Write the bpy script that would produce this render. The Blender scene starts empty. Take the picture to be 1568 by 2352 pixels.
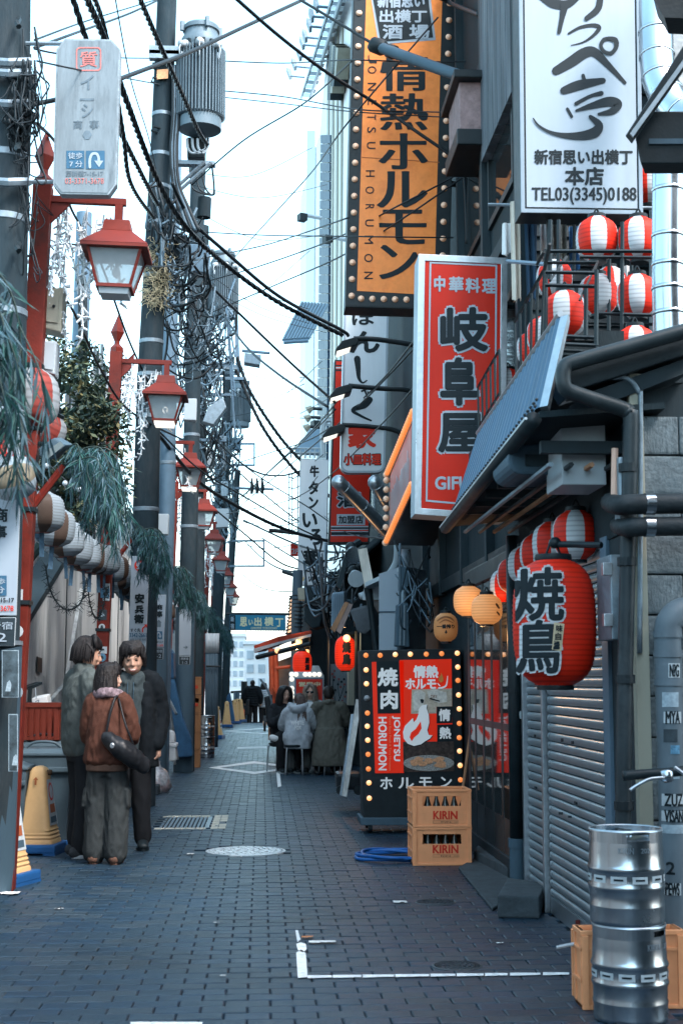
import bpy,bmesh,math,random
from mathutils import Vector,Matrix,noise
rnd=random.Random(7)
S=bpy.context.scene
COL=S.collection
R_=math.radians
# ------------------------------------------------------------------ camera
F=3267.0                       # focal length in units of a 1568 x 2352 picture (50 mm on 36 mm)
EYE=Vector((0,0,1.4))
_a=Vector((600-784,-(1567-1176),-F)).normalized()          # world +Y seen from the camera
_zc=Vector((0,F,-391)).normalized()                            # world +Z
_xc=_a.cross(_zc)
ROT=Matrix(((_xc.x,_a.x,_zc.x),(_xc.y,_a.y,_zc.y),(_xc.z,_a.z,_zc.z)))   # world -> camera
cam=bpy.data.cameras.new('camera')
cam.sensor_fit='VERTICAL';cam.sensor_height=36;cam.sensor_width=24
cam.lens=50*F/3266.7
cam.clip_start=0.1;cam.clip_end=2000
co=bpy.data.objects.new('camera',cam);COL.objects.link(co)
mw=ROT.transposed().to_4x4();mw.translation=EYE
co.matrix_world=mw
S.camera=co
cam.dof.use_dof=True;cam.dof.focus_distance=15.5;cam.dof.aperture_fstop=7
# ------------------------------------------------------------------ world, sun, exposure
SUN_EL,SUN_AZ=R_(50),R_(138)      # azimuth clockwise from +Y
w=bpy.data.worlds.new("World");S.world=w;w.use_nodes=True
nt=w.node_tree
for n in list(nt.nodes):nt.nodes.remove(n)
sky=nt.nodes.new('ShaderNodeTexSky');sky.sky_type='NISHITA';sky.sun_disc=False
sky.sun_elevation=SUN_EL;sky.sun_rotation=SUN_AZ
sky.air_density=1.0;sky.dust_density=2.2;sky.ozone_density=1.5
hs=nt.nodes.new('ShaderNodeHueSaturation');hs.inputs['Saturation'].default_value=.92;hs.inputs['Hue'].default_value=.462
bg=nt.nodes.new('ShaderNodeBackground');bg.inputs[1].default_value=0.15
wo=nt.nodes.new('ShaderNodeOutputWorld')
nt.links.new(sky.outputs[0],hs.inputs['Color']);nt.links.new(hs.outputs[0],bg.inputs[0]);nt.links.new(bg.outputs[0],wo.inputs[0])
sl=bpy.data.lights.new('sun','SUN');sl.energy=0.9;sl.angle=R_(12);sl.color=(1,.97,.93)
so=bpy.data.objects.new('sun',sl);COL.objects.link(so)
sd=Vector((math.sin(SUN_AZ)*math.cos(SUN_EL),math.cos(SUN_AZ)*math.cos(SUN_EL),math.sin(SUN_EL)))
so.rotation_euler=sd.to_track_quat('Z','Y').to_euler()
so.location=(20,-20,40)
S.view_settings.view_transform='Standard';S.view_settings.look='None'
S.view_settings.gamma=1;S.view_settings.use_curve_mapping=False
S.view_settings.exposure=2.45
S.render.engine='CYCLES'
S.cycles.max_bounces=6;S.cycles.diffuse_bounces=3;S.cycles.glossy_bounces=3
S.cycles.transparent_max_bounces=8;S.cycles.sample_clamp_indirect=4

# ------------------------------------------------------------------ helpers
def ray(px,py):
    return ROT.transposed()@Vector(((px-784)/F,-(py-1176)/F,-1))
def P(px,py,Y):
    d=ray(px,py);return EYE+d*(Y/d.y)
def PX(px,py,X):
    d=ray(px,py);return EYE+d*(X/d.x)
def PZ(px,py,z=0):
    d=ray(px,py);return EYE+d*((z-1.4)/d.z)
def planeY(Y):return lambda x,y:P(x,y,Y)
def planeX(X):return lambda x,y:PX(x,y,X)

def M(name,col,rough=.6,metal=0.,var=.2,scale=5.,bump=.12,bs=70.,emit=None,es=1.,dirt=None,damt=.5,dscale=2.5,streak=1.,spec=.22,alpha=None,trans=0.,wpos=False,ribs=0):
    m=bpy.data.materials.new(name);m.use_nodes=True
    t=m.node_tree;b=t.nodes['Principled BSDF'];L=t.links.new
    tc=t.nodes.new('ShaderNodeTexCoord');mp=t.nodes.new('ShaderNodeMapping')
    mp.inputs['Scale'].default_value=(1,1,1/streak);L(t.nodes.new('ShaderNodeNewGeometry').outputs['Position']if wpos else tc.outputs['Object'],mp.inputs[0])
    src=None
    if var>0:
        n=t.nodes.new('ShaderNodeTexNoise');n.inputs['Scale'].default_value=scale;n.inputs['Detail'].default_value=6;n.inputs['Roughness'].default_value=.65
        L(mp.outputs[0],n.inputs['Vector'])
        mr=t.nodes.new('ShaderNodeMapRange');mr.inputs[1].default_value=.3;mr.inputs[2].default_value=.7
        L(n.outputs['Fac'],mr.inputs[0])
        mx=t.nodes.new('ShaderNodeMix');mx.data_type='RGBA'
        mx.inputs[6].default_value=tuple(min(1,c*(1-var))for c in col)+(1,)
        mx.inputs[7].default_value=tuple(min(1,c*(1+var))for c in col)+(1,)
        L(mr.outputs[0],mx.inputs[0]);src=mx.outputs[2]
        if dirt:
            n2=t.nodes.new('ShaderNodeTexNoise');n2.inputs['Scale'].default_value=dscale;n2.inputs['Detail'].default_value=8;n2.inputs['Roughness'].default_value=.7
            L(mp.outputs[0],n2.inputs['Vector'])
            m2=t.nodes.new('ShaderNodeMapRange');m2.inputs[1].default_value=.5;m2.inputs[2].default_value=.72;m2.inputs[4].default_value=damt
            L(n2.outputs['Fac'],m2.inputs[0])
            x2=t.nodes.new('ShaderNodeMix');x2.data_type='RGBA';L(m2.outputs[0],x2.inputs[0]);L(src,x2.inputs[6])
            x2.inputs[7].default_value=tuple(dirt)+(1,);src=x2.outputs[2]
        if ribs:   # dark bands: rib shading painted into the colour, plus wires through the paper
            wv=t.nodes.new('ShaderNodeTexWave');wv.bands_direction='Z';wv.inputs['Scale'].default_value=ribs;wv.inputs['Distortion'].default_value=.3;L(tc.outputs['Object'],wv.inputs['Vector'])
            m3=t.nodes.new('ShaderNodeMapRange');m3.inputs[1].default_value=.55;m3.inputs[3].default_value=0;m3.inputs[4].default_value=.42;L(wv.outputs['Fac'],m3.inputs[0])
            x3=t.nodes.new('ShaderNodeMix');x3.data_type='RGBA';L(m3.outputs[0],x3.inputs[0]);L(src,x3.inputs[6]);x3.inputs[7].default_value=tuple(c*.25 for c in col)+(1,);src=x3.outputs[2]
        L(src,b.inputs['Base Color'])
        r2=t.nodes.new('ShaderNodeMapRange');r2.inputs[3].default_value=max(.02,rough-.12);r2.inputs[4].default_value=min(1,rough+.12)
        L(n.outputs['Fac'],r2.inputs[0]);L(r2.outputs[0],b.inputs['Roughness'])
    else:
        b.inputs['Base Color'].default_value=tuple(col)+(1,);b.inputs['Roughness'].default_value=rough
    b.inputs['Metallic'].default_value=metal
    b.inputs['Specular IOR Level'].default_value=spec
    if trans:b.inputs['Transmission Weight'].default_value=trans
    if alpha is not None:b.inputs['Alpha'].default_value=alpha
    if bump>0:
        nb=t.nodes.new('ShaderNodeTexNoise');nb.inputs['Scale'].default_value=bs;nb.inputs['Detail'].default_value=4
        L(mp.outputs[0],nb.inputs['Vector'])
        bp=t.nodes.new('ShaderNodeBump');bp.inputs['Strength'].default_value=bump;bp.inputs['Distance'].default_value=.01
        L(nb.outputs['Fac'],bp.inputs['Height']);L(bp.outputs[0],b.inputs['Normal'])
    if emit:
        b.inputs['Emission Color'].default_value=tuple(emit)+(1,);b.inputs['Emission Strength'].default_value=es
    return m

class MB:
    def __init__(s):s.v=[];s.f=[];s.mi=[];s.cur=0
    def add(s,vs,fs):
        o=len(s.v);s.v.extend(Vector(v)for v in vs)
        for f in fs:s.f.append(tuple(i+o for i in f));s.mi.append(s.cur)
        return s
    def poly(s,pts):return s.add(pts,[tuple(range(len(pts)))])
    def box(s,c,d,rz=0.,rot=None):
        x,y,z=d[0]/2,d[1]/2,d[2]/2;c=Vector(c)
        m=rot if rot is not None else Matrix.Rotation(rz,3,'Z')
        vs=[c+m@Vector(p)for p in((-x,-y,-z),(x,-y,-z),(x,y,-z),(-x,y,-z),(-x,-y,z),(x,-y,z),(x,y,z),(-x,y,z))]
        return s.add(vs,[(0,3,2,1),(4,5,6,7),(0,1,5,4),(1,2,6,5),(2,3,7,6),(3,0,4,7)])
    def bb(s,x0,x1,y0,y1,z0,z1):return s.box(((x0+x1)/2,(y0+y1)/2,(z0+z1)/2),(abs(x1-x0),abs(y1-y0),abs(z1-z0)))
    def prism(s,pts,vec):
        n=len(pts);vec=Vector(vec);pts=[Vector(p)for p in pts]
        fs=[tuple(range(n)),tuple(range(2*n-1,n-1,-1))]+[(i,n+i,n+(i+1)%n,(i+1)%n)for i in range(n)]
        return s.add(pts+[p+vec for p in pts],fs)
    def ring(s,outer,inner,vec):
        n=len(outer);vec=Vector(vec);o=[Vector(p)for p in outer];i_=[Vector(p)for p in inner]
        vs=o+i_+[p+vec for p in o]+[p+vec for p in i_];fs=[]
        for k in range(n):
            j=(k+1)%n
            fs+=[(k,j,n+j,n+k),(2*n+k,3*n+k,3*n+j,2*n+j),(k,2*n+k,2*n+j,j),(n+k,n+j,3*n+j,3*n+k)]
        return s.add(vs,fs)
    def tube(s,pts,r,seg=6,caps=True,ell=None):
        pts=[Vector(p)for p in pts];n=len(pts)
        rs=r if isinstance(r,(list,tuple))else[r]*n
        vs=[];fs=[];up=None
        for i,p in enumerate(pts):
            t=(pts[min(n-1,i+1)]-pts[max(0,i-1)])
            if t.length<1e-9:t=Vector((0,0,1))
            t.normalize()
            if up is None:up=Vector((0,0,1))if abs(t.z)<.95 else Vector((0,1,0))
            a=t.cross(up)
            if a.length<1e-6:a=t.cross(Vector((1,0,0)))
            a.normalize();b=a.cross(t);b.normalize();up=b
            e=rs[i]if isinstance(rs[i],tuple)else(rs[i],rs[i])
            for k in range(seg):
                an=2*math.pi*k/seg
                vs.append(p+a*(math.cos(an)*e[0])+b*(math.sin(an)*e[1]))
        for i in range(n-1):
            for k in range(seg):
                k2=(k+1)%seg
                fs.append((i*seg+k,i*seg+k2,(i+1)*seg+k2,(i+1)*seg+k))
        if caps:fs+=[tuple(range(seg-1,-1,-1)),tuple((n-1)*seg+k for k in range(seg))]
        return s.add(vs,fs)
    def lathe(s,c,prof,seg=24,axis='Z',rot=None,caps=True):
        c=Vector(c);vs=[];fs=[];n=len(prof)
        for r,z in prof:
            for k in range(seg):
                a=2*math.pi*k/seg
                p=Vector((r*math.cos(a),r*math.sin(a),z))
                if axis=='Y':p=Vector((p.x,p.z,-p.y))
                if axis=='X':p=Vector((p.z,p.y,-p.x))
                if rot is not None:p=rot@p
                vs.append(c+p)
        for i in range(n-1):
            for k in range(seg):
                k2=(k+1)%seg
                fs.append((i*seg+k,i*seg+k2,(i+1)*seg+k2,(i+1)*seg+k))
        if caps:fs+=[tuple(range(seg-1,-1,-1)),tuple((n-1)*seg+k for k in range(seg))]
        return s.add(vs,fs)
    def ball(s,c,r,nu=12,nv=8,rot=None):
        r=r if isinstance(r,(tuple,list))else(r,r,r);c=Vector(c)
        vs=[];fs=[]
        for j in range(nv+1):
            th=math.pi*j/nv
            for k in range(nu):
                a=2*math.pi*k/nu
                p=Vector((r[0]*math.sin(th)*math.cos(a),r[1]*math.sin(th)*math.sin(a),r[2]*math.cos(th)))
                if rot is not None:p=rot@p
                vs.append(c+p)
        for j in range(nv):
            for k in range(nu):
                k2=(k+1)%nu
                fs.append((j*nu+k,(j+1)*nu+k,(j+1)*nu+k2,j*nu+k2))
        return s.add(vs,fs)
    def build(s,name,mat,parent=None,smooth=False,loc=None,bev=0,kind=None,label=None):
        if parent is not None:o_=org(parent)
        elif loc is not None:o_=Vector(loc)
        elif s.v:
            xs=[v.x for v in s.v];ys=[v.y for v in s.v];zs=[v.z for v in s.v]
            o_=Vector(((min(xs)+max(xs))/2,(min(ys)+max(ys))/2,min(zs)))
        else:o_=Vector()
        me=bpy.data.meshes.new(name)
        me.from_pydata([v-o_ for v in s.v],[],s.f)
        mats=mat if isinstance(mat,(list,tuple))else[mat]
        for m in mats:me.materials.append(m)
        if len(mats)>1:me.polygons.foreach_set('material_index',s.mi)
        if bev:
            bm=bmesh.new();bm.from_mesh(me)
            bmesh.ops.remove_doubles(bm,verts=bm.verts,dist=1e-5)
            es=[e for e in bm.edges if len(e.link_faces)==2 and e.calc_face_angle(0)>.6]
            bmesh.ops.bevel(bm,geom=es,offset=bev,segments=2,affect='EDGES',profile=.6)
            bm.to_mesh(me);bm.free()
        if smooth:
            me.polygons.foreach_set('use_smooth',[True]*len(me.polygons))
            if smooth=='auto':
                me.set_sharp_from_angle(angle=R_(38))
        me.update()
        o=bpy.data.objects.new(name,me);COL.objects.link(o)
        if parent is not None:o.parent=parent
        else:o.location=o_
        if kind:o['kind']=kind
        if label:o['label']=label
        return o

def org(o):
    p=Vector(o.location)
    while o.parent is not None:o=o.parent;p+=o.location
    return p
def thing(name,label,cat,loc=(0,0,0),group=None):
    o=bpy.data.objects.new(name,None);COL.objects.link(o);o.location=loc;o.empty_display_size=.1
    o['label']=label;o['category']=cat
    if group:o['group']=group
    return o
def tag(o,label,cat,group=None):
    o['label']=label;o['category']=cat
    if group:o['group']=group
    return o
def copy_tree(o,loc=None,rz=None,label=None,parent=None):
    c=o.copy();COL.objects.link(c)
    if parent is not None:c.parent=parent
    if loc is not None:c.location=loc
    if rz is not None:c.rotation_euler=(0,0,rz)
    if label:c['label']=label
    for ch in list(o.children):copy_tree(ch,parent=c)
    return c
def cr(pts,n=8):
    """smooth curve through points"""
    pts=[Vector(p)for p in pts];out=[]
    for i in range(len(pts)-1):
        p0=pts[max(0,i-1)];p1=pts[i];p2=pts[i+1];p3=pts[min(len(pts)-1,i+2)]
        for k in range(n):
            t=k/n
            out.append(.5*((2*p1)+(p2-p0)*t+(2*p0-5*p1+4*p2-p3)*t*t+(3*p1-p0-3*p2+p3)*t**3))
    out.append(pts[-1]);return out
def rect(x0,y0,x1,y1):return[(x0,y0),(x1,y0),(x1,y1),(x0,y1)]
def on(pl,pts):return[pl(*p)for p in pts]
def inset(poly,d):
    """shrink a pixel polygon towards its inside by d (convex, any order)"""
    n=len(poly);cx=sum(p[0]for p in poly)/n;cy=sum(p[1]for p in poly)/n;out=[]
    ar=sum(poly[i][0]*poly[(i+1)%n][1]-poly[(i+1)%n][0]*poly[i][1]for i in range(n));sg=1 if ar>0 else-1
    for i in range(n):
        a,b,c=Vector(poly[i-1]),Vector(poly[i]),Vector(poly[(i+1)%n])
        e1=(b-a).normalized();e2=(c-b).normalized()
        n1=Vector((-e1.y,e1.x))*sg;n2=Vector((-e2.y,e2.x))*sg
        m=(n1+n2);m=m/max(.2,m.length_squared)*2
        out.append((b.x+m.x*d,b.y+m.y*d))
    return out
def rrect(x0,y0,x1,y1,r,n=5):
    out=[]
    for cx,cy,a0 in((x1-r,y0+r,-90),(x1-r,y1-r,0),(x0+r,y1-r,90),(x0+r,y0+r,180)):
        for k in range(n+1):
            a=R_(a0+90*k/n);out.append((cx+r*math.cos(a),cy+r*math.sin(a)))
    return out
_gl={}
def glyph(body,off):
    k=(body,off)
    if k not in _gl:
        c=bpy.data.curves.new('t','FONT');c.body=body;c.size=1;c.offset=off;c.resolution_u=3
        o=bpy.data.objects.new('t',c);me=bpy.data.meshes.new_from_object(o)
        vs=[(v.co.x,v.co.y)for v in me.vertices];fs=[tuple(p.vertices)for p in me.polygons]
        bpy.data.objects.remove(o);bpy.data.curves.remove(c);bpy.data.meshes.remove(me)
        xs=[v[0]for v in vs]or[0,1];ys=[v[1]for v in vs]or[0,1]
        x0,x1,y0,y1=min(xs),max(xs),min(ys),max(ys)
        _gl[k]=([((x-x0)/max(1e-6,x1-x0),(y-y0)/max(1e-6,y1-y0))for x,y in vs],fs,(x1-x0)/max(1e-6,y1-y0))
    return _gl[k]
def text(mb,body,r,pl,off=.012,rot=0,sx=None):
    # bold faces are built from shifted copies, each a hair in front of the last
    vs,fs,asp=glyph(body,0);bold_copies(mb,vs,fs,r,pl,off,rot,sx);return mb
def bold_copies(mb,vs,fs,r,pl,off,rot=0,sx=None):
    x0,y0,x1,y1=r;em=(x1-x0)if rot==90 else(y1-y0);b=off*em*1.05
    bx_,by=(b*sx*.8,b*.7)if sx else(b,b)
    sh=[(0,0)]if b<.05 else[(math.cos(a)*bx_,math.sin(a)*by)for a in[k*math.pi/4+.2 for k in range(8)]]+([(0,0)]if b>1.2 or sx else[])
    if b<.05:bx_=by=0
    x0,x1,y0,y1=x0+bx_,x1-bx_,y0+by,y1-by
    for k,(dx,dy)in enumerate(sh):
        out=[]
        for u,v in vs:
            q=(x0+v*(x1-x0),y0+u*(y1-y0))if rot==90 else(x0+u*(x1-x0),y1-v*(y1-y0))
            p=pl(q[0]+dx,q[1]+dy);p=p+(EYE-p).normalized()*.0002*k;out.append(p)
        mb.add(out,fs)
def brush(mb,pts,pl):
    """ribbon with changing width through pixel points (x, y, w)"""
    pl0=pl;kk=len(mb.v)%37
    def pl(x,y):
        p=pl0(x,y);return p+(EYE-p).normalized()*.00012*kk
    c=cr([Vector(p)for p in pts],7);n=len(c);L=[];R=[]
    for i,p in enumerate(c):
        t=Vector((c[min(n-1,i+1)].x-c[max(0,i-1)].x,c[min(n-1,i+1)].y-c[max(0,i-1)].y))
        if t.length<1e-6:t=Vector((1,0))
        t.normalize();wv=max(.3,p.z)/2
        L.append(pl(p.x-t.y*wv,p.y+t.x*wv));R.append(pl(p.x+t.y*wv,p.y-t.x*wv))
    mb.add(L+R,[(i,i+1,n+i+1,n+i)for i in range(n-1)])
    for e in(0,n-1):   # round ends
        q=c[e];kk+=5;mb.poly([pl(q.x+math.cos(a)*q.z/2,q.y+math.sin(a)*q.z/2)for a in[k*math.pi/4 for k in range(8)]])
    return mb
def flat(name,pts,pl,mat,parent):
    return MB().poly(on(pl,pts)).build(name,mat,parent)

# ------------------------------------------------------------------ materials
INK=M('ink',(.006,.014,.019),.6,var=0,bump=0,spec=.2)
WHITEP=M('white_print',(.62,.64,.64),.5,var=0,bump=0,emit=(.9,.95,1),es=.03)
REDB=M('backlit_red',(.5,.022,.007),.4,var=0,bump=0,emit=(1,.03,.008),es=.055)
REDP=M('red_print',(.55,.03,.015),.5,var=0,bump=0)
SIGNW=M('sign_white',(.275,.335,.39),.4,var=.05,scale=3,bump=0,dirt=(.2,.25,.29),damt=.45,streak=5)
SIGNWD=M('sign_white_weathered',(.155,.195,.22),.55,var=.3,scale=6,bump=.05,dirt=(.035,.047,.056),damt=.9,dscale=5,streak=5)
SIGNR=M('sign_red',(.42,.013,.003),.4,var=.08,scale=3,bump=0,dirt=(.36,.02,.008),damt=.4,streak=3)
SIGNO=M('sign_orange',(.78,.23,.05),.4,var=.12,scale=7,bump=.03,dirt=(.55,.12,.02),damt=.5,dscale=6)
BLACKM=M('black_metal',(.009,.016,.02),.45,var=.3,scale=8,dirt=(.026,.034,.038),damt=.5)
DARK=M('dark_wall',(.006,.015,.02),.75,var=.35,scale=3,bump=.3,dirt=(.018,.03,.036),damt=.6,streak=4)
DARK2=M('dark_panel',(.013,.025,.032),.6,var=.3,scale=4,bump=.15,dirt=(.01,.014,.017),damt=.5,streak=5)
ALU=M('aluminium',(.4,.45,.49),.32,metal=.85,var=.12,scale=20,bump=.05)
STEEL=M('stainless_steel',(.42,.47,.51),.24,metal=1,var=.05,scale=3,bump=.008,bs=200)
GALV=M('galvanised_steel',(.19,.245,.285),.48,metal=.5,var=.25,scale=18,bump=.05,dirt=(.1,.13,.155),damt=.5)
REDPT=M('red_paint_worn',(.12,.014,.008),.55,var=.25,scale=6,bump=.15,dirt=(.03,.014,.012),damt=.95,dscale=3.5)
LAMPRED=M('lamp_red',(.135,.018,.012),.5,var=.15,scale=9,bump=.05,dirt=(.12,.022,.02),damt=.5,dscale=7)
CONC=M('concrete_pole',(.014,.027,.035),.85,var=.3,scale=9,bump=.3,dirt=(.05,.06,.066),damt=.7,streak=4)
WALLC=M('concrete_wall',(.46,.48,.48),.9,var=.15,scale=3,bump=.5,bs=45,dirt=(.1,.115,.12),damt=.85,dscale=2.6,streak=8)
STONE=M('rough_concrete',(.32,.35,.36),.95,var=.35,scale=7,bump=.9,bs=16,dirt=(.14,.15,.15),damt=.7)
BLUEGR=M('blue_grey_paint',(.05,.09,.122),.6,var=.15,scale=5,bump=.15,dirt=(.028,.048,.062),damt=.6,streak=4)
CABLE=M('cable_black',(.012,.019,.024),.5,var=0,bump=0)
CABLEG=M('cable_grey',(.09,.14,.18),.5,var=0,bump=0)
BOXW=M('box_white',(.33,.385,.42),.5,var=.1,bump=.03,dirt=(.3,.33,.35),damt=.5,streak=4)
BOXC=M('box_cream',(.3,.3,.245),.55,var=.15,bump=.05,dirt=(.2,.19,.15),damt=.6,streak=3)
BLUEST=M('blue_grey_steel',(.1,.165,.225),.45,metal=.2,var=.15,bump=.05,dirt=(.1,.14,.17),damt=.5)
YEL=M('crate_plastic',(.74,.32,.15),.5,var=.08,scale=8,bump=.06,dirt=(.5,.24,.1),damt=.4)
BULB=M('bulb_warm',(.6,.25,.1),.3,var=0,bump=0,emit=(1,.28,.07),es=.16)
BULBHOT=M('bulb_hot',(1,.8,.6),.3,var=0,bump=0,emit=(1,.4,.13),es=.3)
BULBOFF=M('bulb_off',(.75,.5,.36),.25,var=.1,scale=40,bump=.1,emit=(1,.5,.25),es=.015)
BULBW=M('bulb_white',(.9,.9,.85),.3,var=0,bump=0,emit=(1,.93,.8),es=.2)
GLASSD=M('dark_glass',(.015,.02,.022),.04,var=0,bump=0,spec=.9)
GLASSB=M('blue_glass',(.006,.03,.065),.5,var=.3,scale=1.5,bump=0,spec=.15)
HOSE=M('blue_hose',(.015,.1,.32),.35,var=.1,bump=.02)
BLUEP=M('blue_plastic',(.012,.07,.2),.45,var=.15,bump=.05)
TARP=M('blue_tarp',(.025,.085,.17),.55,var=.3,scale=6,bump=.4,bs=14)
TANP=M('tan_plastic',(.5,.32,.15),.5,var=.1,scale=6,bump=.08,dirt=(.34,.18,.09),damt=.5)
BINP=M('bin_plastic',(.055,.085,.105),.5,var=.15,bump=.06,dirt=(.06,.08,.1),damt=.5)
WOOD=M('wood',(.3,.16,.09),.7,var=.3,scale=12,bump=.2,streak=6)
PAINTW=M('road_paint',(.72,.74,.74),.7,var=.15,scale=20,bump=.2,dirt=(.28,.3,.32),damt=.8,dscale=16)
# ================================================================== SETTING: ground, pavement
ASPH=M('asphalt',(.05,.055,.06),.9,var=.3,scale=9,bump=.4,bs=120)
PAV=[M('paver_grey',(.013,.031,.05),.4,spec=.34,wpos=True,var=.25,scale=14,bump=.35,bs=160,dirt=(.009,.017,.023),damt=.9,dscale=.9),
       M('paver_slate',(.009,.028,.052),.37,spec=.34,wpos=True,var=.25,scale=14,bump=.35,bs=160,dirt=(.008,.016,.024),damt=.9,dscale=.9),
       M('paver_light',(.021,.038,.054),.42,spec=.34,wpos=True,var=.25,scale=14,bump=.35,bs=160,dirt=(.012,.02,.026),damt=.9,dscale=.9)]
mb=MB()
ys=[-60,51,78,900];zs=[-.06,-.06,-1.45,-1.45]
for i in range(3):
    mb.poly([(-400,ys[i],zs[i]),(400,ys[i],zs[i]),(400,ys[i+1],zs[i+1]),(-400,ys[i+1],zs[i+1])])
mb.build('ground',ASPH,kind='structure')
mb=MB()
pv_y=[2.5,50,56,78,130];pv_z=[-.014,-.014,-.13,-1.43,-1.44]
for i in range(4):
    mb.poly([(-2.4,pv_y[i],pv_z[i]),(1.85,pv_y[i],pv_z[i]),(1.85,pv_y[i+1],pv_z[i+1]),(-2.4,pv_y[i+1],pv_z[i+1])])
pavement=mb.build('pavement',M('paver_joint',(.008,.015,.02),.9,var=.2,bump=.2),kind='structure',loc=(0,0,0))
def paver_geo(x,y,sx,sy,z,tx,ty):
    c=.006;g=.002
    x0,x1,y0,y1=x-sx/2+g,x+sx/2-g,y-sy/2+g,y+sy/2-g
    def zz(a,b):return z+(a-x)*tx+(b-y)*ty
    vs=[(x0,y0,-.02),(x1,y0,-.02),(x1,y1,-.02),(x0,y1,-.02)]
    vs+=[(a,b,zz(a,b)-.004)for a,b in((x0,y0),(x1,y0),(x1,y1),(x0,y1))]
    vs+=[(a,b,zz(a,b))for a,b in((x0+c,y0+c),(x1-c,y0+c),(x1-c,y1-c),(x0+c,y1-c))]
    fs=[(8,9,10,11)]
    for k in range(4):
        j=(k+1)%4;fs+=[(4+k,4+j,8+j,8+k),(k,j,4+j,4+k)]
    return vs,fs
PR=random.Random(3)
meshes=[]
for k in range(12):   # shared meshes for the single pavers
    vs,fs=paver_geo(0,0,.2,.12,0,PR.uniform(-.012,.012),PR.uniform(-.012,.012))
    me=bpy.data.meshes.new('paver');me.from_pydata(vs,[],fs);me.materials.append(PAV[(0,0,1,0,2,1)[k%6]]);meshes.append(me)
rest=MB();cand=[]
row=0;y=4.2
drain=lambda x,y:(-1.0<x<-.48 and 13.95<y<15.45)
while y<50:
    x=-2.35+(.1 if row%2 else 0)
    while x<1.8:
        if not(abs(x-(-.12))<.36 and abs(y-12.18)<.36 and(x+.12)**2+(y-12.18)**2<.1156)and not drain(x,y):
            cand.append((x,y))
        x+=.2
    y+=.12;row+=1
def inview(x,y):
    px=600+x*F/y;return-30<px<1600 and y>5.7
near=sorted([c for c in cand if inview(*c)],key=lambda c:c[1])[:300]
ns=set(near)
for x,y in near:
    o=bpy.data.objects.new('paver',PR.choice(meshes));COL.objects.link(o);o.parent=pavement
    o.location=(x,y,PR.uniform(-.0025,.0015));o.rotation_euler=(0,0,PR.choice((0,math.pi))+PR.uniform(-.006,.006))
for x,y in cand:
    if(x,y)in ns or y<4:continue
    rest.cur=PR.choice((0,0,0,1,1,2))
    vs,fs=paver_geo(x,y,.2,.12,PR.uniform(-.0025,.0015),PR.uniform(-.012,.012),PR.uniform(-.012,.012));rest.add(vs,fs)
o=rest.build('pavers',PAV,pavement,kind='stuff')

# painted marks on the pavement: each its own sheet
def paint(name,label,pts,cat='road marking',grp='white paint on the pavement',px=True,z=.004):
    p=[PZ(*q,z)for q in pts]if px else[Vector((a,b,z))for a,b in pts]
    o=MB().poly(p).build(name,PAINTW,pavement);return o
paint('painted_corner','',[(680,2188),(692,2180),(702,2190),(706,2244),(684,2246)])
paint('painted_corner_stub','',[(678,2136),(684,2136),(690,2158),(683,2164)])
paint('painted_corner_blot','',[(680,2168),(690,2164),(702,2168),(704,2180),(696,2188),(684,2182)])
for a,b in((706,762),(764,830),(833,905),(907,985),(988,1045),(1048,1110),(1113,1165),(1170,1240),(1246,1306)):
    ya=2243-(a-706)*.0125;yb=2243-(b-706)*.0125
    paint('painted_line','',[(a,ya-3.2),(b,yb-2.4),(b,yb+2.6),(a,ya+3.6)])
paint('painted_line','',[(300,2347),(465,2347),(465,2356),(300,2356)])
# white lozenge outlines further up the alley
def lozenge(x0,x1,y0,y1,t):
    cx,cy=(x0+x1)/2,(y0+y1)/2
    o_=[(x0,cy),(cx,y0),(x1,cy),(cx,y1)];i_=[(x0+t*5,cy),(cx,y0+t),(x1-t*5,cy),(cx,y1-t)]
    mb=MB()
    for k in range(4):
        j=(k+1)%4;mb.poly([PZ(*q,.004)for q in(o_[k],o_[j],i_[j],i_[k])])
    mb.build('painted_lozenge',PAINTW,pavement)
lozenge(478,690,1748,1778,5.5);lozenge(512,690,1672,1686,2.8)
paint('painted_line','',[(545,1716),(612,1714),(614,1719),(545,1720)])
paint('painted_line','',[(633,1765),(641,1764),(646,1806),(638,1808)])
# drain grate with cream blocks
CREAM=M('cream_paver',(.48,.46,.38),.7,var=.2,scale=12,bump=.2,dirt=(.3,.3,.27),damt=.5)
dr=thing('drain_grate','steel drain grate framed in cream blocks beside the standing trio','drain grate',(-.75,14.6,0))
mb=MB();mb.bb(-1.0,-.5,14.15,15.25,-.03,-.018);mb.build('pit',DARK,dr)
for k in range(11):MB().bb(-.98+k*.04,-.955+k*.04,14.15,15.25,-.014,-.002).build('bar',GALV,dr)
for k in range(5):
    for yy in(14.06,15.34):MB().bb(-1.02+k*.1,-.925+k*.1,yy-.055,yy+.055,-.02,.001).build('cream_block',CREAM,dr,bev=.004)
MB().bb(-.54,-.5,14.15,15.25,-.02,.0).build('frame',ALU,dr)
for k in range(6):
    for q in range(2):
        if(k,q)!=(2,1):MB().bb(-.48+q*.075,-.41+q*.075,14.02+k*.235,14.23+k*.235,-.02,.001).build('cream_block',CREAM,dr,bev=.004)
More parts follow.
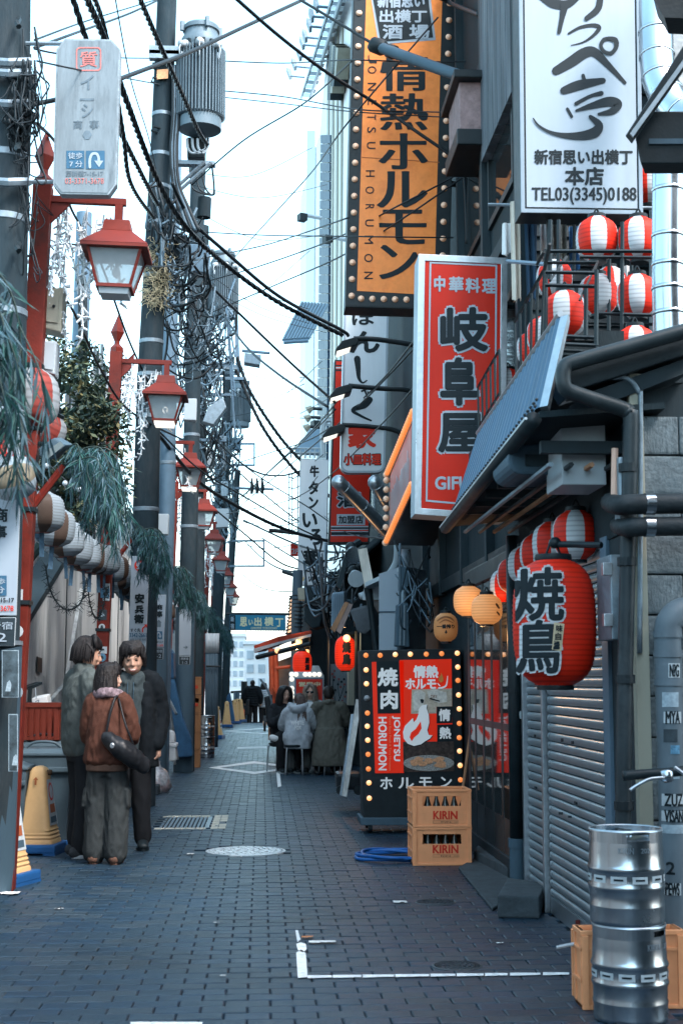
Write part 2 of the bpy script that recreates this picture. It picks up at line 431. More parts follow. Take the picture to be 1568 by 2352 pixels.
# manholes
def manhole(cx,cy,r,label,mat,name='manhole_cover'):
    t=thing(name,label,'manhole',(cx,cy,0))
    MB().lathe((cx,cy,0),[(r,-.03),(r,.001),(r*.93,.003),(r*.93,-.006),(.001,-.006)],40).build('rim',mat,t)
    q=random.Random(int(cx*100))
    for ring_r,n in((.12,5),(.3,8),(.5,14),(.7,20),(.84,28)):
        mb=MB()
        for k in range(n):
            a0=2*math.pi*(k+.12)/n;a1=2*math.pi*(k+.85)/n;r0=(ring_r-.07)*r;r1=(ring_r+.065)*r
            pts=[(cx+rr*math.cos(a),cy+rr*math.sin(a),-.006)for a,rr in((a0,r0),(a1,r0+.015),(a1,r1),(a0,r1-.01))]
            mb.prism(pts,(0,0,.009))
        mb.build('raised_pattern',mat,t)
manhole(-.12,12.18,.335,'bright white painted manhole cover in the middle of the pavement',M('manhole_white',(.62,.66,.68),.35,metal=.3,var=.2,scale=20,bump=.1,dirt=(.25,.28,.3),damt=.7,dscale=14))
DKM=M('manhole_dark',(.06,.075,.085),.45,metal=.4,var=.3,bump=.1)
manhole(1.12,9.3,.13,'small dark manhole cover beyond the scrap, in front of the concrete kerb',DKM)
manhole(.98,7.25,.125,'small dark manhole cover close to the painted line beside the keg crate',DKM)
# litter
LIT=M('litter_paper',(.7,.7,.68),.7,var=.15,bump=.1);LITO=M('litter_orange',(.5,.2,.08),.7,var=.3)
def scrap(label,px,py,w_,h_,mat=LIT):
    c=PZ(px,py,.004);s_=c.y/F;mb=MB();n=5
    for k in range(n):
        a=-w_/2+w_*k/n;b=-w_/2+w_*(k+1)/n
        mb.poly([c+Vector((a*s_,-h_*s_*(3+rnd.random()),.003+rnd.random()*.006)),c+Vector((b*s_,-h_*s_*(3+rnd.random()),.003+rnd.random()*.008)),c+Vector((b*s_,h_*s_*(3+rnd.random()),.004)),c+Vector((a*s_,h_*s_*3,.004))])
    tag(mb.build('litter_scrap',mat),label,'litter','scraps of litter on the pavement')
scrap('white paper scrap lying midway between the crates and the painted corner',918,2072,30,4)
scrap('crumpled dirty scrap with a brown end beside the painted corner',740,2164,60,4)
scrap('orange scrap lying on top of the painted corner',706,2153,26,3.5,LITO)
scrap('white scrap near the end of the long painted line, above the lower manhole',1147,2167,16,2)
scrap('thin white straw on the bare pavers short of the painted corner',498,2120,14,1.5)
scrap('thin white straw on the pavers near the white manhole',512,2242,12,1.5)
scrap('torn white leaflet at the foot of the far-left gray pole',20,2052,50,6)
scrap('crumpled white tissue on the pavers past the cream blocks',438,1962,16,3)
scrap('flat white scrap behind the standing trio',376,1793,14,2)
scrap('flat gray-white scrap on the pavers in front of the caution signs',136,2088,20,1.5)

# ================================================================== LEFT: embankment
XL=-2.35
wl=thing('embankment_wall','streaked pale concrete retaining wall with a sloping top behind the trash bins','wall',(XL,20,0))
prof=[(7.5,0),(60,0),(60,3.6),(19.2,3.6),(14.2,1.92),(11,1.7),(7.5,1.6)]
MB().prism([(XL,a,b)for a,b in prof],(-.28,0,0)).build('wall_face',WALLC,wl,bev=.015)
for yy in(17.3,23.5):MB().bb(XL-.01,XL+.012,yy-.012,yy+.012,.02,3.5 if yy>19 else 1.9+(yy-14.2)*.33).build('expansion_joint',DARK,wl)
MB().prism([(XL+.02,19.3,3.62),(XL+.02,14.1,1.93),(XL+.02,14.1,1.85),(XL+.02,19.3,3.52)],(-.3,0,0)).build('coping',DARK2,wl)
MB().prism([(XL+.05,13.2,0),(XL+.05,18.5,0),(XL+.05,18.5,2.6),(XL+.05,17.2,1.4),(XL+.05,13.2,.75)],(-.045,0,0)).build('buttress',STONE,wl)
o=MB().prism([(-3.05,8,0),(-3.05,60,0),(-3.05,60,5.4),(-3.05,24,5.2),(-3.05,14,3.7),(-3.05,8,3.2)],(-.3,0,0)).build('stone_embankment',STONE)
tag(o,'rough pale stone bank rising behind the streaked concrete wall','wall')
fp=thing('louvre_fence','fence of upright pale metal slats on the stone bank behind the lantern string','fence',(-2.75,13.5,1.7))
for k in range(16):
    yy=11.2+k*.34;z0=1.75+max(0,yy-14)*.3
    MB().box((-2.75,yy,z0+.75),(.05,.12,1.5),rz=.5).build('slat',ALU if k%2 else BOXW,fp)
sp=thing('sheet_pile_fence','tall uneven gray steel sheet piles standing above the bank behind the shrub','fence',(-2.9,18,3.5))
for k in range(22):
    px=150+k*5.4;Y=15.5+k*.32
    top=[905,880,930,870,905,850,880,860,850,895,880,850,795,805,815,790,835,845,880,900,870,890][k]
    a=P(px,top,Y);b_=P(px+6.4,top,Y+.12)
    o=MB().prism([(a.x,a.y,3.2),(b_.x,b_.y,3.2),(b_.x,b_.y,b_.z),(a.x,a.y,a.z)],(0,.1,0)).build('sheet_pile',(GALV,CONC,BOXW)[k%3],sp)

# ================================================================== RIGHT: shutter shop with block gable
XS=1.78
shop=thing('shutter_shop','small shop with steel roller shutters and a gray block gable at the near end','building',(XS,8,0))
BLK=M('split_block',(.125,.155,.17),.95,var=.35,scale=16,bump=.9,bs=38,dirt=(.05,.07,.08),damt=.8,dscale=5)
MB().prism([(1.8,6.66,0),(4.6,6.66,0),(4.6,6.66,3.45),(1.8,6.66,2.78)],(0,.24,0)).build('wall',DARK2,shop)
blkm=[]
for k in range(4):
    mb=MB().bb(-.197,.197,0,.06,-.092,.092);o=mb.build('block',BLK,None,loc=(0,0,0),bev=.012);blkm.append(o.data);bpy.data.objects.remove(o)
rw=0;z=.1
while z<3.5:
    x=1.98 if not rw%2 else 1.88
    while x<3.2 and z<2.62+(x-1.8)*.24:
        o=bpy.data.objects.new('block',rnd.choice(blkm));COL.objects.link(o);o.parent=shop
        o.location=(x-XS,6.6-8+rnd.uniform(-.006,.004),z);o.rotation_euler=(0,rnd.choice((0,math.pi)),0);o.scale.x=.5 if x==1.88 else 1
        x+=.3 if x==1.88 else .4
    z+=.19;rw+=1
MB().bb(1.735,1.80,6.56,6.62,0,2.86).build('corner_trim',BOXC,shop,bev=.004)
# gable verge, gutter and downpipe
v0=P(1296,838,6.5);v1=P(1590,752,6.5)
def along(a,b,t):return a.lerp(b,t)
mb=MB();mb.prism([v0+Vector((0,0,-.02)),v1+Vector((0,0,-.02)),v1+Vector((0,0,-.12)),v0+Vector((.05,0,-.12))],(0,.4,0));mb.build('roof_verge',BLACKM,shop,bev=.006)
mb=MB();mb.prism([v0+Vector((.1,.05,-.13)),v1+Vector((0,.05,-.13)),v1+Vector((0,.05,-.2)),v0+Vector((.14,.05,-.2))],(0,.35,0));mb.build('barge_board',DARK2,shop)
PIPE=M('downpipe_dark',(.018,.027,.032),.4,var=.25,scale=8,bump=.03,dirt=(.08,.1,.11),damt=.4)
gp=cr([P(1600,752,6.42),P(1450,795,6.42),P(1325,830,6.42),P(1298,842,6.42),P(1292,866,6.42),P(1298,892,6.42),P(1325,906,6.44),P(1425,938,6.5),P(1443,950,6.5),P(1447,975,6.5),P(1440,1300,6.5),P(1432,1700,6.5),P(1428,2100,6.5)],6)
MB().tube(gp,.037,12).build('downpipe',PIPE,shop,smooth=True)
for py in(1075,1290,1560,1850):
    c=P(1441-(py-1075)*.012,py,6.5);MB().lathe(c,[(.045,-.02),(.045,.02)],14).build('pipe_bracket',BLACKM,shop)
MB().tube(cr([P(1405,868,6.55),P(1440,870,6.55),P(1465,900,6.55),P(1470,960,6.55),P(1468,1500,6.55)],6),.012,8).build('conduit',GALV,shop,smooth=True)
# canopy panel (steep corrugated blue sheet), soffit
ca,cb=PX(1286,727,1.46),PX(1097,1000,1.46)           # upper edge near, far
cc,cd=PX(1238,935,1.30),PX(1036,1190,1.30)           # eave near, far
CORR=M('corrugated_blue',(.035,.09,.155),.5,var=.15,scale=6,bump=.05,dirt=(.022,.06,.1),damt=.5,streak=3)
cp=thing('corrugated_canopy','steep blue corrugated metal canopy over the shuttered shop front','canopy',(1.4,8.3,2.6))
mb=MB();n=84
for k in range(n+1):
    t=k/n;off=Vector((-.012 if(k%4)in(1,2)else 0,0,0))
    mb.v+=[ca.lerp(cb,t)+off,cc.lerp(cd,t)+off]
mb.f=[(2*k,2*k+2,2*k+3,2*k+1)for k in range(n)];mb.mi=[0]*n
mb.build('corrugated_sheet',CORR,cp)
mb=MB()
for k in range(40):
    t=(k+.5)/40
    for s_ in(.97,.9):mb.ball(ca.lerp(cb,t).lerp(cc.lerp(cd,t),s_)+Vector((-.016,0,0)),.009,6,4)
mb.build('rivets',BLACKM,cp,kind='stuff')
mb=MB();mb.prism([ca,ca+Vector((.03,-.04,.0)),cc+Vector((.03,-.04,0)),cc],(.02,.05,-.02));mb.build('end_flashing',ALU,cp)
mb=MB();mb.tube([ca+Vector((.0,0,.015)),cb+Vector((0,0,.015))],.018,6);mb.build('top_rail',ALU,cp)
mb=MB();mb.tube([cc+Vector((-.03,0,-.06)),cd+Vector((-.03,.1,-.06))],.04,8);mb.build('eave_gutter',BLACKM,cp,smooth=True)
mb=MB();mb.tube([cc+Vector((-.065,0,-.055)),cd+Vector((-.065,.1,-.055))],.008,5);mb.build('gutter_lip',ALU,cp)
mb=MB();mb.prism([cc+Vector((0,0,-.05)),cd+Vector((0,.1,-.05)),Vector((1.9,cd.y,cd.z+.0)),Vector((1.9,cc.y,cc.z+.0))],(0,0,.03));mb.build('soffit',DARK,cp)
mb=MB()
for k in range(7):
    yy=cc.y+.2+k*.42;mb.bb(1.34,1.85,yy-.025,yy+.025,2.5,2.56)
mb.build('joists',DARK2,cp,kind='stuff')
for k in range(4):MB().tube([(1.38+k*.1,cc.y+.15,2.44),(1.38+k*.1,cd.y-.1,2.42)],.014,5).build('soffit_rod',(GALV,BLACKM,WOOD,BLACKM)[k],cp)
# shutters
SHUT=M('shutter_slat',(.25,.3,.33),.3,metal=.55,var=.16,scale=10,bump=.04,dirt=(.12,.15,.17),damt=.7,dscale=5)
def shutter(label,y0,y1,ztop):
    t=thing('roller_shutter',label,'roller shutter',(XS,(y0+y1)/2,0))
    pr=[(0,0),(-.005,.004),(-.011,.014),(-.013,.026),(-.011,.038),(-.005,.047),(.004,.05)]
    mb=MB();pts=[(x,z)for x,z in pr]
    vs=[]
    for yy in(y0,y1):vs+=[(XS+x,yy,z)for x,z in pts]
    m_=len(pts);mb.add(vs,[(k,k+1,m_+k+1,m_+k)for k in range(m_-1)])
    o=mb.build('slat',SHUT,t,smooth=True);z=.1;first=True
    while z<ztop:
        if first:o.location=(0,0,z);first=False
        else:
            c=o.copy();COL.objects.link(c);c.parent=t;c.location=(rnd.uniform(-.001,.001),0,z)
        z+=.0555
    MB().bb(XS-.01,XS+.02,y0,y1,.0,.1).build('bottom_bar',ALU,t,bev=.005)
    MB().bb(XS-.02,XS-.012,(y0+y1)/2-.03,(y0+y1)/2+.03,.72,.735).build('pull_slot',BLACKM,t)
    MB().bb(XS+.012,XS+.03,y0,y1,.1,ztop).build('backing',BLACKM,t)
    return t
shutter('wide steel roller shutter directly behind the kegs',7.25,8.82,2.12)
shutter('narrow steel roller shutter between the dark pipe and the steel rail',8.92,9.5,2.12)
for yy,w_,m in((8.87,.05,ALU),(9.53,.05,ALU),(7.18,.13,BLUEST)):MB().bb(XS-.04,XS+.04,yy-w_/2,yy+w_/2,0,2.14).build('shutter_rail',m,shop,bev=.004)
MB().bb(XS-.03,XS+.2,6.9,9.6,2.12,2.5).build('shutter_housing',DARK,shop)
MB().bb(XS+.04,XS+.2,6.9,9.9,0,2.12).build('wall_behind_shutters',DARK,shop)
MB().bb(1.76,1.86,6.66,7.12,0,2.7).build('pier',DARK2,shop,bev=.004)
# gear under the eave
o=MB().bb(1.46,1.68,6.82,7.2,2.36,2.71).build('air_unit',BOXW,bev=.006);tag(o,'pale gray sheet metal duct box under the shop eave','duct box')
mb=MB();mb.prism([P(*q,7.15)for q in rrect(1166,1016,1300,1090,34)],(0,.5,0));o=mb.build('vent_cowl',BLUEGR,bev=.02);tag(o,'dark blue-gray rounded vent cowl beside the pale duct box','vent cowl')
o=MB().bb(1.64,1.79,6.62,6.9,1.6,2.0).build('meter_box',GALV,bev=.006);tag(o,'galvanised electric cabinet with hinges right behind the big red lantern','electric box')
MB().bb(1.60,1.645,6.6,6.64,1.9,1.96).build('hinge',ALU,o,bev=.003);MB().bb(1.60,1.645,6.6,6.64,1.66,1.72).build('hinge',ALU,o,bev=.003)
o=MB().bb(1.66,1.74,6.5,6.6,2.15,2.45).build('small_gray_box',GALV,bev=.01);tag(o,'pale square conduit housing beside the downpipe under the eave','conduit box')
o=MB().tube([P(1411,1030,6.55),P(1409,1160,6.55)],.016,8).build('copper_pipe',M('salmon_pipe',(.55,.36,.28),.5,var=.1,bump=.03));tag(o,'short salmon pink pipe running down beside the downpipe','pipe')
HP=M('insulation_dark',(.014,.02,.024),.6,var=.3,scale=10,bump=.5,bs=30)
for nm,lb,y0,r in(('insulated_pipe','upper of the two thick dark insulated pipes across the block gable',1158,.047),('insulated_pipe','lower of the two thick dark insulated pipes across the block gable',1210,.044)):
    x0=1400 if y0<1200 else 1420
    o=MB().tube(cr([P(x0,y0-4,6.7),P(x0+18,y0+2,6.44),P(x0+60,y0,6.38),P(1620,y0-2,6.38)],5),r,12).build(nm,HP,smooth=True);tag(o,lb,'pipe','insulated pipes across the block gable')
    MB().lathe(P(1490,y0,6.38),[(r+.004,-.022),(r+.004,.022)],14,axis='X').build('pipe_tape',STEEL,o,smooth='auto')
# gray vent pipe with stickers
VP=M('pvc_grey',(.1,.135,.16),.5,var=.2,scale=7,bump=.05,dirt=(.05,.07,.085),damt=.6,streak=3)
vp=thing('vent_pipe','fat gray plastic pipe covered in stickers at the corner behind the kegs','pipe',(1.72,6.3,0))
MB().tube(cr([Vector((2.05,6.54,1.73)),Vector((1.95,6.52,1.73)),Vector((1.89,6.5,1.69)),Vector((1.87,6.5,1.6)),Vector((1.87,6.5,1.2)),Vector((1.87,6.5,0))],7),.062,18).build('pipe',VP,vp,smooth=True)
for z in(1.62,1.53,1.4):MB().lathe((1.87,6.5,z),[(.067,-.016),(.067,.016)],20).build('collar',VP,vp,smooth='auto')
stk=[(1548,1540,28,33,'N?G',0),(1540,1607,36,34,'',1),(1545,1648,40,26,'MYA',0),(1540,1690,30,30,'',2),(1550,1722,22,20,'',3),(1545,1780,30,18,'',1),(1548,1838,50,28,'ZUZ',0),(1548,1875,50,24,'VISAN',0),(1548,1905,50,20,'',1),(1540,1995,0,0,'2',9),(1545,2043,36,28,'PEWS',0)]
def wrap_pipe(cx,cy,r):
    def pl(px,py):
        c0=P(px,py,cy-r);dx=max(-.96,min(.96,(c0.x-cx)/r));return Vector((cx+dx*r,cy-math.sqrt(1-dx*dx)*r,c0.z))
    return pl
STK=[M('sticker_white',(.4,.46,.49),.5,var=.15,scale=30,bump=0),M('sticker_pale',(.26,.34,.39),.5,var=.3,scale=40,bump=0),M('sticker_dark',(.03,.045,.055),.5,var=.3,scale=30,bump=0),M('sticker_blue',(.08,.2,.3),.5,var=.5,scale=60,bump=0)]
for px,py,w_,h_,tx,m in stk:
    pl=wrap_pipe(1.87,6.5,.0635);pl2=wrap_pipe(1.87,6.5,.0645)
    if m<9:
        mb=MB();n=8
        for k in range(n):
            a=px-w_/2+w_*k/n;b_=px-w_/2+w_*(k+1)/n
            mb.poly([pl(a,py-h_/2),pl(b_,py-h_/2),pl(b_,py+h_/2),pl(a,py+h_/2)])
        mb.build('sticker',STK[m],vp)
    if tx:text(MB(),tx,(px-max(w_,22)*.42,py-max(h_,44)*.34,px+max(w_,22)*.42,py+max(h_,44)*.34),pl2,.03).build('lettering',INK,vp)
# valve and handle above the kegs
vv=thing('pipe_valve','pipe valve with silver lever handle poking out above the kegs','valve',P(1500,1790,6.15))
MB().tube(cr([P(1430,1782,6.2),P(1480,1778,6.2),P(1530,1775,6.2),P(1568,1770,6.2)],4),.022,10).build('pipe',BLACKM,vv,smooth=True)
MB().lathe(P(1530,1782,6.15),[(.01,-.03),(.028,-.02),(.028,.02),(.01,.03)],12).build('valve_body',STEEL,vv,smooth=True)
MB().tube(cr([P(1524,1786,6.12),P(1490,1790,6.1),P(1460,1805,6.1),P(1446,1815,6.1)],4),[.008]*13,6).build('lever',ALU,vv,smooth=True)
MB().tube([P(1548,1762,6.1),P(1575,1782,6.1)],.008,6).build('lever',ALU,vv)

# big dark overhang (near, top right) with its steel edge beam
oh=thing('steel_awning','near dark awning frame with a bright diagonal edge beam above the gable','awning',P(1500,300,5.4))
MB().prism([P(1443,300,5.4),P(1458,318,5.4),P(1600,120,5.4),P(1600,55,5.4)],(0,.06,0)).build('edge_beam',BLACKM,oh,bev=.004)
MB().prism([P(1446,306,5.385),P(1453,314,5.385),P(1600,108,5.385),P(1600,92,5.385)],(0,.01,0)).build('edge_strip',ALU,oh)
MB().prism([P(1458,318,5.5),P(1470,375,5.5),P(1620,375,5.5),P(1620,255,5.5),P(1495,255,5.5)],(.05,.12,0)).build('canopy_box',BLACKM,oh,bev=.005)
MB().prism([P(1490,318,5.49),P(1620,318,5.49),P(1620,330,5.49),P(1490,330,5.49)],(0,.008,0)).build('lip',BLUEGR,oh)
MB().prism([P(1500,0,5.6),P(1525,40,5.6),P(1640,44,5.6),P(1640,-60,5.6),P(1510,-60,5.6)],(.06,.15,0)).build('upper_hood',BLACKM,oh)
# silver exhaust ducts
def duct(label,pts,r,name='exhaust_duct',rings=True,mat=None,grp='silver exhaust ducts'):
    c=cr(pts,7);t=thing(name,label,'duct',c[-1],grp)
    MB().tube(c,r,20).build('pipe',mat or STEEL,t,smooth=True)
    if rings:
        for k in range(3,len(c)-1,5):
            d=(c[k+1]-c[k-1]).normalized();q=d.to_track_quat('Z','Y').to_matrix()
            MB().lathe(c[k],[(r*1.0,-.012),(r*1.05,-.006),(r*1.05,.006),(r*1.0,.012)],20,rot=q).build('seam_ring',mat or STEEL,t,smooth=True)
    return t
duct('fat silver duct rising behind the white sign at the top corner',[P(1505,-80,8.6),P(1505,60,8.6),P(1508,140,8.55),P(1520,200,8.5),P(1560,260,8.4),P(1640,300,8.2)],.11)
duct('fat silver duct standing on the gable roof beside the striped lanterns',[P(1534,330,7.4),P(1534,420,7.4),P(1533,560,7.4),P(1533,640,7.4),P(1535,720,7.4),P(1538,800,7.4)],.088)
o=MB().prism([P(1525,20,9.5),P(1700,20,9.5),P(1700,800,9.5),P(1525,800,9.5)],(0,.4,0)).build('pale_block_wall',STONE);tag(o,'rough pale wall glimpsed between the silver ducts','wall')

# ================================================================== RIGHT: dark buildings down the alley
XB=1.92
b3=thing('grill_house','dark three storey building behind the orange vertical sign','building',(XB,12,0))
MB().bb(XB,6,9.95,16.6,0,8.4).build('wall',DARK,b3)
for k,(ya,yb,za,zb)in enumerate(((10.3,11.5,3.3,4.4),(11.8,13,3.3,4.4),(13.3,14.4,3.5,4.6),(10.4,11.6,5.2,6.3),(12,13.4,5.3,6.4),(14.6,16,5.2,6.3))):
    f=MB().ring([(XB-.03,ya,za),(XB-.03,yb,za),(XB-.03,yb,zb),(XB-.03,ya,zb)],[(XB-.03,ya+.06,za+.06),(XB-.03,yb-.06,za+.06),(XB-.03,yb-.06,zb-.06),(XB-.03,ya+.06,zb-.06)],(.06,0,0)).build('window',BLACKM,b3)
    MB().poly([(XB-.008,ya+.05,za+.05),(XB-.008,yb-.05,za+.05),(XB-.008,yb-.05,zb-.05),(XB-.008,ya+.05,zb-.05)]).build('pane',GLASSD,f)
for yy in(10.1,11.7,13.2,14.8,16.4):MB().bb(XB-.07,XB+.01,yy-.05,yy+.05,2.3,8.4).build('pilaster',DARK2,b3)
for zz in(3.05,4.85,6.75):MB().bb(XB-.05,XB+.01,9.95,16.6,zz-.06,zz+.06).build('ledge',DARK2,b3)
for z in[3.3+.11*k for k in range(44)]:   # dark clapboards on the end wall seen above the shop roof
    MB().prism([(XB,9.93,z),(4.6,9.93,z),(4.6,9.95,z+.1),(XB,9.95,z+.1)],(0,.01,0)).build('clapboard',DARK2 if int(z*9)%3 else DARK,b3)
TILE=M('mauve_stucco',(.25,.18,.18),.9,var=.25,scale=14,bump=.9,bs=40)
tb=P(1062,210,11.8);tb2=P(1148,322,11.8)
MB().bb(1.66,XB,11.6,12.3,tb2.z,tb.z).build('stucco_bay',TILE,b3,bev=.01)
MB().bb(1.6,XB,11.5,12.4,tb.z,tb.z+.07).build('bay_cap',BLACKM,b3,bev=.01);MB().bb(1.63,XB,11.55,12.35,tb2.z-.14,tb2.z).build('bay_skirt',BLACKM,b3,bev=.01)
wd=M('blackened_wood',(.07,.085,.1),.7,var=.5,scale=5,bump=.5,dirt=(.2,.23,.25),damt=.6,dscale=4,streak=7)
for k in range(7):
    a=PX(1045+k*20,0,1.86)
    MB().bb(1.84,XB-.005,10.15+k*.21,10.34+k*.21,5.8,8.4).build('wall_plank',wd,b3,bev=.004)
# roof edge with tiles and the eave rail seen at the top
for k in range(26):
    yy=10+k*.25;MB().tube([(1.55,yy,8.34),(1.95,yy,8.5)],.05,6).build('roof_tile',BOXC if k%2 else GALV,b3)
# louvred panel, door glass etc. at shop level
MB().bb(1.86,XB,9.95,16.6,2.32,2.45).build('fascia',BLACKM,b3)
# sliding glass door front
DF=M('door_frame_dark',(.018,.026,.03),.4,var=.2,bump=.03,dirt=(.09,.1,.11),damt=.4)
sf=thing('glass_shop_front','dark framed glass shop front mirroring the lit signboard','shop front',(XS,11,0))
MB().bb(XS-.02,XS+.12,9.72,12.25,0,.16).build('sill',DARK2,sf,bev=.01)
MB().bb(XS-.03,XS+.1,9.72,12.25,2.2,2.34).build('lintel',DF,sf,bev=.005)
for yy,w_ in((9.8,.13),(10.18,.07),(10.55,.08),(11.0,.07),(11.42,.08),(11.85,.07),(12.2,.1)):MB().bb(XS-.006,XS+.05,yy-w_/2,yy+w_/2,.16,2.2).build('stile',DF,sf,bev=.005)
for a,b_ in((9.86,10.15),(10.21,10.51),(10.59,10.97),(11.03,11.38),(11.46,11.82),(11.88,12.15)):
    MB().bb(XS-.002,XS+.01,a,b_,.42,2.2).build('pane',GLASSD,sf)
    MB().bb(XS-.003,XS+.02,a,b_,.16,.42).build('kick_panel',DF,sf);MB().bb(XS-.005,XS+.02,a,b_,1.05,1.1).build('rail',DF,sf)
o=MB().tube([(XS-.06,9.66,2.4),(XS-.06,9.66,.28)],.05,14);o=o.build('drain_pipe',BLACKM,smooth=True);tag(o,'dark vertical drain pipe between glass front and narrow shutter','pipe')
MB().lathe((XS-.06,9.66,.0),[(.055,.0),(.055,.3),(.062,.3),(.062,.36)],14).build('boot',BLUEGR,o,smooth='auto');MB().lathe((XS-.06,9.66,1.35),[(.057,-.02),(.057,.02)],14).build('band',BLACKM,o)
o=MB().poly([P(*q,9.595)for q in rrect(1192,1633,1203,1651,3)]).build('sticker',STK[0],o)
# steps and kerbs on the right
def curb(name,label,pts,h,mat,cat='kerb'):
    o=MB().prism([PZ(*q,0)for q in pts],(0,0,h)).build(name,mat,bev=.012);tag(o,label,cat);return o
CURB=M('kerb_concrete',(.05,.065,.075),.9,var=.3,scale=9,bump=.6,bs=40,dirt=(.06,.07,.075),damt=.6)
curb('concrete_step','rough concrete block step at the foot of the shutters',[(1142,2108),(1238,2110),(1254,2075),(1165,2062)],.13,CURB,'step')
curb('kerb_slab','worn concrete apron slab in front of the glass shop front',[(1052,1998),(1130,2094),(1172,2070),(1180,1990),(1090,1975)],.022,CURB)
curb('drain_kerb','low concrete kerb strip running under the glass shop front',[(1088,1980),(1200,2040),(1212,2022),(1100,1962)],.09,CURB)
# further dark buildings beyond the grill house
b4=thing('tavern_row','cluttered dark tavern row beyond the silver ducts','building',(XB,25,0))
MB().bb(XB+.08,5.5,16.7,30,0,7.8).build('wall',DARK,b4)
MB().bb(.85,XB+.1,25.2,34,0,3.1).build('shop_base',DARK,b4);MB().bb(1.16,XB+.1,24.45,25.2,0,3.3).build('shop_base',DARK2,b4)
MB().bb(1.5,XB+.1,17.5,23.2,2.3,2.5).build('fascia',BLACKM,b4)
for k in range(12):MB().tube([(1.3,24+k*.8,3.2),(2.1,24+k*.8,3.9)],.09,6).build('roof_tile',DARK2,b4)
MB().prism([(1.25,23.6,3.1),(1.25,33.5,3.1),(2.1,33.5,3.85),(2.1,23.6,3.85)],(0,0,.05)).build('roof',DARK2,b4)
for ya,yb,za,zb in((17.2,18.6,3.3,4.5),(19.2,20.6,3.4,4.6),(25,26.4,4.3,5.3),(28,29.6,4.3,5.3)):
    f=MB().ring([(XB+.05,ya,za),(XB+.05,yb,za),(XB+.05,yb,zb),(XB+.05,ya,zb)],[(XB+.05,ya+.07,za+.07),(XB+.05,yb-.07,za+.07),(XB+.05,yb-.07,zb-.07),(XB+.05,ya+.07,zb-.07)],(.06,0,0)).build('window',GALV,b4)
    MB().poly([(XB+.072,ya+.05,za+.05),(XB+.072,yb-.05,za+.05),(XB+.072,yb-.05,zb-.05),(XB+.072,ya+.05,zb-.05)]).build('pane',GLASSD,f)
    for q in range(1,4):MB().bb(XB+.055,XB+.07,ya+(yb-ya)*q/4-.01,ya+(yb-ya)*q/4+.01,za+.05,zb-.05).build('muntin',GALV,f)
# white panelled lean-to
wp=thing('white_metal_closet','white sheet metal enclosure with a small sloping roof behind the lit signboard','shed',P(900,1500,15.2))
MB().prism([P(870,1318,15.2),P(928,1300,15.2),P(928,1640,15.2),P(870,1640,15.2)],(.3,.6,0)).build('panel',SIGNW,wp)
MB().prism([P(838,1338,15.6),P(930,1296,15.1),P(930,1306,15.1),P(838,1348,15.6)],(.1,.5,0)).build('roof',BOXW,wp)
MB().prism([P(870,1404,15.19),P(928,1403,15.19),P(928,1406,15.19),P(870,1407,15.19)],(0,.004,0)).build('panel_seam',BLUEGR,wp)
MB().prism([P(835,1350,16),P(872,1335,16),P(872,1378,16),P(832,1378,16)],(.2,.3,0)).build('side_panel',BOXW,wp)
# ================================================================== tall pale tower
TW=M('tower_cladding',(.78,.8,.8),.5,var=.06,scale=.4,bump=0,dirt=(.62,.66,.68),damt=.4,dscale=.3)
TW2=M('tower_panel_blue',(.45,.54,.62),.4,var=.06,scale=.5,bump=0)
tw=thing('office_tower','tall pale office tower with a dark blue window strip behind the signs','building',(2.3,45,0))
pxy=lambda q:PX(q[0],q[1],2.3)
side=[(700,1500),(686,1320),(690,455),(735,305),(770,-120),(900,-120),(900,1500)]
MB().prism([pxy(q)for q in side],(14,0,0)).build('wall',TW,tw)
for y0 in range(0,46):   # window strip
    ya=310+y0*21.5
    if ya>1290:break
    xa=736-(ya-310)*.012;wpx=22
    f=MB().prism([PX(a,b,2.22)for a,b in((xa,ya),(xa+wpx,ya),(xa+wpx,ya+19.5),(xa,ya+19.5))],(.06,0,0)).build('window',GLASSB,tw)
MB().prism([PX(a,b,2.26)for a,b in((705,300),(724,300),(716,1300),(697,1300))],(.03,0,0)).build('cladding_panel',TW2,tw)
for xa in(752,762,772,782):MB().prism([PX(a,b,2.26)for a,b in((xa,60),(xa+4,60),(xa-2,1200),(xa-6,1200))],(.03,0,0)).build('mullion',BOXC,tw)
for k in range(4):MB().prism([PX(a,b,1.9)for a,b in((757-k*2+k*6,100+k*3),(764-k*2+k*6,100+k*3),(758-k*2+k*6,230-k*16),(751-k*2+k*6,230-k*16))],(.35,0,0)).build('wall_letter',BOXC if k%2 else DARK2,tw)
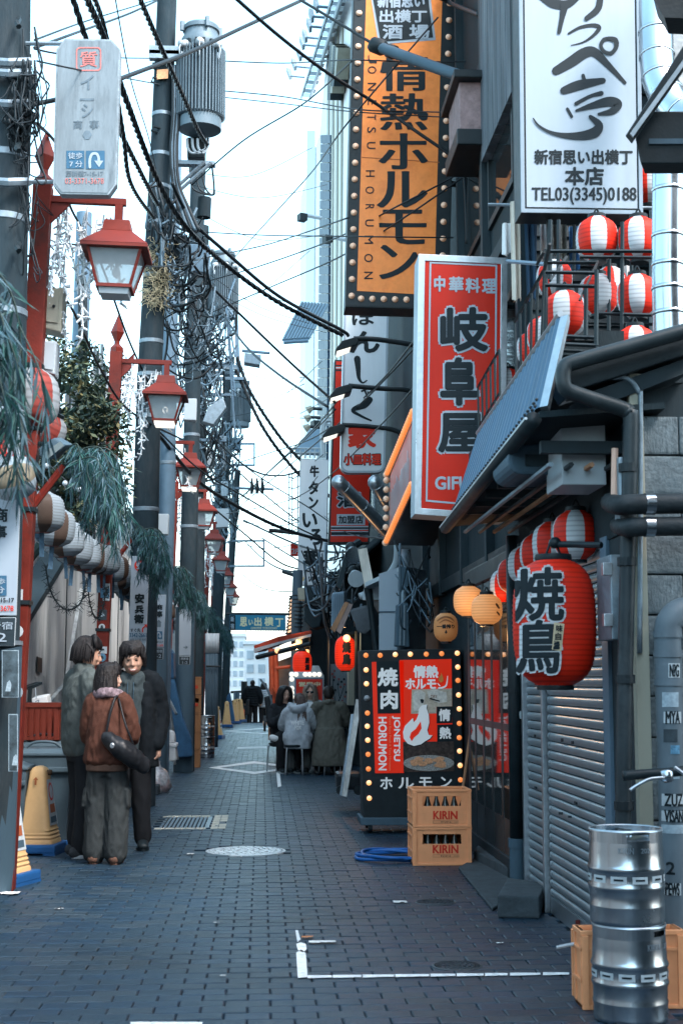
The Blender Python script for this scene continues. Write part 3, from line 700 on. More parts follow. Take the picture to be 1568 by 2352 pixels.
# lit billboard edge with spotlights
bbd=thing('billboard','slanting blue lattice edge of a billboard high on the pale tower','billboard',PX(700,225,2.0))
for k in range(24):
    t0=k/24;t1=(k+.8)/24
    a0=(693+t0*75,222-t0*240);a1=(693+t1*75,222-t1*240)
    MB().prism([PX(q[0],q[1],2.0)for q in(a0,a1,(a1[0]+19,a1[1]+2),(a0[0]+19,a0[1]+2))],(.15,0,0)).build('lattice_panel',GLASSB if k%2 else TW2,bbd)
MB().tube([PX(692,225,1.98),PX(770,-25,1.98)],.06,5).build('rail',BLUEST,bbd);MB().tube([PX(712,227,1.98),PX(790,-25,1.98)],.06,5).build('rail',BLUEST,bbd)
for k in range(8):
    px,py=[(660,163),(671,141),(683,118),(690,91),(696,74),(706,49),(711,26),(722,3)][k]
    t=thing('billboard_spotlight',['lowest','second','third','fourth','fifth','sixth','seventh','topmost'][k]+' billboard spotlight up the slanting tower edge, counted from the bottom','spotlight',PX(px,py,1.8),'spotlights along the tower billboard')
    Y=PX(px+35,py+14,2.0).y
    MB().tube([P(px+8,py+12,Y),P(px+40,py+15,Y)],.05,5).build('arm',BLUEST,t)
    MB().prism([P(px-2,py-8,Y),P(px+8,py-4,Y),P(px+11,py+10,Y),P(px+5,py+12,Y)],(0,.5,0)).build('lamp_head',GALV,t)
gpl=thing('gantry','blue steel lattice gantry jutting from the pale tower over the alley','gantry',P(690,785,33))
corners=[(651,787),(704,784),(752,703),(694,700)]
gp_=[P(651,787,33),P(708,783,33),P(752,705,37),P(694,700,37)]
for k in range(9):
    t=k/8;MB().tube([gp_[0].lerp(gp_[3],t),gp_[1].lerp(gp_[2],t)],.05,5).build('cross_bar',BLUEST,gpl)
    MB().tube([gp_[0].lerp(gp_[1],t)+Vector((0,0,.06)),gp_[3].lerp(gp_[2],t)+Vector((0,0,.06))],.04,5).build('long_bar',BLUEST,gpl)
for k in range(5):
    for j in range(3):
        if(k*3+j)%4==1:continue
        q=lambda a,b:gp_[0].lerp(gp_[3],a).lerp(gp_[1].lerp(gp_[2],a),b)
        MB().prism([q(k/5+.02,j/3+.03),q(k/5+.17,j/3+.03),q(k/5+.17,j/3+.28),q(k/5+.02,j/3+.28)],(0,0,.05)).build('deck_plate',BLUEGR,gpl)
for nm,px,py in(('lower of two floodlights on white arms by the window strip',725,975),('upper of two floodlights on white arms by the window strip',694,500),('floodlight on an arm just under the orange sign corner',752,550)):
    Y=32;t=thing('floodlight',nm,'floodlight',P(px,py,Y),'floodlights on the pale tower')
    MB().tube([P(px+4,py-6,Y),P(px+45,py+2,Y)],.05,5).build('arm',BOXW,t);MB().box(P(px,py,Y),(.18,.2,.16),rz=.4).build('lamp_head',BLACKM,t)
for k,(px,py)in enumerate(((712,938),(708,958),(706,980))):
    py+=0;Y=30;t=thing('warm_spotlight',['uppermost','middle','lowest'][k]+' of three small warm spotlights beside the tower window strip','spotlight',P(px,py,Y),'warm spotlights on the tower')
    MB().tube([P(px,py,Y),P(px+28,py+2,Y)],.035,5).build('arm',BLACKM,t);MB().tube([P(px-6,py+5,Y),P(px+5,py-2,Y)],[.09,.05],8).build('lamp_head',BOXC,t)
# lower gantry + ladder cage behind the white vertical sign
g2=thing('roof_stair','white roof railing and dark stair landing above the white vertical sign','railing',P(690,1030,31))
MB().prism([P(676,1038,31),P(712,985,33),P(735,985,33),P(735,1040,31)],(0,.4,0)).build('landing',BLUEST,g2)
for k in range(7):MB().tube([P(668+k*11,1052,31),P(668+k*11,1030,31)],.02,5).build('baluster',BOXW,g2)
for y in(1030,1040):MB().tube([P(666,y,31),P(742,y,31)],.022,5).build('rail',BOXW,g2)
MB().tube(cr([P(742,1050,30.8),P(741,980,30.8),P(752,965,30.8),P(766,975,30.8),P(768,1050,30.8)],5),.06,6).build('hoop',BOXW,g2)
lc=thing('ladder_cage','thin white ladder cage climbing beside the white vertical sign','ladder',P(672,1300,29))
for px in(664,671,684):MB().tube([P(px,1085,29),P(px,1230,29)],.012,4).build('upright',GALV,lc)
for k in range(6):MB().tube([P(662,1095+k*24,29),P(674,1099+k*24,29),P(688,1092+k*24,29)],.012,4).build('hoop',GALV,lc)

# ================================================================== far end
FARW=M('far_wall',(.72,.74,.76),.7,var=.08,scale=.4,bump=0);FARG=M('far_glass',(.35,.42,.48),.3,var=.2,scale=1,bump=0)
def far_building(label,x0,x1,Y,ytop,nx,ny,depth=8):
    a,b_=P(x0,ytop,Y),P(x1,ytop,Y)
    t=thing('far_building',label,'building',(a.x,Y,-1.45),'pale buildings beyond the end of the alley')
    MB().bb(a.x,b_.x,Y,Y+depth,-1.45,a.z).build('wall',FARW,t)
    for i in range(nx):
        for j in range(ny):
            wx=a.x+(b_.x-a.x)*(i+.5)/nx;wz=1+(a.z-1.2)*(j+.5)/ny;hw=(b_.x-a.x)/nx*.3;hz=(a.z-1)/ny*.28
            f=MB().bb(wx-hw,wx+hw,Y-.05,Y+.05,wz-hz,wz+hz).build('window',FARG,t)
    MB().bb(a.x-.1,b_.x+.1,Y-.12,Y+depth,a.z,a.z+.2).build('roof',FARW,t)
far_building('pale balconied apartment block seen under the blue alley sign',505,562,96,1462,4,5)
far_building('plain white block next to the far awning, beyond the crest',562,640,82,1480,3,3)
far_building('distant pale block rising behind the far street lamps',440,510,118,1420,4,5)
far_building('distant pale block behind the left poles',330,440,130,1390,5,5)
ff=thing('site_fence','blue-gray mesh fence gate beyond the crest behind the walkers','fence',P(560,1655,56))
for px in(540,547,561,568):MB().tube([P(px,1680,56),P(px,1590 if px!=561 else 1565,56)],.06 if px!=561 else .12,6).build('post',BLUEST if px!=561 else BLACKM,ff)
for k in range(7):MB().tube([P(540,1598+k*9,56),P(570,1597+k*9,56)],.018,4).build('wire',BLUEST,ff)
for k in range(10):MB().tube([P(541+k*3,1596,56),P(541+k*3,1665,56)],.012,4).build('wire',BLUEST,ff)
MB().tube([P(530,1590,56.3),P(572,1588,56.3)],.05,5).build('rail',BLACKM,ff)

# unseen masses continue the street beside the camera, added to darken the alley
for lb,q_ in(('dark building across the street, out of the picture',(-9,9,-19,-17,-.05,5)),('dark shop building next to the camera, out of the picture',(2.7,8,-17,3.4,-.05,7.5)),('stone bank next to the camera, out of the picture',(-6,-2.6,-17,7.2,-.05,3.3))):
    tag(MB().bb(*q_).build('unseen_building' if 'dark' in lb else 'stone_bank',DARK2 if 'dark' in lb else STONE),lb,'building' if 'dark' in lb else 'wall')

for px_,py_,w_,h_,m_ in((1229,1434,8,7,REDPT),(1228,1547,6,6,BLACKM),(1229,1571,5,7,REDPT),(1227,1690,4,6,BLACKM),(1302,1547,9,10,BLACKM),(1289,1700,5,8,BLACKM),(1313,1706,5,8,BLACKM),(1286,1868,9,6,DARK2),(1307,1876,7,5,DARK2),(1325,2118,9,10,REDPT)):
    MB().prism([PX(a_,b_,XS-.016)for a_,b_ in rect(px_-w_/2,py_-h_/2,px_+w_/2,py_+h_/2)],(.003,0,0)).build('sticker',m_,shop)
# ================================================================== SIGNS
def sign(name,label,poly,Y,depth,edge,face,ins=5,cat='sign',grp=None,lip=None):
    c=P(sum(p[0]for p in poly)/len(poly),max(p[1]for p in poly),Y)
    t=thing(name,label,cat,c,grp)
    pl=planeY(Y)
    MB().prism(on(pl,poly),(0,depth,0)).build('casing',edge,t,bev=.006)
    inn=inset(poly,ins)
    MB().prism(on(planeY(Y-.004),inn),(0,.003,0)).build('face',face,t)
    if lip:MB().ring(on(planeY(Y-.012),poly),on(planeY(Y-.012),inn),(0,.012,0)).build('frame',lip,t,bev=.003)
    return t
L1=lambda Y:planeY(Y-.007)
L2=lambda Y:planeY(Y-.010)
L3=lambda Y:planeY(Y-.013)
L4=lambda Y:planeY(Y-.016)
def gly(parent,items,pl,mat,off=.02,rot=0,name='lettering'):
    mb=MB()
    for b,r in items:text(mb,b,r,pl,off,rot)
    return mb.build(name,mat,parent)

# --- pawn shop sign on the big pole
EDW=M('weathered_edge',(.2,.25,.28),.6,var=.3,scale=9,bump=.1,dirt=(.06,.08,.1),damt=.7,dscale=4)
oct_=[(150,88),(257,90),(277,114),(268,423),(250,448),(140,446),(122,423),(130,112)]
Y=9.45
t=sign('shop_sign','weathered white eight-cornered sign with a red stamp hanging by the big pole',oct_,Y,.09,EDW,SIGNWD,5)
PINK=M('faded_red_print',(.42,.14,.13),.6,var=.2,scale=20,bump=0);GREYP=M('faded_grey_print',(.1,.14,.17),.6,var=.3,scale=20,bump=0);NAVY=M('navy_print',(.03,.1,.17),.5,var=.15,bump=0)
MB().ring(on(L1(Y),rrect(175,108,233,163,9)),on(L1(Y),rrect(178,111,230,160,7)),(0,.002,0)).build('stamp_frame',PINK,t)
gly(t,[('質',(184,118,224,154))],L1(Y),PINK,.015)
gly(t,[('イ',(186,172,216,206)),('シ',(188,238,214,270)),('商',(169,276,190,296)),('事',(206,276,228,296)),('西新宿7-15-17',(152,392,238,405))],L1(Y),GREYP,.02)
MB().poly(on(L1(Y),rect(184,226,217,231))).build('lettering',GREYP,t)
gly(t,[('03-3371-3678',(150,409,239,422))],L1(Y),PINK,.005)
flat('walk_panel',rect(153,346,194,387),L1(Y),NAVY,t);flat('arrow_panel',rect(198,346,241,388),L1(Y),NAVY,t)
gly(t,[('徒歩',(157,350,190,365)),('7 分',(160,369,190,384))],L2(Y),SIGNW,.02)
mb=MB();brush(mb,[(207,384,6),(207,366,6),(212,354,6),(222,353,6),(227,362,6),(227,372,6)],L2(Y));mb.poly(on(L2(Y),[(217,369),(238,369),(228,384)]));mb.build('arrow',SIGNW,t)
MB().tube([P(60,100,9.5),P(150,100,9.5)],.015,6).build('bracket',GALV,t);MB().tube([P(50,418,9.5),P(130,418,9.5)],.015,6).build('bracket',GALV,t)
MB().poly(on(L1(Y),[(196,300),(206,300),(212,310),(206,320),(196,320),(190,310)])).build('faded_mark',GREYP,t)

# --- orange vertical sign with bulbs
Y=13.4
# edge lines: left (815,-150)->(793,703), right (1050,-150)->(1018? ,712)
oL=lambda y:815-(y+150)*.0262;oR=lambda y:1053-(y+150)*.0275
poly=[(oL(-150),-150),(oR(-150),-150),(oR(712),712),(oL(705),705)]
t=sign('vertical_sign','tall orange vertical sign edged with round bulbs on a black border',poly,Y,.32,BLACKM,BLACKM,3)
ip=[(oL(-150)+30,-150),(oR(-150)-34,-150),(oR(672)-34,678),(oL(668)+26,668)]
flat('orange_panel',ip,L1(Y),SIGNO,t)
MB().poly(on(L2(Y),[(oL(360)+26,360),(oR(370)-30,372),(oR(372)-30,373.5),(oL(362)+26,361.5)])).build('panel_seam',M('seam_brown',(.3,.09,.03),.6,var=0,bump=0),t)
bulb_me=MB().lathe((0,0,0),[(.001,-.055),(.018,-.053),(.027,-.04),(.029,-.02),(.029,0),(.033,.004)],12,axis='Y').build('bulb',BULBOFF,smooth=True,loc=(0,0,0)).data
bpy.data.objects.remove([o for o in COL.objects if o.data==bulb_me][0])
def bulbs(t,pts,Y,mats=None,sc=1.,name='bulb'):
    for k,q in enumerate(pts):
        o=bpy.data.objects.new(name,bulb_me);COL.objects.link(o);o.parent=t
        o.location=P(q[0],q[1],Y)-org(t);o.scale=(sc,)*3;o.rotation_euler=(0,0,math.pi)
        if mats:
            m=mats[k%len(mats)]
            o.material_slots[0].link='OBJECT';o.material_slots[0].material=m
bl=[]
y=-8
for k in range(19):bl.append((oL(y)+14,y));y+=38.2
y=8
for k in range(16):bl.append((oR(y)-17,y));y+=38.6
for k in range(6):bl.append((829+k*26,686+k*.6))
bulbs(t,bl,Y-.008,None,.95)
pl=L2(Y)
pl=L2(Y)
for b,r in(('情',(872,124,985,209)),('熱',(872,214,983,299)),('ホ',(868,306,983,389)),('ル',(864,393,982,477)),('モ',(870,481,979,561)),('ン',(870,562,960,641))):
    text(MB(),b,r,pl,.012,0,4.2).build('lettering',INK,t)
mb=MB()
for b,y0,y1,x0 in(('J',126,145,845),('O',152,169,844),('N',190,208,844),('E',230,241,844),('T',263,275,843),('S',292,305,843),('U',326,342,842),('H',391,406,840),('O',428,445,839),('R',469,481,839),('U',504,520,838),('M',541,560,837),('O',583,602,836),('N',624,641,836)):
    text(mb,b,(x0,y0,x0+20,y1),pl,.006,90)
mb.build('lettering',INK,t)
flat('patch_border',[(850,-14),(986,-26),(1000,92),(869,102)],L2(Y),SIGNW,t)
flat('patch',[(855,-9),(981,-20),(994,86),(874,96)],L3(Y),INK,t)
gly(t,[('新宿思い',(866,-16,975,18)),('出横丁',(871,22,980,52)),('酒 場',(878,56,986,90))],L4(Y),SIGNW,.035)
for z in(120,420):MB().tube([P(1010,z,Y+.2),P(1075,z+6,Y+.2)],.03,6).build('bracket',BLACKM,t)

# --- red sign of the Chinese diner
Y=10.4
poly=[(961,583),(1165,592),(1160,1196),(952,1181)]
t=sign('shop_sign','red vertical sign framed in white reading three big dark characters above GIFU',poly,Y,.3,SIGNW,SIGNR,15,lip=ALU)
MB().ring(on(L1(Y),[(986,601),(1141,608),(1137,1166),(977,1152)]),on(L1(Y),[(990,605),(1137,612),(1133,1162),(981,1148)]),(0,.002,0)).build('white_border',SIGNW,t)
gly(t,[('中',(996,633,1022,670)),('華',(1030,635,1064,671)),('料',(1068,638,1102,673)),('理',(1106,640,1139,674))],L1(Y),SIGNW,.035)
for b,r in(('岐',(1010,705,1121,808)),('阜',(1010,820,1098,932)),('屋',(1005,948,1110,1040))):
    g=1.5
    text(MB(),b,(r[0]-5,r[1]-5,r[2]+5,r[3]+5),L1(Y),.075).build('outline',SIGNW,t)
    text(MB(),b,r,L2(Y),.036).build('lettering',INK,t)
gly(t,[('GIFUYA',(998,1094,1128,1125))],L1(Y),SIGNW,.04)
for zz in(700,1000):MB().tube([P(1120,zz,Y+.15),P(1215,zz+5,Y+.15)],.03,6).build('bracket',BLACKM,t)

# --- big white sign, top right
Y=9.0
poly=[(1190,-90),(1468,-90),(1476,492),(1196,488)]
t=sign('shop_sign','large white sign with sweeping brush characters and a telephone number',poly,Y,.24,BLACKM,SIGNW,13)
EDGEGREY=M('sign_edge_grey',(.2,.26,.31),.5,var=.1,bump=0)  # even grey of the sign's outer frame
MB().ring(on(planeY(Y-.012),poly),on(planeY(Y-.012),inset(poly,9)),(0,.012,0)).build('frame',EDGEGREY,t,bev=.003)
pl=L1(Y);mb=MB()
for st in([(1243,-6,14),(1270,8,22),(1300,10,20),(1326,-6,12)],[(1296,10,20),(1290,40,12),(1283,74,9)],[(1378,-8,14),(1372,20,15),(1346,42,11)],
           [(1305,77,5),(1331,63,7),(1361,58,9),(1375,64,10),(1361,82,7),(1338,97,4),(1311,104,2)],
           [(1396,88,9),(1412,92,12),(1414,108,10),(1402,122,9),(1386,118,9),(1379,104,8),(1386,91,9),(1398,88,8)],
           [(1276,163,20),(1311,142,25),(1341,122,25),(1364,120,22),(1394,148,15),(1434,190,8)],
           [(1338,173,8),(1342,188,9)],[(1294,208,18),(1331,195,23),(1384,185,13)],[(1322,238,9),(1354,221,8),(1380,214,11)],
           [(1322,254,5),(1357,243,14),(1397,233,22),(1418,239,20),(1405,255,16),(1374,262,6)],[(1302,250,7),(1312,268,7)],
           [(1355,268,9),(1374,286,18),(1366,303,24),(1338,311,20),(1298,311,12),(1262,303,7),(1236,288,5),(1224,272,3)]):
    brush(mb,st,pl)
mb.build('brush_lettering',INK,t)
gly(t,[('新宿思い出横丁',(1226,343,1452,378))],pl,INK,.035)
gly(t,[('本店',(1296,383,1386,426))],pl,INK,.035)
text(MB(),'TEL03(3345)0188',(1220,430,1461,470),pl,.014,0,2.2).build('lettering',INK,t)
MB().tube([P(1440,60,Y+.15),P(1560,62,Y+.3)],.03,6).build('bracket',BLACKM,t);MB().tube([P(1260,505,Y+.12),P(1262,600,Y+.12)],.02,6).build('bracket',BLACKM,t)

# --- rounded white tavern sign
Y=20.0
cx=lambda y:839-(y-700)*.0225
poly=[(x-(y-700)*.0235,y)for x,y in rrect(790,640,893,1086,20)]
SIGNW_LIFTED=M('sign_white_lifted',(.5,.57,.62),.4,var=.05,scale=3,bump=0,dirt=(.36,.42,.46),damt=.4,streak=5)  # lighter copy of the sign white; the colour offsets shade from the buildings
t=sign('shop_sign','white round-cornered sign below the orange one with a red character near its foot',poly,Y,.2,ALU,SIGNW_LIFTED,5,lip=SIGNW)
pl=L1(Y)
gly(t,[('ぼ',(808,710,862,747))],pl,INK,.03);gly(t,[('ん',(803,760,872,811))],pl,INK,.045)
mb=MB();brush(mb,[(820,824,15),(822,845,12),(824,868,8),(832,879,4),(842,874,3)],pl)
brush(mb,[(849,918,14),(836,930,16),(810,942,9),(828,955,6),(852,966,4)],pl);mb.build('brush_lettering',INK,t)
gly(t,[('ゃ',(828,886,856,912))],pl,INK,.03)
gly(t,[('家',(798,977,864,1030))],pl,REDP,.05)
gly(t,[('小皿料理',(788,1040,876,1070))],pl,INK,.06);gly(t,[('小皿料理',(790,1042,874,1068))],L2(Y),REDP,.03)

# --- red sign with stripes
Y=22.0
t=sign('shop_sign','red sign with dark stripes at its foot behind the silver ducts',[(768,826),(864,828),(848,1248),(754,1249)],Y,.25,BLACKM,SIGNR,4)
pl=L1(Y)
for a,b_,m in((1208,1211,SIGNW),(1211,1215,INK),(1215,1217,SIGNW),(1220,1222,SIGNW),(1222,1229,INK),(1229,1231,SIGNW),(838,841,INK),(843,846,SIGNW),(848,852,INK)):
    MB().poly(on(pl,[(760 if a>1000 else 771,a),(845 if a>1000 else 860,a),(845 if a>1000 else 860,b_),(760 if a>1000 else 771,b_)])).build('stripe',m,t)
flat('white_label',rect(773,1181,838,1206),pl,SIGNW,t)
gly(t,[('加盟店',(777,1184,834,1203))],L2(Y),INK,.03)
gly(t,[('酒',(771,1128,830,1168))],pl,SIGNW,.09);gly(t,[('酒',(774,1131,827,1165))],L2(Y),INK,.045)

# --- long white sign with beer star
Y=27.0
t=sign('shop_sign','tall white sign with black brush characters and a gold star at its foot',[(690,1053),(755,1056),(747,1345),(683,1344)],Y,.22,BOXW,SIGNW_LIFTED,1.5)
pl=L1(Y)
gly(t,[('牛',(711,1069,733,1096)),('タ',(708,1105,732,1136)),('ン',(708,1141,731,1169)),('い',(694,1178,729,1212)),('ろ',(711,1214,739,1252)),('葉',(696,1262,730,1303))],pl,INK,.045)
st=[(697+math.sin(k*math.pi/5)*(8.2 if k%2==0 else 3.3),1330-math.cos(k*math.pi/5)*(9 if k%2==0 else 3.6))for k in range(10)]
flat('star',st,pl,M('gold_print',(.5,.4,.22),.5,var=0,bump=0),t);gly(t,[('SAPPORO',(708,1324,741,1336))],pl,INK,.03)
Y=28.5
t=sign('floor_sign','little red board reading 2F beside the tall white sign',rect(667,1249,687,1277),Y,.1,SIGNR,SIGNR,1,lip=None)
gly(t,[('2F',(670,1260,684,1272))],L1(Y),SIGNW,.03)

# --- alley name banner at the far end
Y=44
t=sign('alley_sign','blue banner sign hung across the far end of the alley with cream lettering',[(527,1412),(656,1413),(656,1448),(527,1447)],Y,.25,NAVY,M('banner_blue',(.02,.16,.26),.5,var=.1,bump=0),.8)
pl=L1(Y);CREAMP=M('cream_print',(.6,.56,.36),.5,var=0,bump=0)
flat('dark_end',rect(528,1413,541,1446.5),pl,INK,t)
gly(t,[('新',(530,1416,538,1428)),('宿',(530,1432,538,1444))],L2(Y),SIGNW,.02)
gly(t,[('思',(551,1417,568,1439)),('い',(571,1423,581,1436)),('出',(584,1418,601,1438)),('横',(607,1417,628,1438)),('丁',(632,1420,651,1440))],pl,CREAMP,.035)
gly(t,[('OMOIDE YOKOCHO',(576,1440,636,1445.5))],pl,CREAMP,.02)
for k in range(22):MB().ball(P(530+k*5.8,1450,Y),.02,6,4).build('lamp_bead',BLACKM,t)
MB().tube([P(520,1410,Y+.1),P(665,1411,Y+.1)],.05,6).build('support_bar',BLACKM,t)

# --- lit signboard standing on the pavement
Y=13.5
t=thing('signboard','lit black signboard on castors with red poster and glowing bulbs round its edge','signboard',P(945,1905,Y))
body=[(826,1494),(1058,1490),(1064,1880),(834,1880)]
MB().prism(on(planeY(Y),body),(0,.35,0)).build('cabinet',BLACKM,t,bev=.008)
MB().prism(on(planeY(Y-.06),[(828,1879),(1070,1879),(1070,1896),(828,1896)]),(0,.5,0)).build('base',BLUEGR,t,bev=.008)
for px in(850,1045):
    for dy in(.0,.36):MB().lathe(P(px,1905,Y)+Vector((0,dy,.02)),[(.045,-.018),(.045,.018)],14,axis='X').build('castor',BLACKM,t)
pl=L1(Y);q=lambda zx,zy:(815+.3842*zx,1463.7+.3842*zy)
zr=lambda a,b,c,d:[q(a,b),q(c,b),q(c,d),q(a,d)]
flat('poster_red',[q(100,148),q(290,142),q(292,811),q(120,813)],pl,REDB,t)
flat('poster_red',[q(265,136),q(576,130),q(582,640),q(286,640)],pl,REDB,t)
flat('poster_dark',[q(286,625),q(590,622),q(592,800),q(290,806)],L2(Y),M('grill_dark',(.05,.035,.03),.6,var=.7,scale=30,bump=0),t)
flat('poster_dark',[q(127,145),q(264,141),q(272,455),q(135,457)],L2(Y),INK,t)
FOAM=M('poster_foam',(.62,.58,.52),.6,var=.25,scale=40,bump=0);BEER=M('poster_beige',(.5,.42,.33),.6,var=.25,scale=40,bump=0)
flat('poster_photo',[q(338,312),q(578,306),q(579,412),q(486,416),q(486,455),q(334,458)],L2(Y),BEER,t)
mb=MB();mb.poly(on(L3(Y),[q(345,345),q(358,322),q(395,316),q(420,335),q(412,395),q(400,440),q(350,440)]));mb.poly(on(L3(Y),[q(430,325),q(470,310),q(545,330),q(550,385),q(500,395),q(440,365)]));mb.build('poster_mugs',FOAM,t)
mb=MB();mb.poly(on(L4(Y),[q(446,362),q(505,378),q(505,386),q(446,370)]));mb.poly(on(L4(Y),[q(388,372),q(400,368),q(412,375),q(408,392),q(396,395)]));mb.build('poster_detail',INK,t)
gly(t,[('DRY',(815+.3842*452,1463.7+.3842*345,815+.3842*490,1463.7+.3842*364))],L4(Y),M('brown_print',(.25,.12,.08),.6,var=0,bump=0),.02)
for a,b_ in((q(487,415),q(580,513)),(q(490,523),q(583,622))):flat('poster_dark',[a,(b_[0],a[1]-1),b_,(a[0],b_[1]+1)],L3(Y),INK,t)
gl=lambda b,a1,b1,a2,b2:(b,q(a1,b1)+q(a2,b2))
gly(t,[gl('焼',135,182,257,294),gl('肉',152,316,256,430),gl('情',500,428,570,502),gl('熱',504,536,574,608)],L4(Y),WHITEP,.035)
gly(t,[gl('情熱',348,168,498,244),gl('ホルモ',300,246,485,310)],L4(Y),WHITEP,.045)
mb=MB();brush(mb,[q(500,304)+(4,),q(525,300)+(4,),q(545,285)+(3.5,),q(553,232)+(1.5,)],L4(Y));brush(mb,[q(494,276)+(2.5,),q(506,290)+(2.5,)],L4(Y));mb.build('lettering',WHITEP,t)
text(MB(),'JONETSU',q(221,470)+q(270,741),L4(Y),.035,90).build('lettering',WHITEP,t)
text(MB(),'HORUMON',q(139,476)+q(190,796),L4(Y),.035,90).build('lettering',WHITEP,t)
text(MB(),'Please Enjoy Fresh & Tasty Horumon',q(199,474)+q(216,796),L4(Y),.0,90).build('lettering',M('orange_print',(.7,.25,.12),.5,var=0,bump=0),t)
gly(t,[gl('ホ',150,836,224,908),gl('ル',258,838,352,905),gl('モ',382,836,460,900),gl('ン',510,834,578,898)],pl,WHITEP,.03)
fl_=[(421,402),(431,402),(427,425),(440,462),(443,510),(431,556),(440,584),(462,586),(446,606),(418,622),(394,640),(352,650),(314,636),(290,606),(286,566),(298,530),(325,503),(345,482),(350,508),(366,492),(378,462),(380,430),(398,408)]
mb=MB();mb.poly(on(L3(Y),[q(a+4,b+4)for a,b in fl_]));mb.build('flame_shadow',INK,t)
flat('flame',[q(*p)for p in fl_],L4(Y),WHITEP,t)
flat('flame_core',[q(*p)for p in[(338,622),(326,598),(334,570),(362,548),(392,503),(397,545),(378,578),(352,600)]],planeY(Y-.019),REDB,t)
flat('little_flame',[q(*p)for p in[(512,272),(498,258),(500,240),(512,226),(514,210),(526,236),(527,262)]],L4(Y),M('flame_orange',(.65,.25,.06),.5,var=.3,bump=0),t)
MEAT=M('poster_meat',(.6,.3,.16),.5,var=.35,scale=60,bump=0)
flat('poster_grill',[q(288+152+math.cos(a)*152,752+math.sin(a)*48)for a in[k*math.pi/12 for k in range(24)]],L3(Y),M('poster_mesh',(.3,.29,.27),.5,var=.6,scale=90,bump=0),t)
pr_=random.Random(4)
for k in range(13):
    a,b_=345+pr_.random()*185,722+pr_.random()*55;rx=18+pr_.random()*14;ry=10+pr_.random()*6
    flat('poster_meat',[q(a+math.cos(c)*rx,b_+math.sin(c)*ry)for c in[j*math.pi/5 for j in range(10)]],planeY(Y-.017-k*.0004),MEAT,t)
BY=[(65,108),(66,195),(68,278),(74,453),(73,532),(76,615),(78,700),(80,787),(83,870),(85,962),(150,108),(240,103),(330,101),(425,101),(517,98),(610,95),(613,178),(614,258),(618,345),(622,428),(622,515),(622,600),(624,680),(627,766),(629,852)]
bulbs(t,[q(*b)for b in BY],Y-.006,[BULB,BULBHOT,BULBHOT,BULB,BULBHOT,BULBHOT,BULB],.74)
bulbs(t,[q(71,365)],Y-.006,[M('bulb_dead',(.3,.32,.34),.3,var=0,bump=0)],.9)
MB().tube([q2 for q2 in(P(1062,1815,12.2),P(1085,1640,12.3))],.012,6).build('broom_handle',WOOD,tag(MB().tube([P(1086,1640,12.3),P(1092,1500,12.35)],[.05,.035],8).build('folded_umbrella',M('black_cloth',(.015,.02,.024),.9,var=.3,bump=.2)),'furled dark umbrella with a wooden shaft leaning beside the lit signboard','umbrella'))

# --- side panel with lit bulb edges (faces the alley at an angle)
t=thing('bulb_sign','slanted red side sign with orange bulb strips under the red diner sign','sign',P(920,1200,14.2))
A,B,C,D=P(955,940,13.2),P(893,1086,15.4),P(891,1252,15.4),P(952,1118,13.2)
MB().prism([A,B,C,D],(.5,.1,0)).build('casing',BLACKM,t,bev=.005)
def bq(u,v):return A.lerp(B,u).lerp(D.lerp(C,u),v)+Vector((-.012,-.004,0))
MB().poly([bq(.1,.1),bq(.9,.12),bq(.9,.88),bq(.1,.9)]).build('face',SIGNR,t)
gm=MB();rr=random.Random(2)
for k in range(16):
    u=.16+k*.045;mv=.35+rr.random()*.15;gm.poly([bq(u,mv)+Vector((-.004,0,0)),bq(u+.018,mv-.03)+Vector((-.004,0,0)),bq(u+.016,.8+rr.random()*.06)+Vector((-.004,0,0)),bq(u+.002,.82)+Vector((-.004,0,0))])
gm.build('streak_lettering',SIGNW,t)
for u,v in[(k/26,.03)for k in range(27)]+[(k/26,.97)for k in range(27)]+[(.98,.12+k*.13)for k in range(6)]:
    o=MB().ball(bq(u,v)+Vector((-.02,0,0)),.03 if u<.98 else .036,8,6).build('bulb',BULB if u<.98 else BULBOFF,t,smooth=True)
MB().prism([A+Vector((0,0,-.75)),Vector((1.9,A.y,D.z)),Vector((1.9,C.y,C.z)),C],(0,0,-.03)).build('underside',BLACKM,t)if False else None

# --- lit "open" board by the far stall
Y=23.5
t=sign('open_sign','silver framed sign with white bulbs behind the seated group',[(664,1543),(715,1543),(717,1529),(732,1529),(744,1552),(744,1618),(664,1618)],Y,.2,ALU,ALU,1.5)
flat('red_panel',rect(680,1560,740,1618),L1(Y),REDP,t);gly(t,[('営業中',(686,1566,736,1577))],L2(Y),CREAMP,.04)
MB().ring(on(L1(Y),rect(677,1557,742,1620)),on(L1(Y),rect(680,1560,740,1618)),(0,.002,0)).build('trim',BLUEST,t)
bulbs(t,[(670,1549),(680,1549),(701,1549),(711,1549),(722,1549),(733,1549),(670,1560),(670,1581),(670,1591),(670,1601)],Y-.006,[BULBW],1.25)

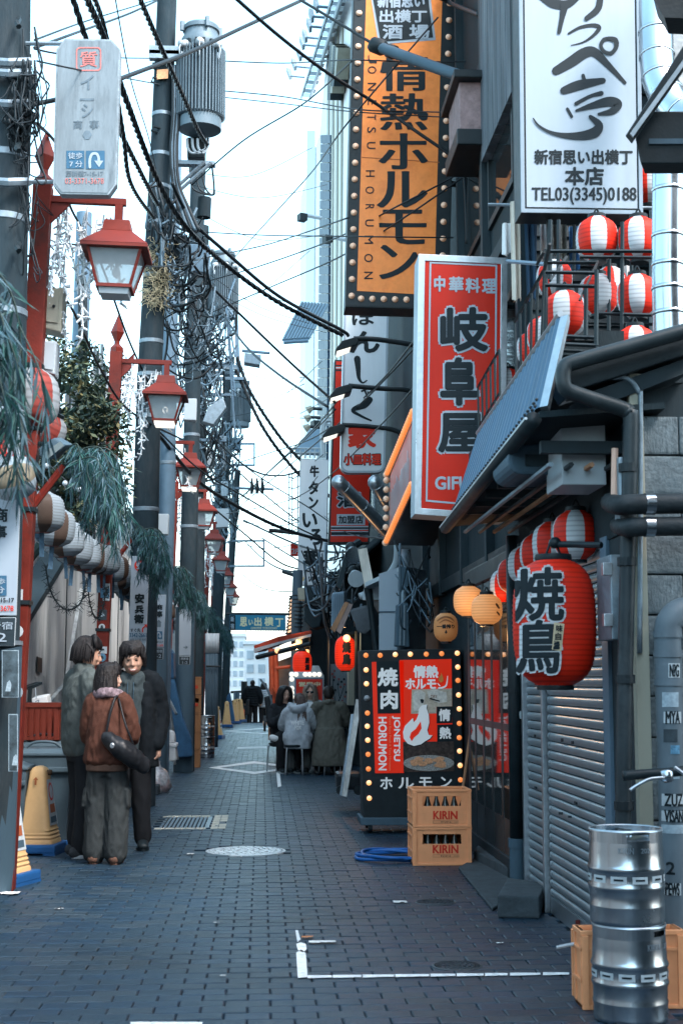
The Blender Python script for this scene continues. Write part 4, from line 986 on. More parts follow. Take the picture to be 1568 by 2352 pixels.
# --- signs on the left poles
def plate(label,poly,Y,mat,items,extra=None,name='pole_sign',edge=BOXW):
    t=sign(name,label,poly,Y,.025,edge,mat,1.2)
    for m,off,its in items:gly(t,its,L2(Y),m,off)
    return t
DKP=M('dark_plate',(.02,.032,.04),.4,var=.2,bump=0)
Y=9.36
t=plate('white pole sign cut by the picture edge, with two stacked characters',[(-60,1143),(47,1143),(38,1414),(-66,1414)],Y,SIGNW,[(INK,.03,[('商',(-16,1166,19,1199)),('事',(-17,1206,17,1238)),('西新宿7-15-17',(-52,1371,33,1385))]),(REDP,.02,[('03-3371-3678',(-56,1391,32,1404))])])
flat('walk_panel',rect(-50,1322,16,1368),L2(Y),NAVY,t);gly(t,[('徒歩',(-30,1328,13,1343)),('7分',(-30,1347,12,1363))],L3(Y),SIGNW,.02)
plate('dark address plate with white border low on the far-left pole',[(-66,1418),(37,1418),(34,1484),(-68,1484)],Y,DKP,[(SIGNW,.01,[('西新宿',(-50,1428,30,1446)),('1-2',(-40,1454,16,1474))])],edge=BOXW)
t=plate('white plate with a red framed character above the striped paper lantern',[(-50,978),(47,980),(45,1062),(-52,1060)],Y,SIGNW,[(REDP,.05,[('質',(-30,986,24,1050))])])
MB().ring(on(L2(Y),rect(-44,984,32,1056)),on(L2(Y),rect(-42,986,30,1054)),(0,.002,0)).build('stamp_frame',REDP,t)
PHOTO=M('poster_photo_dark',(.05,.075,.09),.4,var=.8,scale=9,bump=0)
for lb,r in(('upper dark poster with a pale border on the far-left pole',(5,1493,44,1602)),('lower narrow dark poster on the far-left pole',(20,1640,42,1772))):
    t=thing('poster',lb,'poster',P(r[0],r[3],Y),'dark posters on the far-left pole');pl0=planeY(Y+.015)
    MB().prism(on(pl0,rect(*r)),(0,.004,0)).build('paper',STK[1],t);flat('print',rect(r[0]+2,r[1]+2,r[2]-2,r[3]-2),planeY(Y+.012),PHOTO,t)
    MB().poly(on(planeY(Y+.010),[(r[0]+8,r[3]-14),(r[0]+12,r[3]-34),(r[0]+18,r[3]-40),(r[0]+22,r[3]-30),(r[0]+20,r[3]-14)])).build('figure_print',STK[1],t)
Y=16.15
t=plate('white hanging pole sign with a red disc and three bold characters',[(302,1277),(344,1277),(335,1516),(294,1516)],Y,SIGNW,[(INK,.05,[('安',(310,1363,332,1386)),('兵',(310,1390,331,1409)),('衛',(308,1411,331,1432))]),(INK,.02,[('すぐ先',(300,1443,323,1452))]),(NAVY,.03,[('3342-2661',(298,1454,337,1464))]),(GREYP,.01,[('新宿 安兵衛 検索',(299,1466,336,1472))])])
flat('red_disc',[(322+math.cos(a)*13,1299+math.sin(a)*13.5)for a in[k*math.pi/12 for k in range(24)]],L2(Y),REDP,t);gly(t,[('安',(313,1290,331,1308))],L3(Y),SIGNW,.05)
mb=MB();brush(mb,[(328,1451,3),(328,1444,3),(333,1439,3)],L2(Y));mb.poly(on(L2(Y),[(331,1434),(338,1434),(338,1443)]));mb.build('arrow',REDP,t)
flat('dark_end',[(295.5,1490),(335,1490),(334,1514),(295,1514)],L2(Y),DKP,t)
Y=18.3
t=plate('narrow white pole sign with an arrow panel right of the red-disc sign',[(353,1366),(382,1366),(376,1487),(350,1487)],Y,SIGNW,[(INK,.035,[('商',(360,1388,374,1401)),('事',(360,1403,374,1418))]),(INK,.02,[('西新宿7-15-17',(352,1472,375,1477))]),(REDP,.02,[('03-3371-3678',(352,1480,375,1485))])])
flat('arrow_panel',rect(356,1450,373,1468),L2(Y),NAVY,t);mb=MB();brush(mb,[(361,1466,3),(361,1456,3),(365,1453,3),(368,1457,3),(368,1462,3)],L3(Y));mb.poly(on(L3(Y),[(364,1460),(372,1460),(368,1466)]));mb.build('arrow',SIGNW,t)
MB().prism(on(L2(Y),[(358,1430),(365,1423),(372,1430),(370,1430),(370,1440),(360,1440),(360,1430)]),(0,.002,0)).build('house_mark',GREYP,t)
plate('dark address plate under the narrow white arrow sign',[(350,1488),(376,1488),(375,1515),(350,1515)],Y,DKP,[(SIGNW,.01,[('西新宿',(353,1492,373,1499)),('1-2',(355,1503,371,1511))])])
Y=21.7
t=plate('white pole sign with a thin arrow half covered by willow leaves',[(412,1400),(440,1400),(438,1506),(411,1506)],Y,SIGNW,[(GREYP,.03,[('→',(421,1483,432,1490))])])
plate('dark address plate on the second wrapped gray pole',[(411,1507),(437.5,1507),(437,1527),(411,1527)],Y,DKP,[(SIGNW,.01,[('西新宿',(416,1510,433,1516)),('1-2',(419,1519,431,1525))])])
# ================================================================== UTILITY POLES
def pole(label,pts,r0,r1,mat=CONC,name='utility_pole',bands=(),cat='utility pole',grp='utility poles'):
    base=pts[-1];t=thing(name,label,cat,base,grp)
    c=[Vector(p)for p in pts];n=len(c)
    MB().tube(c,[r1+(r0-r1)*k/(n-1)for k in range(n)],20).build('shaft',mat,t,smooth='auto')
    for z,m in bands:
        for k in range(n-1):
            a,b=c[k],c[k+1]
            if b.z<=z<=a.z:
                u=(a.z-z)/(a.z-b.z);p=a.lerp(b,u);rr=r1+(r0-r1)*(k+u)/(n-1)
                MB().lathe(p,[(rr+.001,-.025),(rr+.006,-.02),(rr+.006,.02),(rr+.001,.025)],20).build('band',m,t,smooth='auto')
    return t
def tangle(parent,region,Y,n,r=(.005,.013),seed=1,sag=(.05,.3),mats=(CABLE,CABLEG,CABLE,CABLEG),depth=.25,straight=.25,name='wiring'):
    q=random.Random(seed);mb=MB();x0,y0,x1,y1=region
    for k in range(int(n*.62)):
        mb.cur=q.randrange(len(mats))
        a=P(q.uniform(x0,x1),q.uniform(y0,y1),Y+q.uniform(-depth,depth));b=P(q.uniform(x0,x1),q.uniform(y0,y1),Y+q.uniform(-depth,depth))
        L=(a-b).length;s=q.uniform(*sag)*max(.5,L)*(1 if q.random()>straight else .05)
        m=a.lerp(b,q.uniform(.3,.7))+Vector((q.uniform(-.1,.1),q.uniform(-.15,.15),-s-q.uniform(0,.1)))
        mb.tube(cr([a,a.lerp(m,.5)+Vector((0,0,-s*.35)),m,b.lerp(m,.5)+Vector((0,0,-s*.35)),b],4),q.uniform(*r),4)
    return mb.build(name,list(mats),parent,smooth=True,kind='stuff')
g=PZ(-36,2045)
up1=pole('thick dark concrete utility pole at the picture edge beside the pawn sign',[P(18,-140,9.6),P(12,300,9.6),P(4,700,9.6),P(-6,1100,9.6),P(-20,1560,9.6),g],.185,.165,bands=[(z,GALV)for z in(5.55,5.0,4.55,3.9,3.2)])
MB().tube([P(-18,1478,9.6),g],.20,22).build('painted_sleeve',BLUEGR,up1,smooth='auto')
MB().tube([P(-19,1474,9.6),P(-19,1484,9.6)],.207,22).build('band',GALV,up1,smooth='auto')
for y in(45,330,560):MB().tube([P(44,y,9.42),P(40,y+8,9.3),P(44,y+16,9.28)],.02,6).build('step_bolt',BLACKM,up1)
tangle(up1,(10,130,84,320),9.42,90,(.004,.01),3,depth=.12,mats=(CABLE,))
tangle(up1,(50,60,92,420),9.45,40,(.003,.007),4,depth=.1,mats=(CABLE,))
tangle(up1,(40,300,90,640),9.5,30,(.003,.006),5,depth=.1,mats=(CABLE,))
for y in(140,165,235,415):MB().tube([P(-40,y,9.38),P(20,y+4,9.34),P(70,y+2,9.44)],.03,6).build('clamp',GALV,up1)
g=P(324,1842,16.6);g.z=0
up2=pole('tall concrete pole carrying the first big transformer, with dry vines on it',[P(389,-130,16.6),P(372,300,16.6),P(356,620,16.6),P(342,900,16.6),P(332,1300,16.6),g],.165,.115,bands=[(z,GALV)for z in(8.2,7.7,7.3,6.85,6.2,5.4,5.0,4.5,3.4)])
for y in(118,128):MB().box(P(378,y,16.4),(.36,.1,.1)).build('clamp',GALV,up2)
flat('warning_plate',[P and(361,160),(387,158),(386,180),(360,182)],planeY(16.43),M('plate_orange',(.55,.28,.14),.5,var=.3,scale=30,bump=0),up2)
for y in(145,178,290):
    MB().tube([P(372,y+5,16.5),P(352,y,16.4),P(348,y+10,16.4),P(364,y+16,16.5)],.014,5).build('step_bolt',BLACKM,up2)
for k in range(5):MB().tube(cr([P(398+k*3.5,150,16.4),P(398+k*3,260,16.4),P(393+k*3.2,340,16.4),P(398+k*3,420,16.4),P(410+k*6,480,16.4),P(425+k*8,530,16.4)],5),.022,6).build('riser_cable',(CABLE,CABLEG)[k%2],up2,smooth=True)
tangle(up2,(340,400,400,620),16.4,60,(.007,.02),11,depth=.2)
tangle(up2,(345,560,480,700),16.7,90,(.007,.018),12,depth=.4)
tangle(up2,(370,640,500,860),17.5,80,(.006,.016),13,depth=.6)
tangle(up2,(380,470,470,560),16.9,40,(.008,.022),14,depth=.3)
MB().prism(on(planeY(16.6),[(388,366),(494,370),(494,378),(388,375)]),(0,.12,0)).build('cross_arm',GALV,up2)
for a,b in(((395,440),(470,372)),((400,448),(486,374))):MB().tube([P(*a,16.6),P(*b,16.6)],.022,6).build('brace',GALV,up2)
for x in(440,452,464):MB().tube(cr([P(x-10,318,16.5),P(x-8,340,16.5),P(x+4,352,16.5),P(475,340,16.5),P(478,316,16.5)],5),.016,6).build('jumper_cable',BOXW,up2,smooth=True)
MB().prism(on(planeY(16.7),rect(430,315,470,362)),(0,.25,0)).build('switch_box',BLACKM,up2,bev=.01)
for x in(436,450,464):MB().tube(cr([P(x,378,16.6),P(x+2,410,16.6),P(x+10,436,16.6),P(488,448,16.6),P(492,430,16.6),P(487,380,16.6)],5),.012,5).build('jumper_cable',CABLE,up2,smooth=True)
MB().tube([P(470,455,17),P(468,500,17)],.085,12).build('insulator_can',CONC,up2,smooth='auto')
steel=pole('light blue steel pole standing just behind the second street lamp',[P(404,250,19.5),P(398,500,19.5),P(390,800,19.5),P(384,1150,19.5),P(374,1500,19.5),Vector((P(368,1735,19.5).x,19.5,0))],.12,.095,BLUEST,'steel_pole',[(z,GALV)for z in(6.6,5.6,5.1,4.4)])
MB().tube([P(365,1330,19.3),Vector((P(362,1735,19.3).x,19.3,0))],.13,16).build('grey_wrap',BLUEGR,steel,smooth='auto')
up3=pole('dark concrete pole in the willow branches between the second and third street lamps',[P(458,300,23),P(447,700,23),P(438,1100,23),P(430,1400,23),Vector((P(425,1765,23).x,23,0))],.15,.12,bands=[(z,GALV)for z in(5.4,4.8,3.9)])
MB().tube([P(426,1395,22.85),Vector((P(421,1765,22.85).x,22.85,0))],.155,16).build('grey_wrap',BLUEGR,up3,smooth='auto')
up4=pole('concrete pole carrying the middle transformer',[P(466,520,27),P(462,760,27),P(457,1000,27),P(452,1400,27),Vector((P(448,1737,27).x,27,0))],.15,.12,bands=[(z,GALV)for z in(9,8,7.2,6.5,5.4)])
up5=pole('concrete pole carrying the small far transformer',[P(528,820,39),P(520,1000,39),P(509,1200,39),P(499,1420,39),Vector((P(493,1684,39).x,39,0))],.17,.13,bands=[(z,GALV)for z in(8.5,7.5,6.3)])
up6=pole('slender far pole behind the row of lamps',[P(546,1080,56),P(534,1250,56),P(522,1450,56),Vector((P(516,1658,56).x,56,-.3))],.16,.12)
lft=pole('pale concrete pole with black conduits rising behind the shrub',[P(194,490,19.8),P(188,700,19.8),P(180,900,19.8),P(172,1100,19.8),Vector((P(170,1150,19.8).x,19.8,2.5))],.13,.11,BLUEST,bands=[(z,GALV)for z in(6.9,6.5,5.9)])
for k in range(3):MB().tube(cr([P(178+k*7,640,19.6),P(184+k*6,680,19.6),P(184+k*6,900,19.6),P(180+k*6,1100,19.6)],5),.03,8).build('conduit',BLACKM,lft,smooth=True)
# mid poles' cable nests
tangle(up4,(430,690,545,830),26.5,110,(.008,.024),21,depth=.8)
tangle(up4,(400,780,520,960),26,110,(.008,.022),22,depth=.9)
tangle(up4,(430,930,520,1120),27,110,(.008,.022),23,depth=.9)
tangle(up5,(480,1040,550,1240),38,90,(.01,.026),24,depth=1.2)
tangle(up5,(480,960,560,1080),38,60,(.01,.026),25,depth=1.2)
tangle(up6,(500,1080,540,1240),47,50,(.01,.024),26,depth=2)
for y0,x1 in((840,545),(868,560),(905,530),(1010,520)):MB().prism(on(planeY(26.8),[(410,y0-4),(x1,y0-2),(x1,y0+4),(410,y0+3)]),(0,.12,0)).build('cross_arm',BLUEST,up4)
MB().prism(on(planeY(26.8),[(410,838),(545,841),(545,848),(410,846)]),(0,.02,0)).build('arm_plate',GALV,up4)
for k in range(5):MB().tube([P(520,700+k*3,26.5),P(540,640+k*90,26.5)],.02,5).build('strut',BLUEST,up4)
MB().ring(on(planeY(27),[(478,715),(546,715),(552,860),(478,860)]),on(planeY(27),[(484,724),(538,724),(542,852),(484,852)]),(0,.08,0)).build('hanger_frame',BLUEST,up4)
for Yp,x0,y0,x1,y1,pp in((38,555,1017,586,1070,up5),(38,552,1240,608,1302,up5)):
    MB().ring(on(planeY(Yp),[(x0-25,y0),(x1,y0),(x1,y1),(x0-25,y1)]),on(planeY(Yp),[(x0-25,y0+4),(x1-4,y0+4),(x1-4,y1-4),(x0-25,y1-4)]),(0,.08,0)).build('hanger_frame',BLUEST,pp)
MB().prism(on(planeY(30),[(540,1118),(628,1121),(628,1125),(540,1123)]),(0,.1,0)).build('cross_arm',BLUEST,up4)
for x in(578,590,602):
    MB().tube([P(x,1098,30),P(x+1,1120,30),P(x,1134,30)],[.015,.045,.03],8).build('insulator',BLACKM,up4)
MB().prism(on(planeY(30),[(556,802),(620,808),(620,812),(556,807)]),(0,.1,0)).build('cross_arm',BLUEST,up4)
o=MB().prism(on(planeY(30),[(562,810),(600,815),(596,838),(560,832)]),(0,.35,0)).build('cutout_box',GALV,up4,bev=.01)
# boxes on the poles
def gear(label,poly,Y,d,mat,cat='electric box',bev=.012,name='pole_box'):
    o=MB().prism(on(planeY(Y),poly),(0,d,0)).build(name,mat,bev=bev);tag(o,label,cat,'boxes on the poles');return o
gear('sloping gray junction box hanging beside the vine covered pole',[(393,528),(432,545),(424,615),(380,598)],17.0,.3,CONC)
gear('blue-gray cable box with two dark bushings left of the middle transformer',[(436,560),(482,562),(480,625),(434,624)],18.0,.3,BLUEST)
gear('dark gray box on a bracket above the second lamp arm',[(432,770),(468,773),(464,820),(428,815)],24,.3,DARK2)
gear('white box right behind the second street lamp',[(424,915),(452,915),(450,965),(422,964)],22,.2,BOXW)
gear('tilted gray cable closure with looped wires under it',[(478,935),(512,912),(520,935),(490,975),(466,968)],25,.3,GALV)
gear('small white cylinder housing above the fifth street lamp',[(496,1168),(526,1168),(524,1210),(494,1212)],32,.3,BOXW)
gear('pale box behind the third street lamp',[(470,1030),(494,1032),(492,1075),(470,1072)],28,.2,BOXW)
gear('white switch box on the dark pole right of the willow',[(362,1180),(388,1180),(386,1228),(360,1226)],19,.15,BOXW)
gear('small white meter box on the far red post',[(416,1205),(432,1205),(430,1245),(415,1243)],24,.15,BOXW)
o=gear('cream meter box clamped to the nearest red post',[(100,665),(147,658),(140,763),(96,752)],10.05,.22,BOXC);MB().ball(P(124,703,10.03),.012,8,6).build('lock',BLACKM,o)
MB().prism(on(planeY(10.045),[(104,670),(138,666),(133,742),(100,738)]),(0,-.006,0)).build('door',BOXC,o,bev=.002)
o=gear('white meter box under the cream one on the nearest red post',[(94,782),(131,783),(126,860),(92,852)],10.05,.2,BOXW);MB().prism(on(planeY(10.045),[(96,787),(126,788),(122,850),(95,846)]),(0,-.006,0)).build('door',BOXW,o,bev=.002)
gear('small gray relay box in the wiring right of the third lamp',[(500,1000),(520,1002),(519,1030),(500,1029)],30,.3,GALV)
gear('dark ribbed box between the third and fourth street lamps',[(452,1092),(472,1094),(470,1130),(451,1129)],26,.3,DARK2)
gear('slim pale box high on the middle transformer pole',[(446,640),(462,641),(460,690),(445,689)],26.5,.2,BOXW)
gear('pale blue box hung under the small far transformer',[(534,1005),(552,1006),(551,1032),(534,1031)],38,.3,BLUEST)
gear('gray box on the wires left of the blue hanger frame',[(508,1105),(524,1106),(523,1140),(508,1139)],36,.3,GALV)
gear('upright gray box beside the dark riser cables on the tall pole',[(408,640),(426,642),(423,700),(406,698)],17.2,.25,GALV)
# flood light on the nearest post
t=thing('flood_lamp','tilted gray floodlight on the nearest red post below the striped lanterns','floodlight',P(110,1030,10))
MB().prism(on(planeY(9.9),[(88,1030),(124,1005),(152,1022),(118,1056),(92,1050)]),(.03,.16,.03)).build('housing',BLUEGR,t,bev=.012)
MB().prism(on(planeY(9.88),[(94,1046),(140,1014),(148,1024),(112,1054)]),(0,-.012,0)).build('lens',GLASSD,t)
MB().tube([P(75,1020,10),P(110,1020,9.95)],.02,6).build('bracket',BLACKM,t)

# transformers
def transformer():
    t=thing('transformer','x','transformer',(0,0,0),'pole transformers')
    TM=M('transformer_grey',(.11,.155,.185),.5,metal=.2,var=.15,scale=7,bump=.05,dirt=(.07,.1,.12),damt=.5,streak=3)
    MB().lathe((0,0,0),[(.24,-.66),(.255,-.65),(.255,-.52),(.235,-.5),(.235,.33),(.25,.36),(.255,.44),(.21,.52),(.2,.58)],32).build('tank',TM,t,smooth='auto')
    MB().lathe((0,0,0),[(.215,.58),(.222,.585),(.222,.63),(.2,.655),(.05,.665),(.001,.665)],32).build('lid',TM,t,smooth='auto')
    fin=None
    for k in range(44):
        a=2*math.pi*k/44
        if fin is None:fin=MB().bb(.23,.3,-.006,.006,-.5,.33).build('fin',TM,t);fin.rotation_euler=(0,0,a)
        else:
            c=fin.copy();COL.objects.link(c);c.parent=t;c.rotation_euler=(0,0,a)
    for a in(-130,-90,-50):
        d=Vector((math.cos(R_(a)),math.sin(R_(a)),-.25)).normalized()
        MB().box(Vector((0,0,.4))+d*.255,(.12,.05,.12),rz=R_(a+90)).build('bushing_plate',BLACKM,t)
        b_=MB().tube([Vector((0,0,.4))+d*s_ for s_ in(.26,.3,.3,.36,.37)],[.05,.055,.04,.04,.046],12).build('bushing',BOXW,t,smooth=True)
        MB().tube(cr([Vector((0,0,.39))+d*.36,Vector((0,0,.33))+d*.39,Vector((0,0,.22))+d*.36,Vector((0,0,.3))+d*.34],4),.008,5).build('lead_wire',BOXW,t)
    for a in(20,110,200,290):MB().box((.235*math.cos(R_(a)),.235*math.sin(R_(a)),.62),(.05,.04,.12),rz=R_(a)).build('lug',TM,t,bev=.004)
    MB().bb(-.34,-.2,.05,.3,.1,.16).build('bracket',GALV,t);MB().bb(-.34,-.2,.05,.3,-.42,-.36).build('bracket',GALV,t)
    return t
tr=transformer();tr['label']='largest gray finned transformer, high on the first tall pole';tr.location=P(461,180,16.5)
copy_tree(tr,P(513,655,27.0),.2,'middle gray finned transformer beside the tangle of cables')
copy_tree(tr,P(552,928,39.0),-.15,'smallest far gray finned transformer above the blue hanger frames')

# ================================================================== RED STREET LAMPS
post1=P(84,700,10);PXX=post1.x
def street_lamp():
    t=thing('street_lamp','x','street lamp',(0,0,0),'red street lamps along the alley')
    LX=P(265,545,10).x-PXX;TZ=4.83
    MB().bb(-.065,.065,-.065,.065,0,4.95).build('post',REDPT,t,bev=.006)
    MB().lathe((0,0,4.95),[(.07,0),(.07,.05),(.03,.09),(.03,.12),(.075,.22),(.001,.42)],4).build('finial',LAMPRED,t)
    MB().bb(.06,LX+.05,-.025,.025,TZ,TZ+.05).build('arm',LAMPRED,t,bev=.004)
    MB().prism([(.06,-.012,TZ-.02),(.06,.012,TZ-.02),(.06,.012,TZ-.16),(.06,-.012,TZ-.16)],(.13,0,.14)).build('brace',LAMPRED,t)
    hz=TZ-.13
    MB().bb(LX-.028,LX+.028,-.028,.028,hz,TZ).build('hanger',LAMPRED,t)
    def fr(z0,h0,z1,h1):return MB().add([(LX+sx*h,sy*h,z)for z,h in((z0,h0),(z1,h1))for sx,sy in((-1,-1),(1,-1),(1,1),(-1,1))],[(0,1,5,4),(1,2,6,5),(2,3,7,6),(3,0,4,7),(0,3,2,1),(4,5,6,7)])
    fr(hz-.085,.105,hz,.09).build('roof_cap',LAMPRED,t,bev=.004)
    fr(hz-.21,.235,hz-.085,.105).build('roof',LAMPRED,t)
    fr(hz-.235,.235,hz-.212,.235).build('eave',LAMPRED,t)
    zt,zb,ht,hb=hz-.235,hz-.49,.185,.115
    def at(sx,sy,u):h=ht+(hb-ht)*u;return Vector((LX+sx*h,sy*h,zt+(zb-zt)*u))
    for sx,sy in((-1,-1),(1,-1),(1,1),(-1,1)):MB().tube([at(sx,sy,0),at(sx,sy,1)],.014,4).build('corner_bar',LAMPRED,t)
    MB().bb(LX-hb-.012,LX+hb+.012,-hb-.012,hb+.012,zb-.012,zb+.012).build('base_ring',LAMPRED,t)
    PANE=M('lamp_pane',(.3,.36,.39),.35,var=.1,bump=0,alpha=.62)
    for a,b_ in(((-1,-1),(1,-1)),((1,-1),(1,1)),((1,1),(-1,1)),((-1,1),(-1,-1))):MB().poly([at(*a,.02),at(*b_,.02),at(*b_,.97),at(*a,.97)]).build('pane',PANE,t)
    fr(zb-.055,.1,zb-.012,.108).build('tray',BOXW,t)
    MB().tube([(LX,0,zt),(LX,0,zt-.1)],.01,6).build('lamp_holder',BLACKM,t);MB().ball((LX,0,zt-.13),(.03,.03,.04),8,6).build('lamp_bulb',BOXW,t,smooth=True)
    # slanted stub that carries the garland
    MB().tube([(.05,0,2.63),(.25,0,2.92)],.028,6).build('garland_stub',LAMPRED,t)
    for z in(2.6,1.95):MB().bb(-.075,.075,-.075,.075,z-.015,z+.015).build('strap',BLACKM,t)
    return t
sl_=street_lamp()
LN=['nearest red street lamp, its lantern just below the pawn sign','second red street lamp from the pawn sign, in front of the light blue steel pole','third red street lamp from the pawn sign','fourth red street lamp from the pawn sign','fifth red street lamp from the pawn sign','sixth red street lamp from the pawn sign','seventh red street lamp from the pawn sign','eighth red street lamp, next but one to the blue banner','last red street lamp, closest to the blue banner']
lamps=[]
LY=[10+5.2*k for k in range(9)]
for k in range(9):
    o=sl_ if k==0 else copy_tree(sl_,(0,0,0))
    x=PXX+(k*.004);o.location=(x,LY[k],0);o['label']=LN[k];lamps.append(o)
BULBL=M('lit_tray',(.9,.9,.85),.4,var=0,bump=0,emit=(1,.95,.85),es=.2)
for k in(1,2):
    for ch in lamps[k].children:
        if ch.name.startswith('lamp_bulb')or ch.name.startswith('tray'):
            ch.material_slots[0].link='OBJECT';ch.material_slots[0].material=BULBL
# stickers on posts (nearest, second, third ...)
def stickers(k,ys,seed):
    q=random.Random(seed);l=lamps[k];Y_=LY[k]-.068
    for y in ys:
        c=P(600+PXX*F/LY[k],y,Y_);s_=q.uniform(.03,.05);hh=q.uniform(.025,.055)
        m=q.choice(STK);dx=q.uniform(-.015,.015);x=l.location.x+dx
        if q.random()<.5:MB().prism([(x-s_,Y_,c.z-hh),(x+s_,Y_,c.z-hh+q.uniform(-.01,.01)),(x+s_,Y_,c.z+hh),(x-s_,Y_,c.z+hh)],(0,-.002,0)).build('sticker',m,l)
        else:MB().prism([(x+math.cos(a)*s_,Y_,c.z+math.sin(a)*s_)for a in[j*math.pi/6 for j in range(12)]],(0,-.002,0)).build('sticker',m,l)
        MB().poly([(x-s_*.5,Y_-.004,c.z-hh*.4),(x+s_*.5,Y_-.004,c.z-hh*.2),(x+s_*.2,Y_-.004,c.z+hh*.4),(x-s_*.3,Y_-.004,c.z+hh*.3)]).build('sticker_mark',STK[2]if m!=STK[2]else STK[1],l)
stickers(0,(1370,1450,1525,1545,1590,1640),1)
stickers(1,(1362,1412,1440,1492,1510),6);stickers(2,(1563,1580,1598,1520),3);stickers(3,(1470,1520,1545,1575,1600,1630),4);stickers(4,(1535,1550,1565,1580,1600,1615),5)
c=P(600+PXX*F/LY[1],1400,LY[1]-.07);mbt=MB()
text(mbt,'TARE7',(600+PXX*F/LY[1]-3,1345,600+PXX*F/LY[1]+8,1375),planeY(LY[1]-.071),.04,90);mbt.build('lettering',INK,lamps[1])
MB().poly(on(planeY(LY[1]-.069),rect(600+PXX*F/LY[1]-6,1340,600+PXX*F/LY[1]+10,1380))).build('sticker',STK[0],lamps[1])
for k,tx,y0,y1 in((2,'路上喫煙禁止',1570,1605),(3,'NO GRAFFITI',1560,1608)):
    xx=600+PXX*F/LY[k]
    if k==2:
        for j,ch_ in enumerate(tx):text(MB(),ch_,(xx-2.5,y0+j*7,xx+3.5,y0+j*7+6),planeY(LY[k]-.069),.03).build('lettering',STK[0],lamps[k])
    else:text(MB(),tx,(xx-2,y0,xx+4,y1),planeY(LY[k]-.069),.03,90).build('lettering',STK[0],lamps[k])

# ---- willow garlands and white blossom branches (one of each per lamp)
WL=[M('willow_leaf',(.022,.085,.08),.5,var=.3,scale=3,bump=0),M('willow_leaf_blue',(.06,.12,.15),.45,var=.3,scale=3,bump=0),M('willow_leaf_dark',(.02,.06,.065),.5,var=.3,bump=0)]
STEM=M('garland_stem',(.03,.05,.045),.7,var=.3,bump=0)
def willow():
    q=random.Random(21);t=thing('willow_garland','x','willow garland',(0,0,0),'artificial willow garlands on the lamp posts')
    st=MB();lf=MB()
    def leaf(p,d,L,wd):
        s_=d.cross(Vector((q.uniform(-1,1),q.uniform(-1,1),q.uniform(-.3,.3))))
        if s_.length<.01:return
        s_.normalize();e=p+d*L+Vector((0,0,-L*L*.8));m=p.lerp(e,.42)+Vector((0,0,.004))
        lf.cur=q.choice((0,0,1,1,2));lf.add([p,m+s_*wd,e,m-s_*wd],[(0,1,2,3)])
    for b in range(12):
        a=q.uniform(-.9,1.1);R=q.uniform(.2,.46);rise=q.uniform(.02,.16);drop=q.uniform(.15,.5)
        dx,dy=math.cos(a)*R,math.sin(a)*R*.8
        c=cr([(0,0,0),(dx*.4,dy*.4,rise*.9),(dx*.8,dy*.8,rise),(dx,dy,rise-.12),(dx*1.08,dy*1.08,rise-.12-drop*.5),(dx*1.1+q.uniform(-.05,.05),dy*1.1,rise-.12-drop)],7)
        st.tube(c,[.006*(1-.7*k/len(c))for k in range(len(c))],4)
        for k in range(4,len(c)):
            for j in range(3):
                p=c[k].lerp(c[k-1],q.random());d=Vector((q.uniform(-.5,.5),q.uniform(-.5,.5),q.uniform(-1,-.15))).normalized()
                leaf(p,d,q.uniform(.07,.15),q.uniform(.003,.0058))
        for s2 in range(3):
            p0=c[q.randrange(10,len(c)-8)];dr=q.uniform(.12,.38);e=p0+Vector((q.uniform(-.08,.1),q.uniform(-.08,.08),-dr))
            c2=cr([p0,p0.lerp(e,.5)+Vector((q.uniform(-.03,.05),0,0)),e],8);st.tube(c2,.003,3)
            for p in c2[1:]:
                for j in range(3):leaf(p+Vector((0,0,q.uniform(-.03,.03))),Vector((q.uniform(-.45,.45),q.uniform(-.45,.45),-1)).normalized(),q.uniform(.07,.15),q.uniform(.003,.0058))
    st.build('stem',STEM,t);lf.build('leaves',WL,t,kind='stuff')
    return t
wg=willow();WNM=['willow garland drooping beside the nearest red post','willow garland on the second red post, over the red-disc sign','willow garland on the third red post','willow garland on the fourth red post','willow garland on the fifth red post','willow garland on the sixth red post','willow garland on the seventh red post','farthest willow garland, just left of the blue banner']
for k in range(-1,8):
    o=wg if k==-1 else copy_tree(wg)
    Yk=4.8 if k==-1 else LY[k]
    o.location=(PXX+.21 if k>=0 else-1.3,Yk,2.92 if k>=0 else 2.72);o.rotation_euler=(0,0,(-.3,.1,.4,-.2,.3,0,.5,-.4,.2)[k+1]);s_=(1.1,1.0,.95,1,1,1,1.1,1.1,1.1)[k+1]
    o.scale=(s_,)*3;o['label']='blurred willow fronds hanging over the far-left pole at the picture edge' if k==-1 else WNM[k]
SNOW=M('white_branch',(.55,.6,.63),.6,var=.15,bump=0)
def blossom():
    q=random.Random(5);t=thing('white_branch','x','artificial branch',(0,0,0),'white artificial branches under the lamp arms');mb=MB()
    for b in range(17):
        p=Vector((q.uniform(.02,.5),q.uniform(-.06,.06),q.uniform(-.1,.05)));c=[p];d=Vector((q.uniform(-.3,.2),q.uniform(-.2,.2),-1))
        for k in range(q.randint(6,11)):
            d=(d+Vector((q.uniform(-.28,.28),q.uniform(-.25,.25),q.uniform(-.4,0)))).normalized();p=p+d*.07;c.append(p)
        mb.tube(c,.0065,4)
        for p in c[1:]:
            for j in range(3):
                e=p+Vector((q.uniform(-.045,.045),q.uniform(-.045,.045),q.uniform(-.05,.02)));mb.tube([p,e],[.009,.006],4)
    mb.build('twigs',SNOW,t,kind='stuff');return t
bl_=blossom();BN=['white artificial branch hanging beside the nearest lamp lantern','white artificial branch hanging left of the second lamp lantern','white artificial branch under the third lamp arm','white artificial branch under the fourth lamp arm','white artificial branch under the fifth lamp arm','white artificial branch under the sixth lamp arm','white artificial branch under the seventh lamp arm','farthest white artificial branch, by the last lamps']
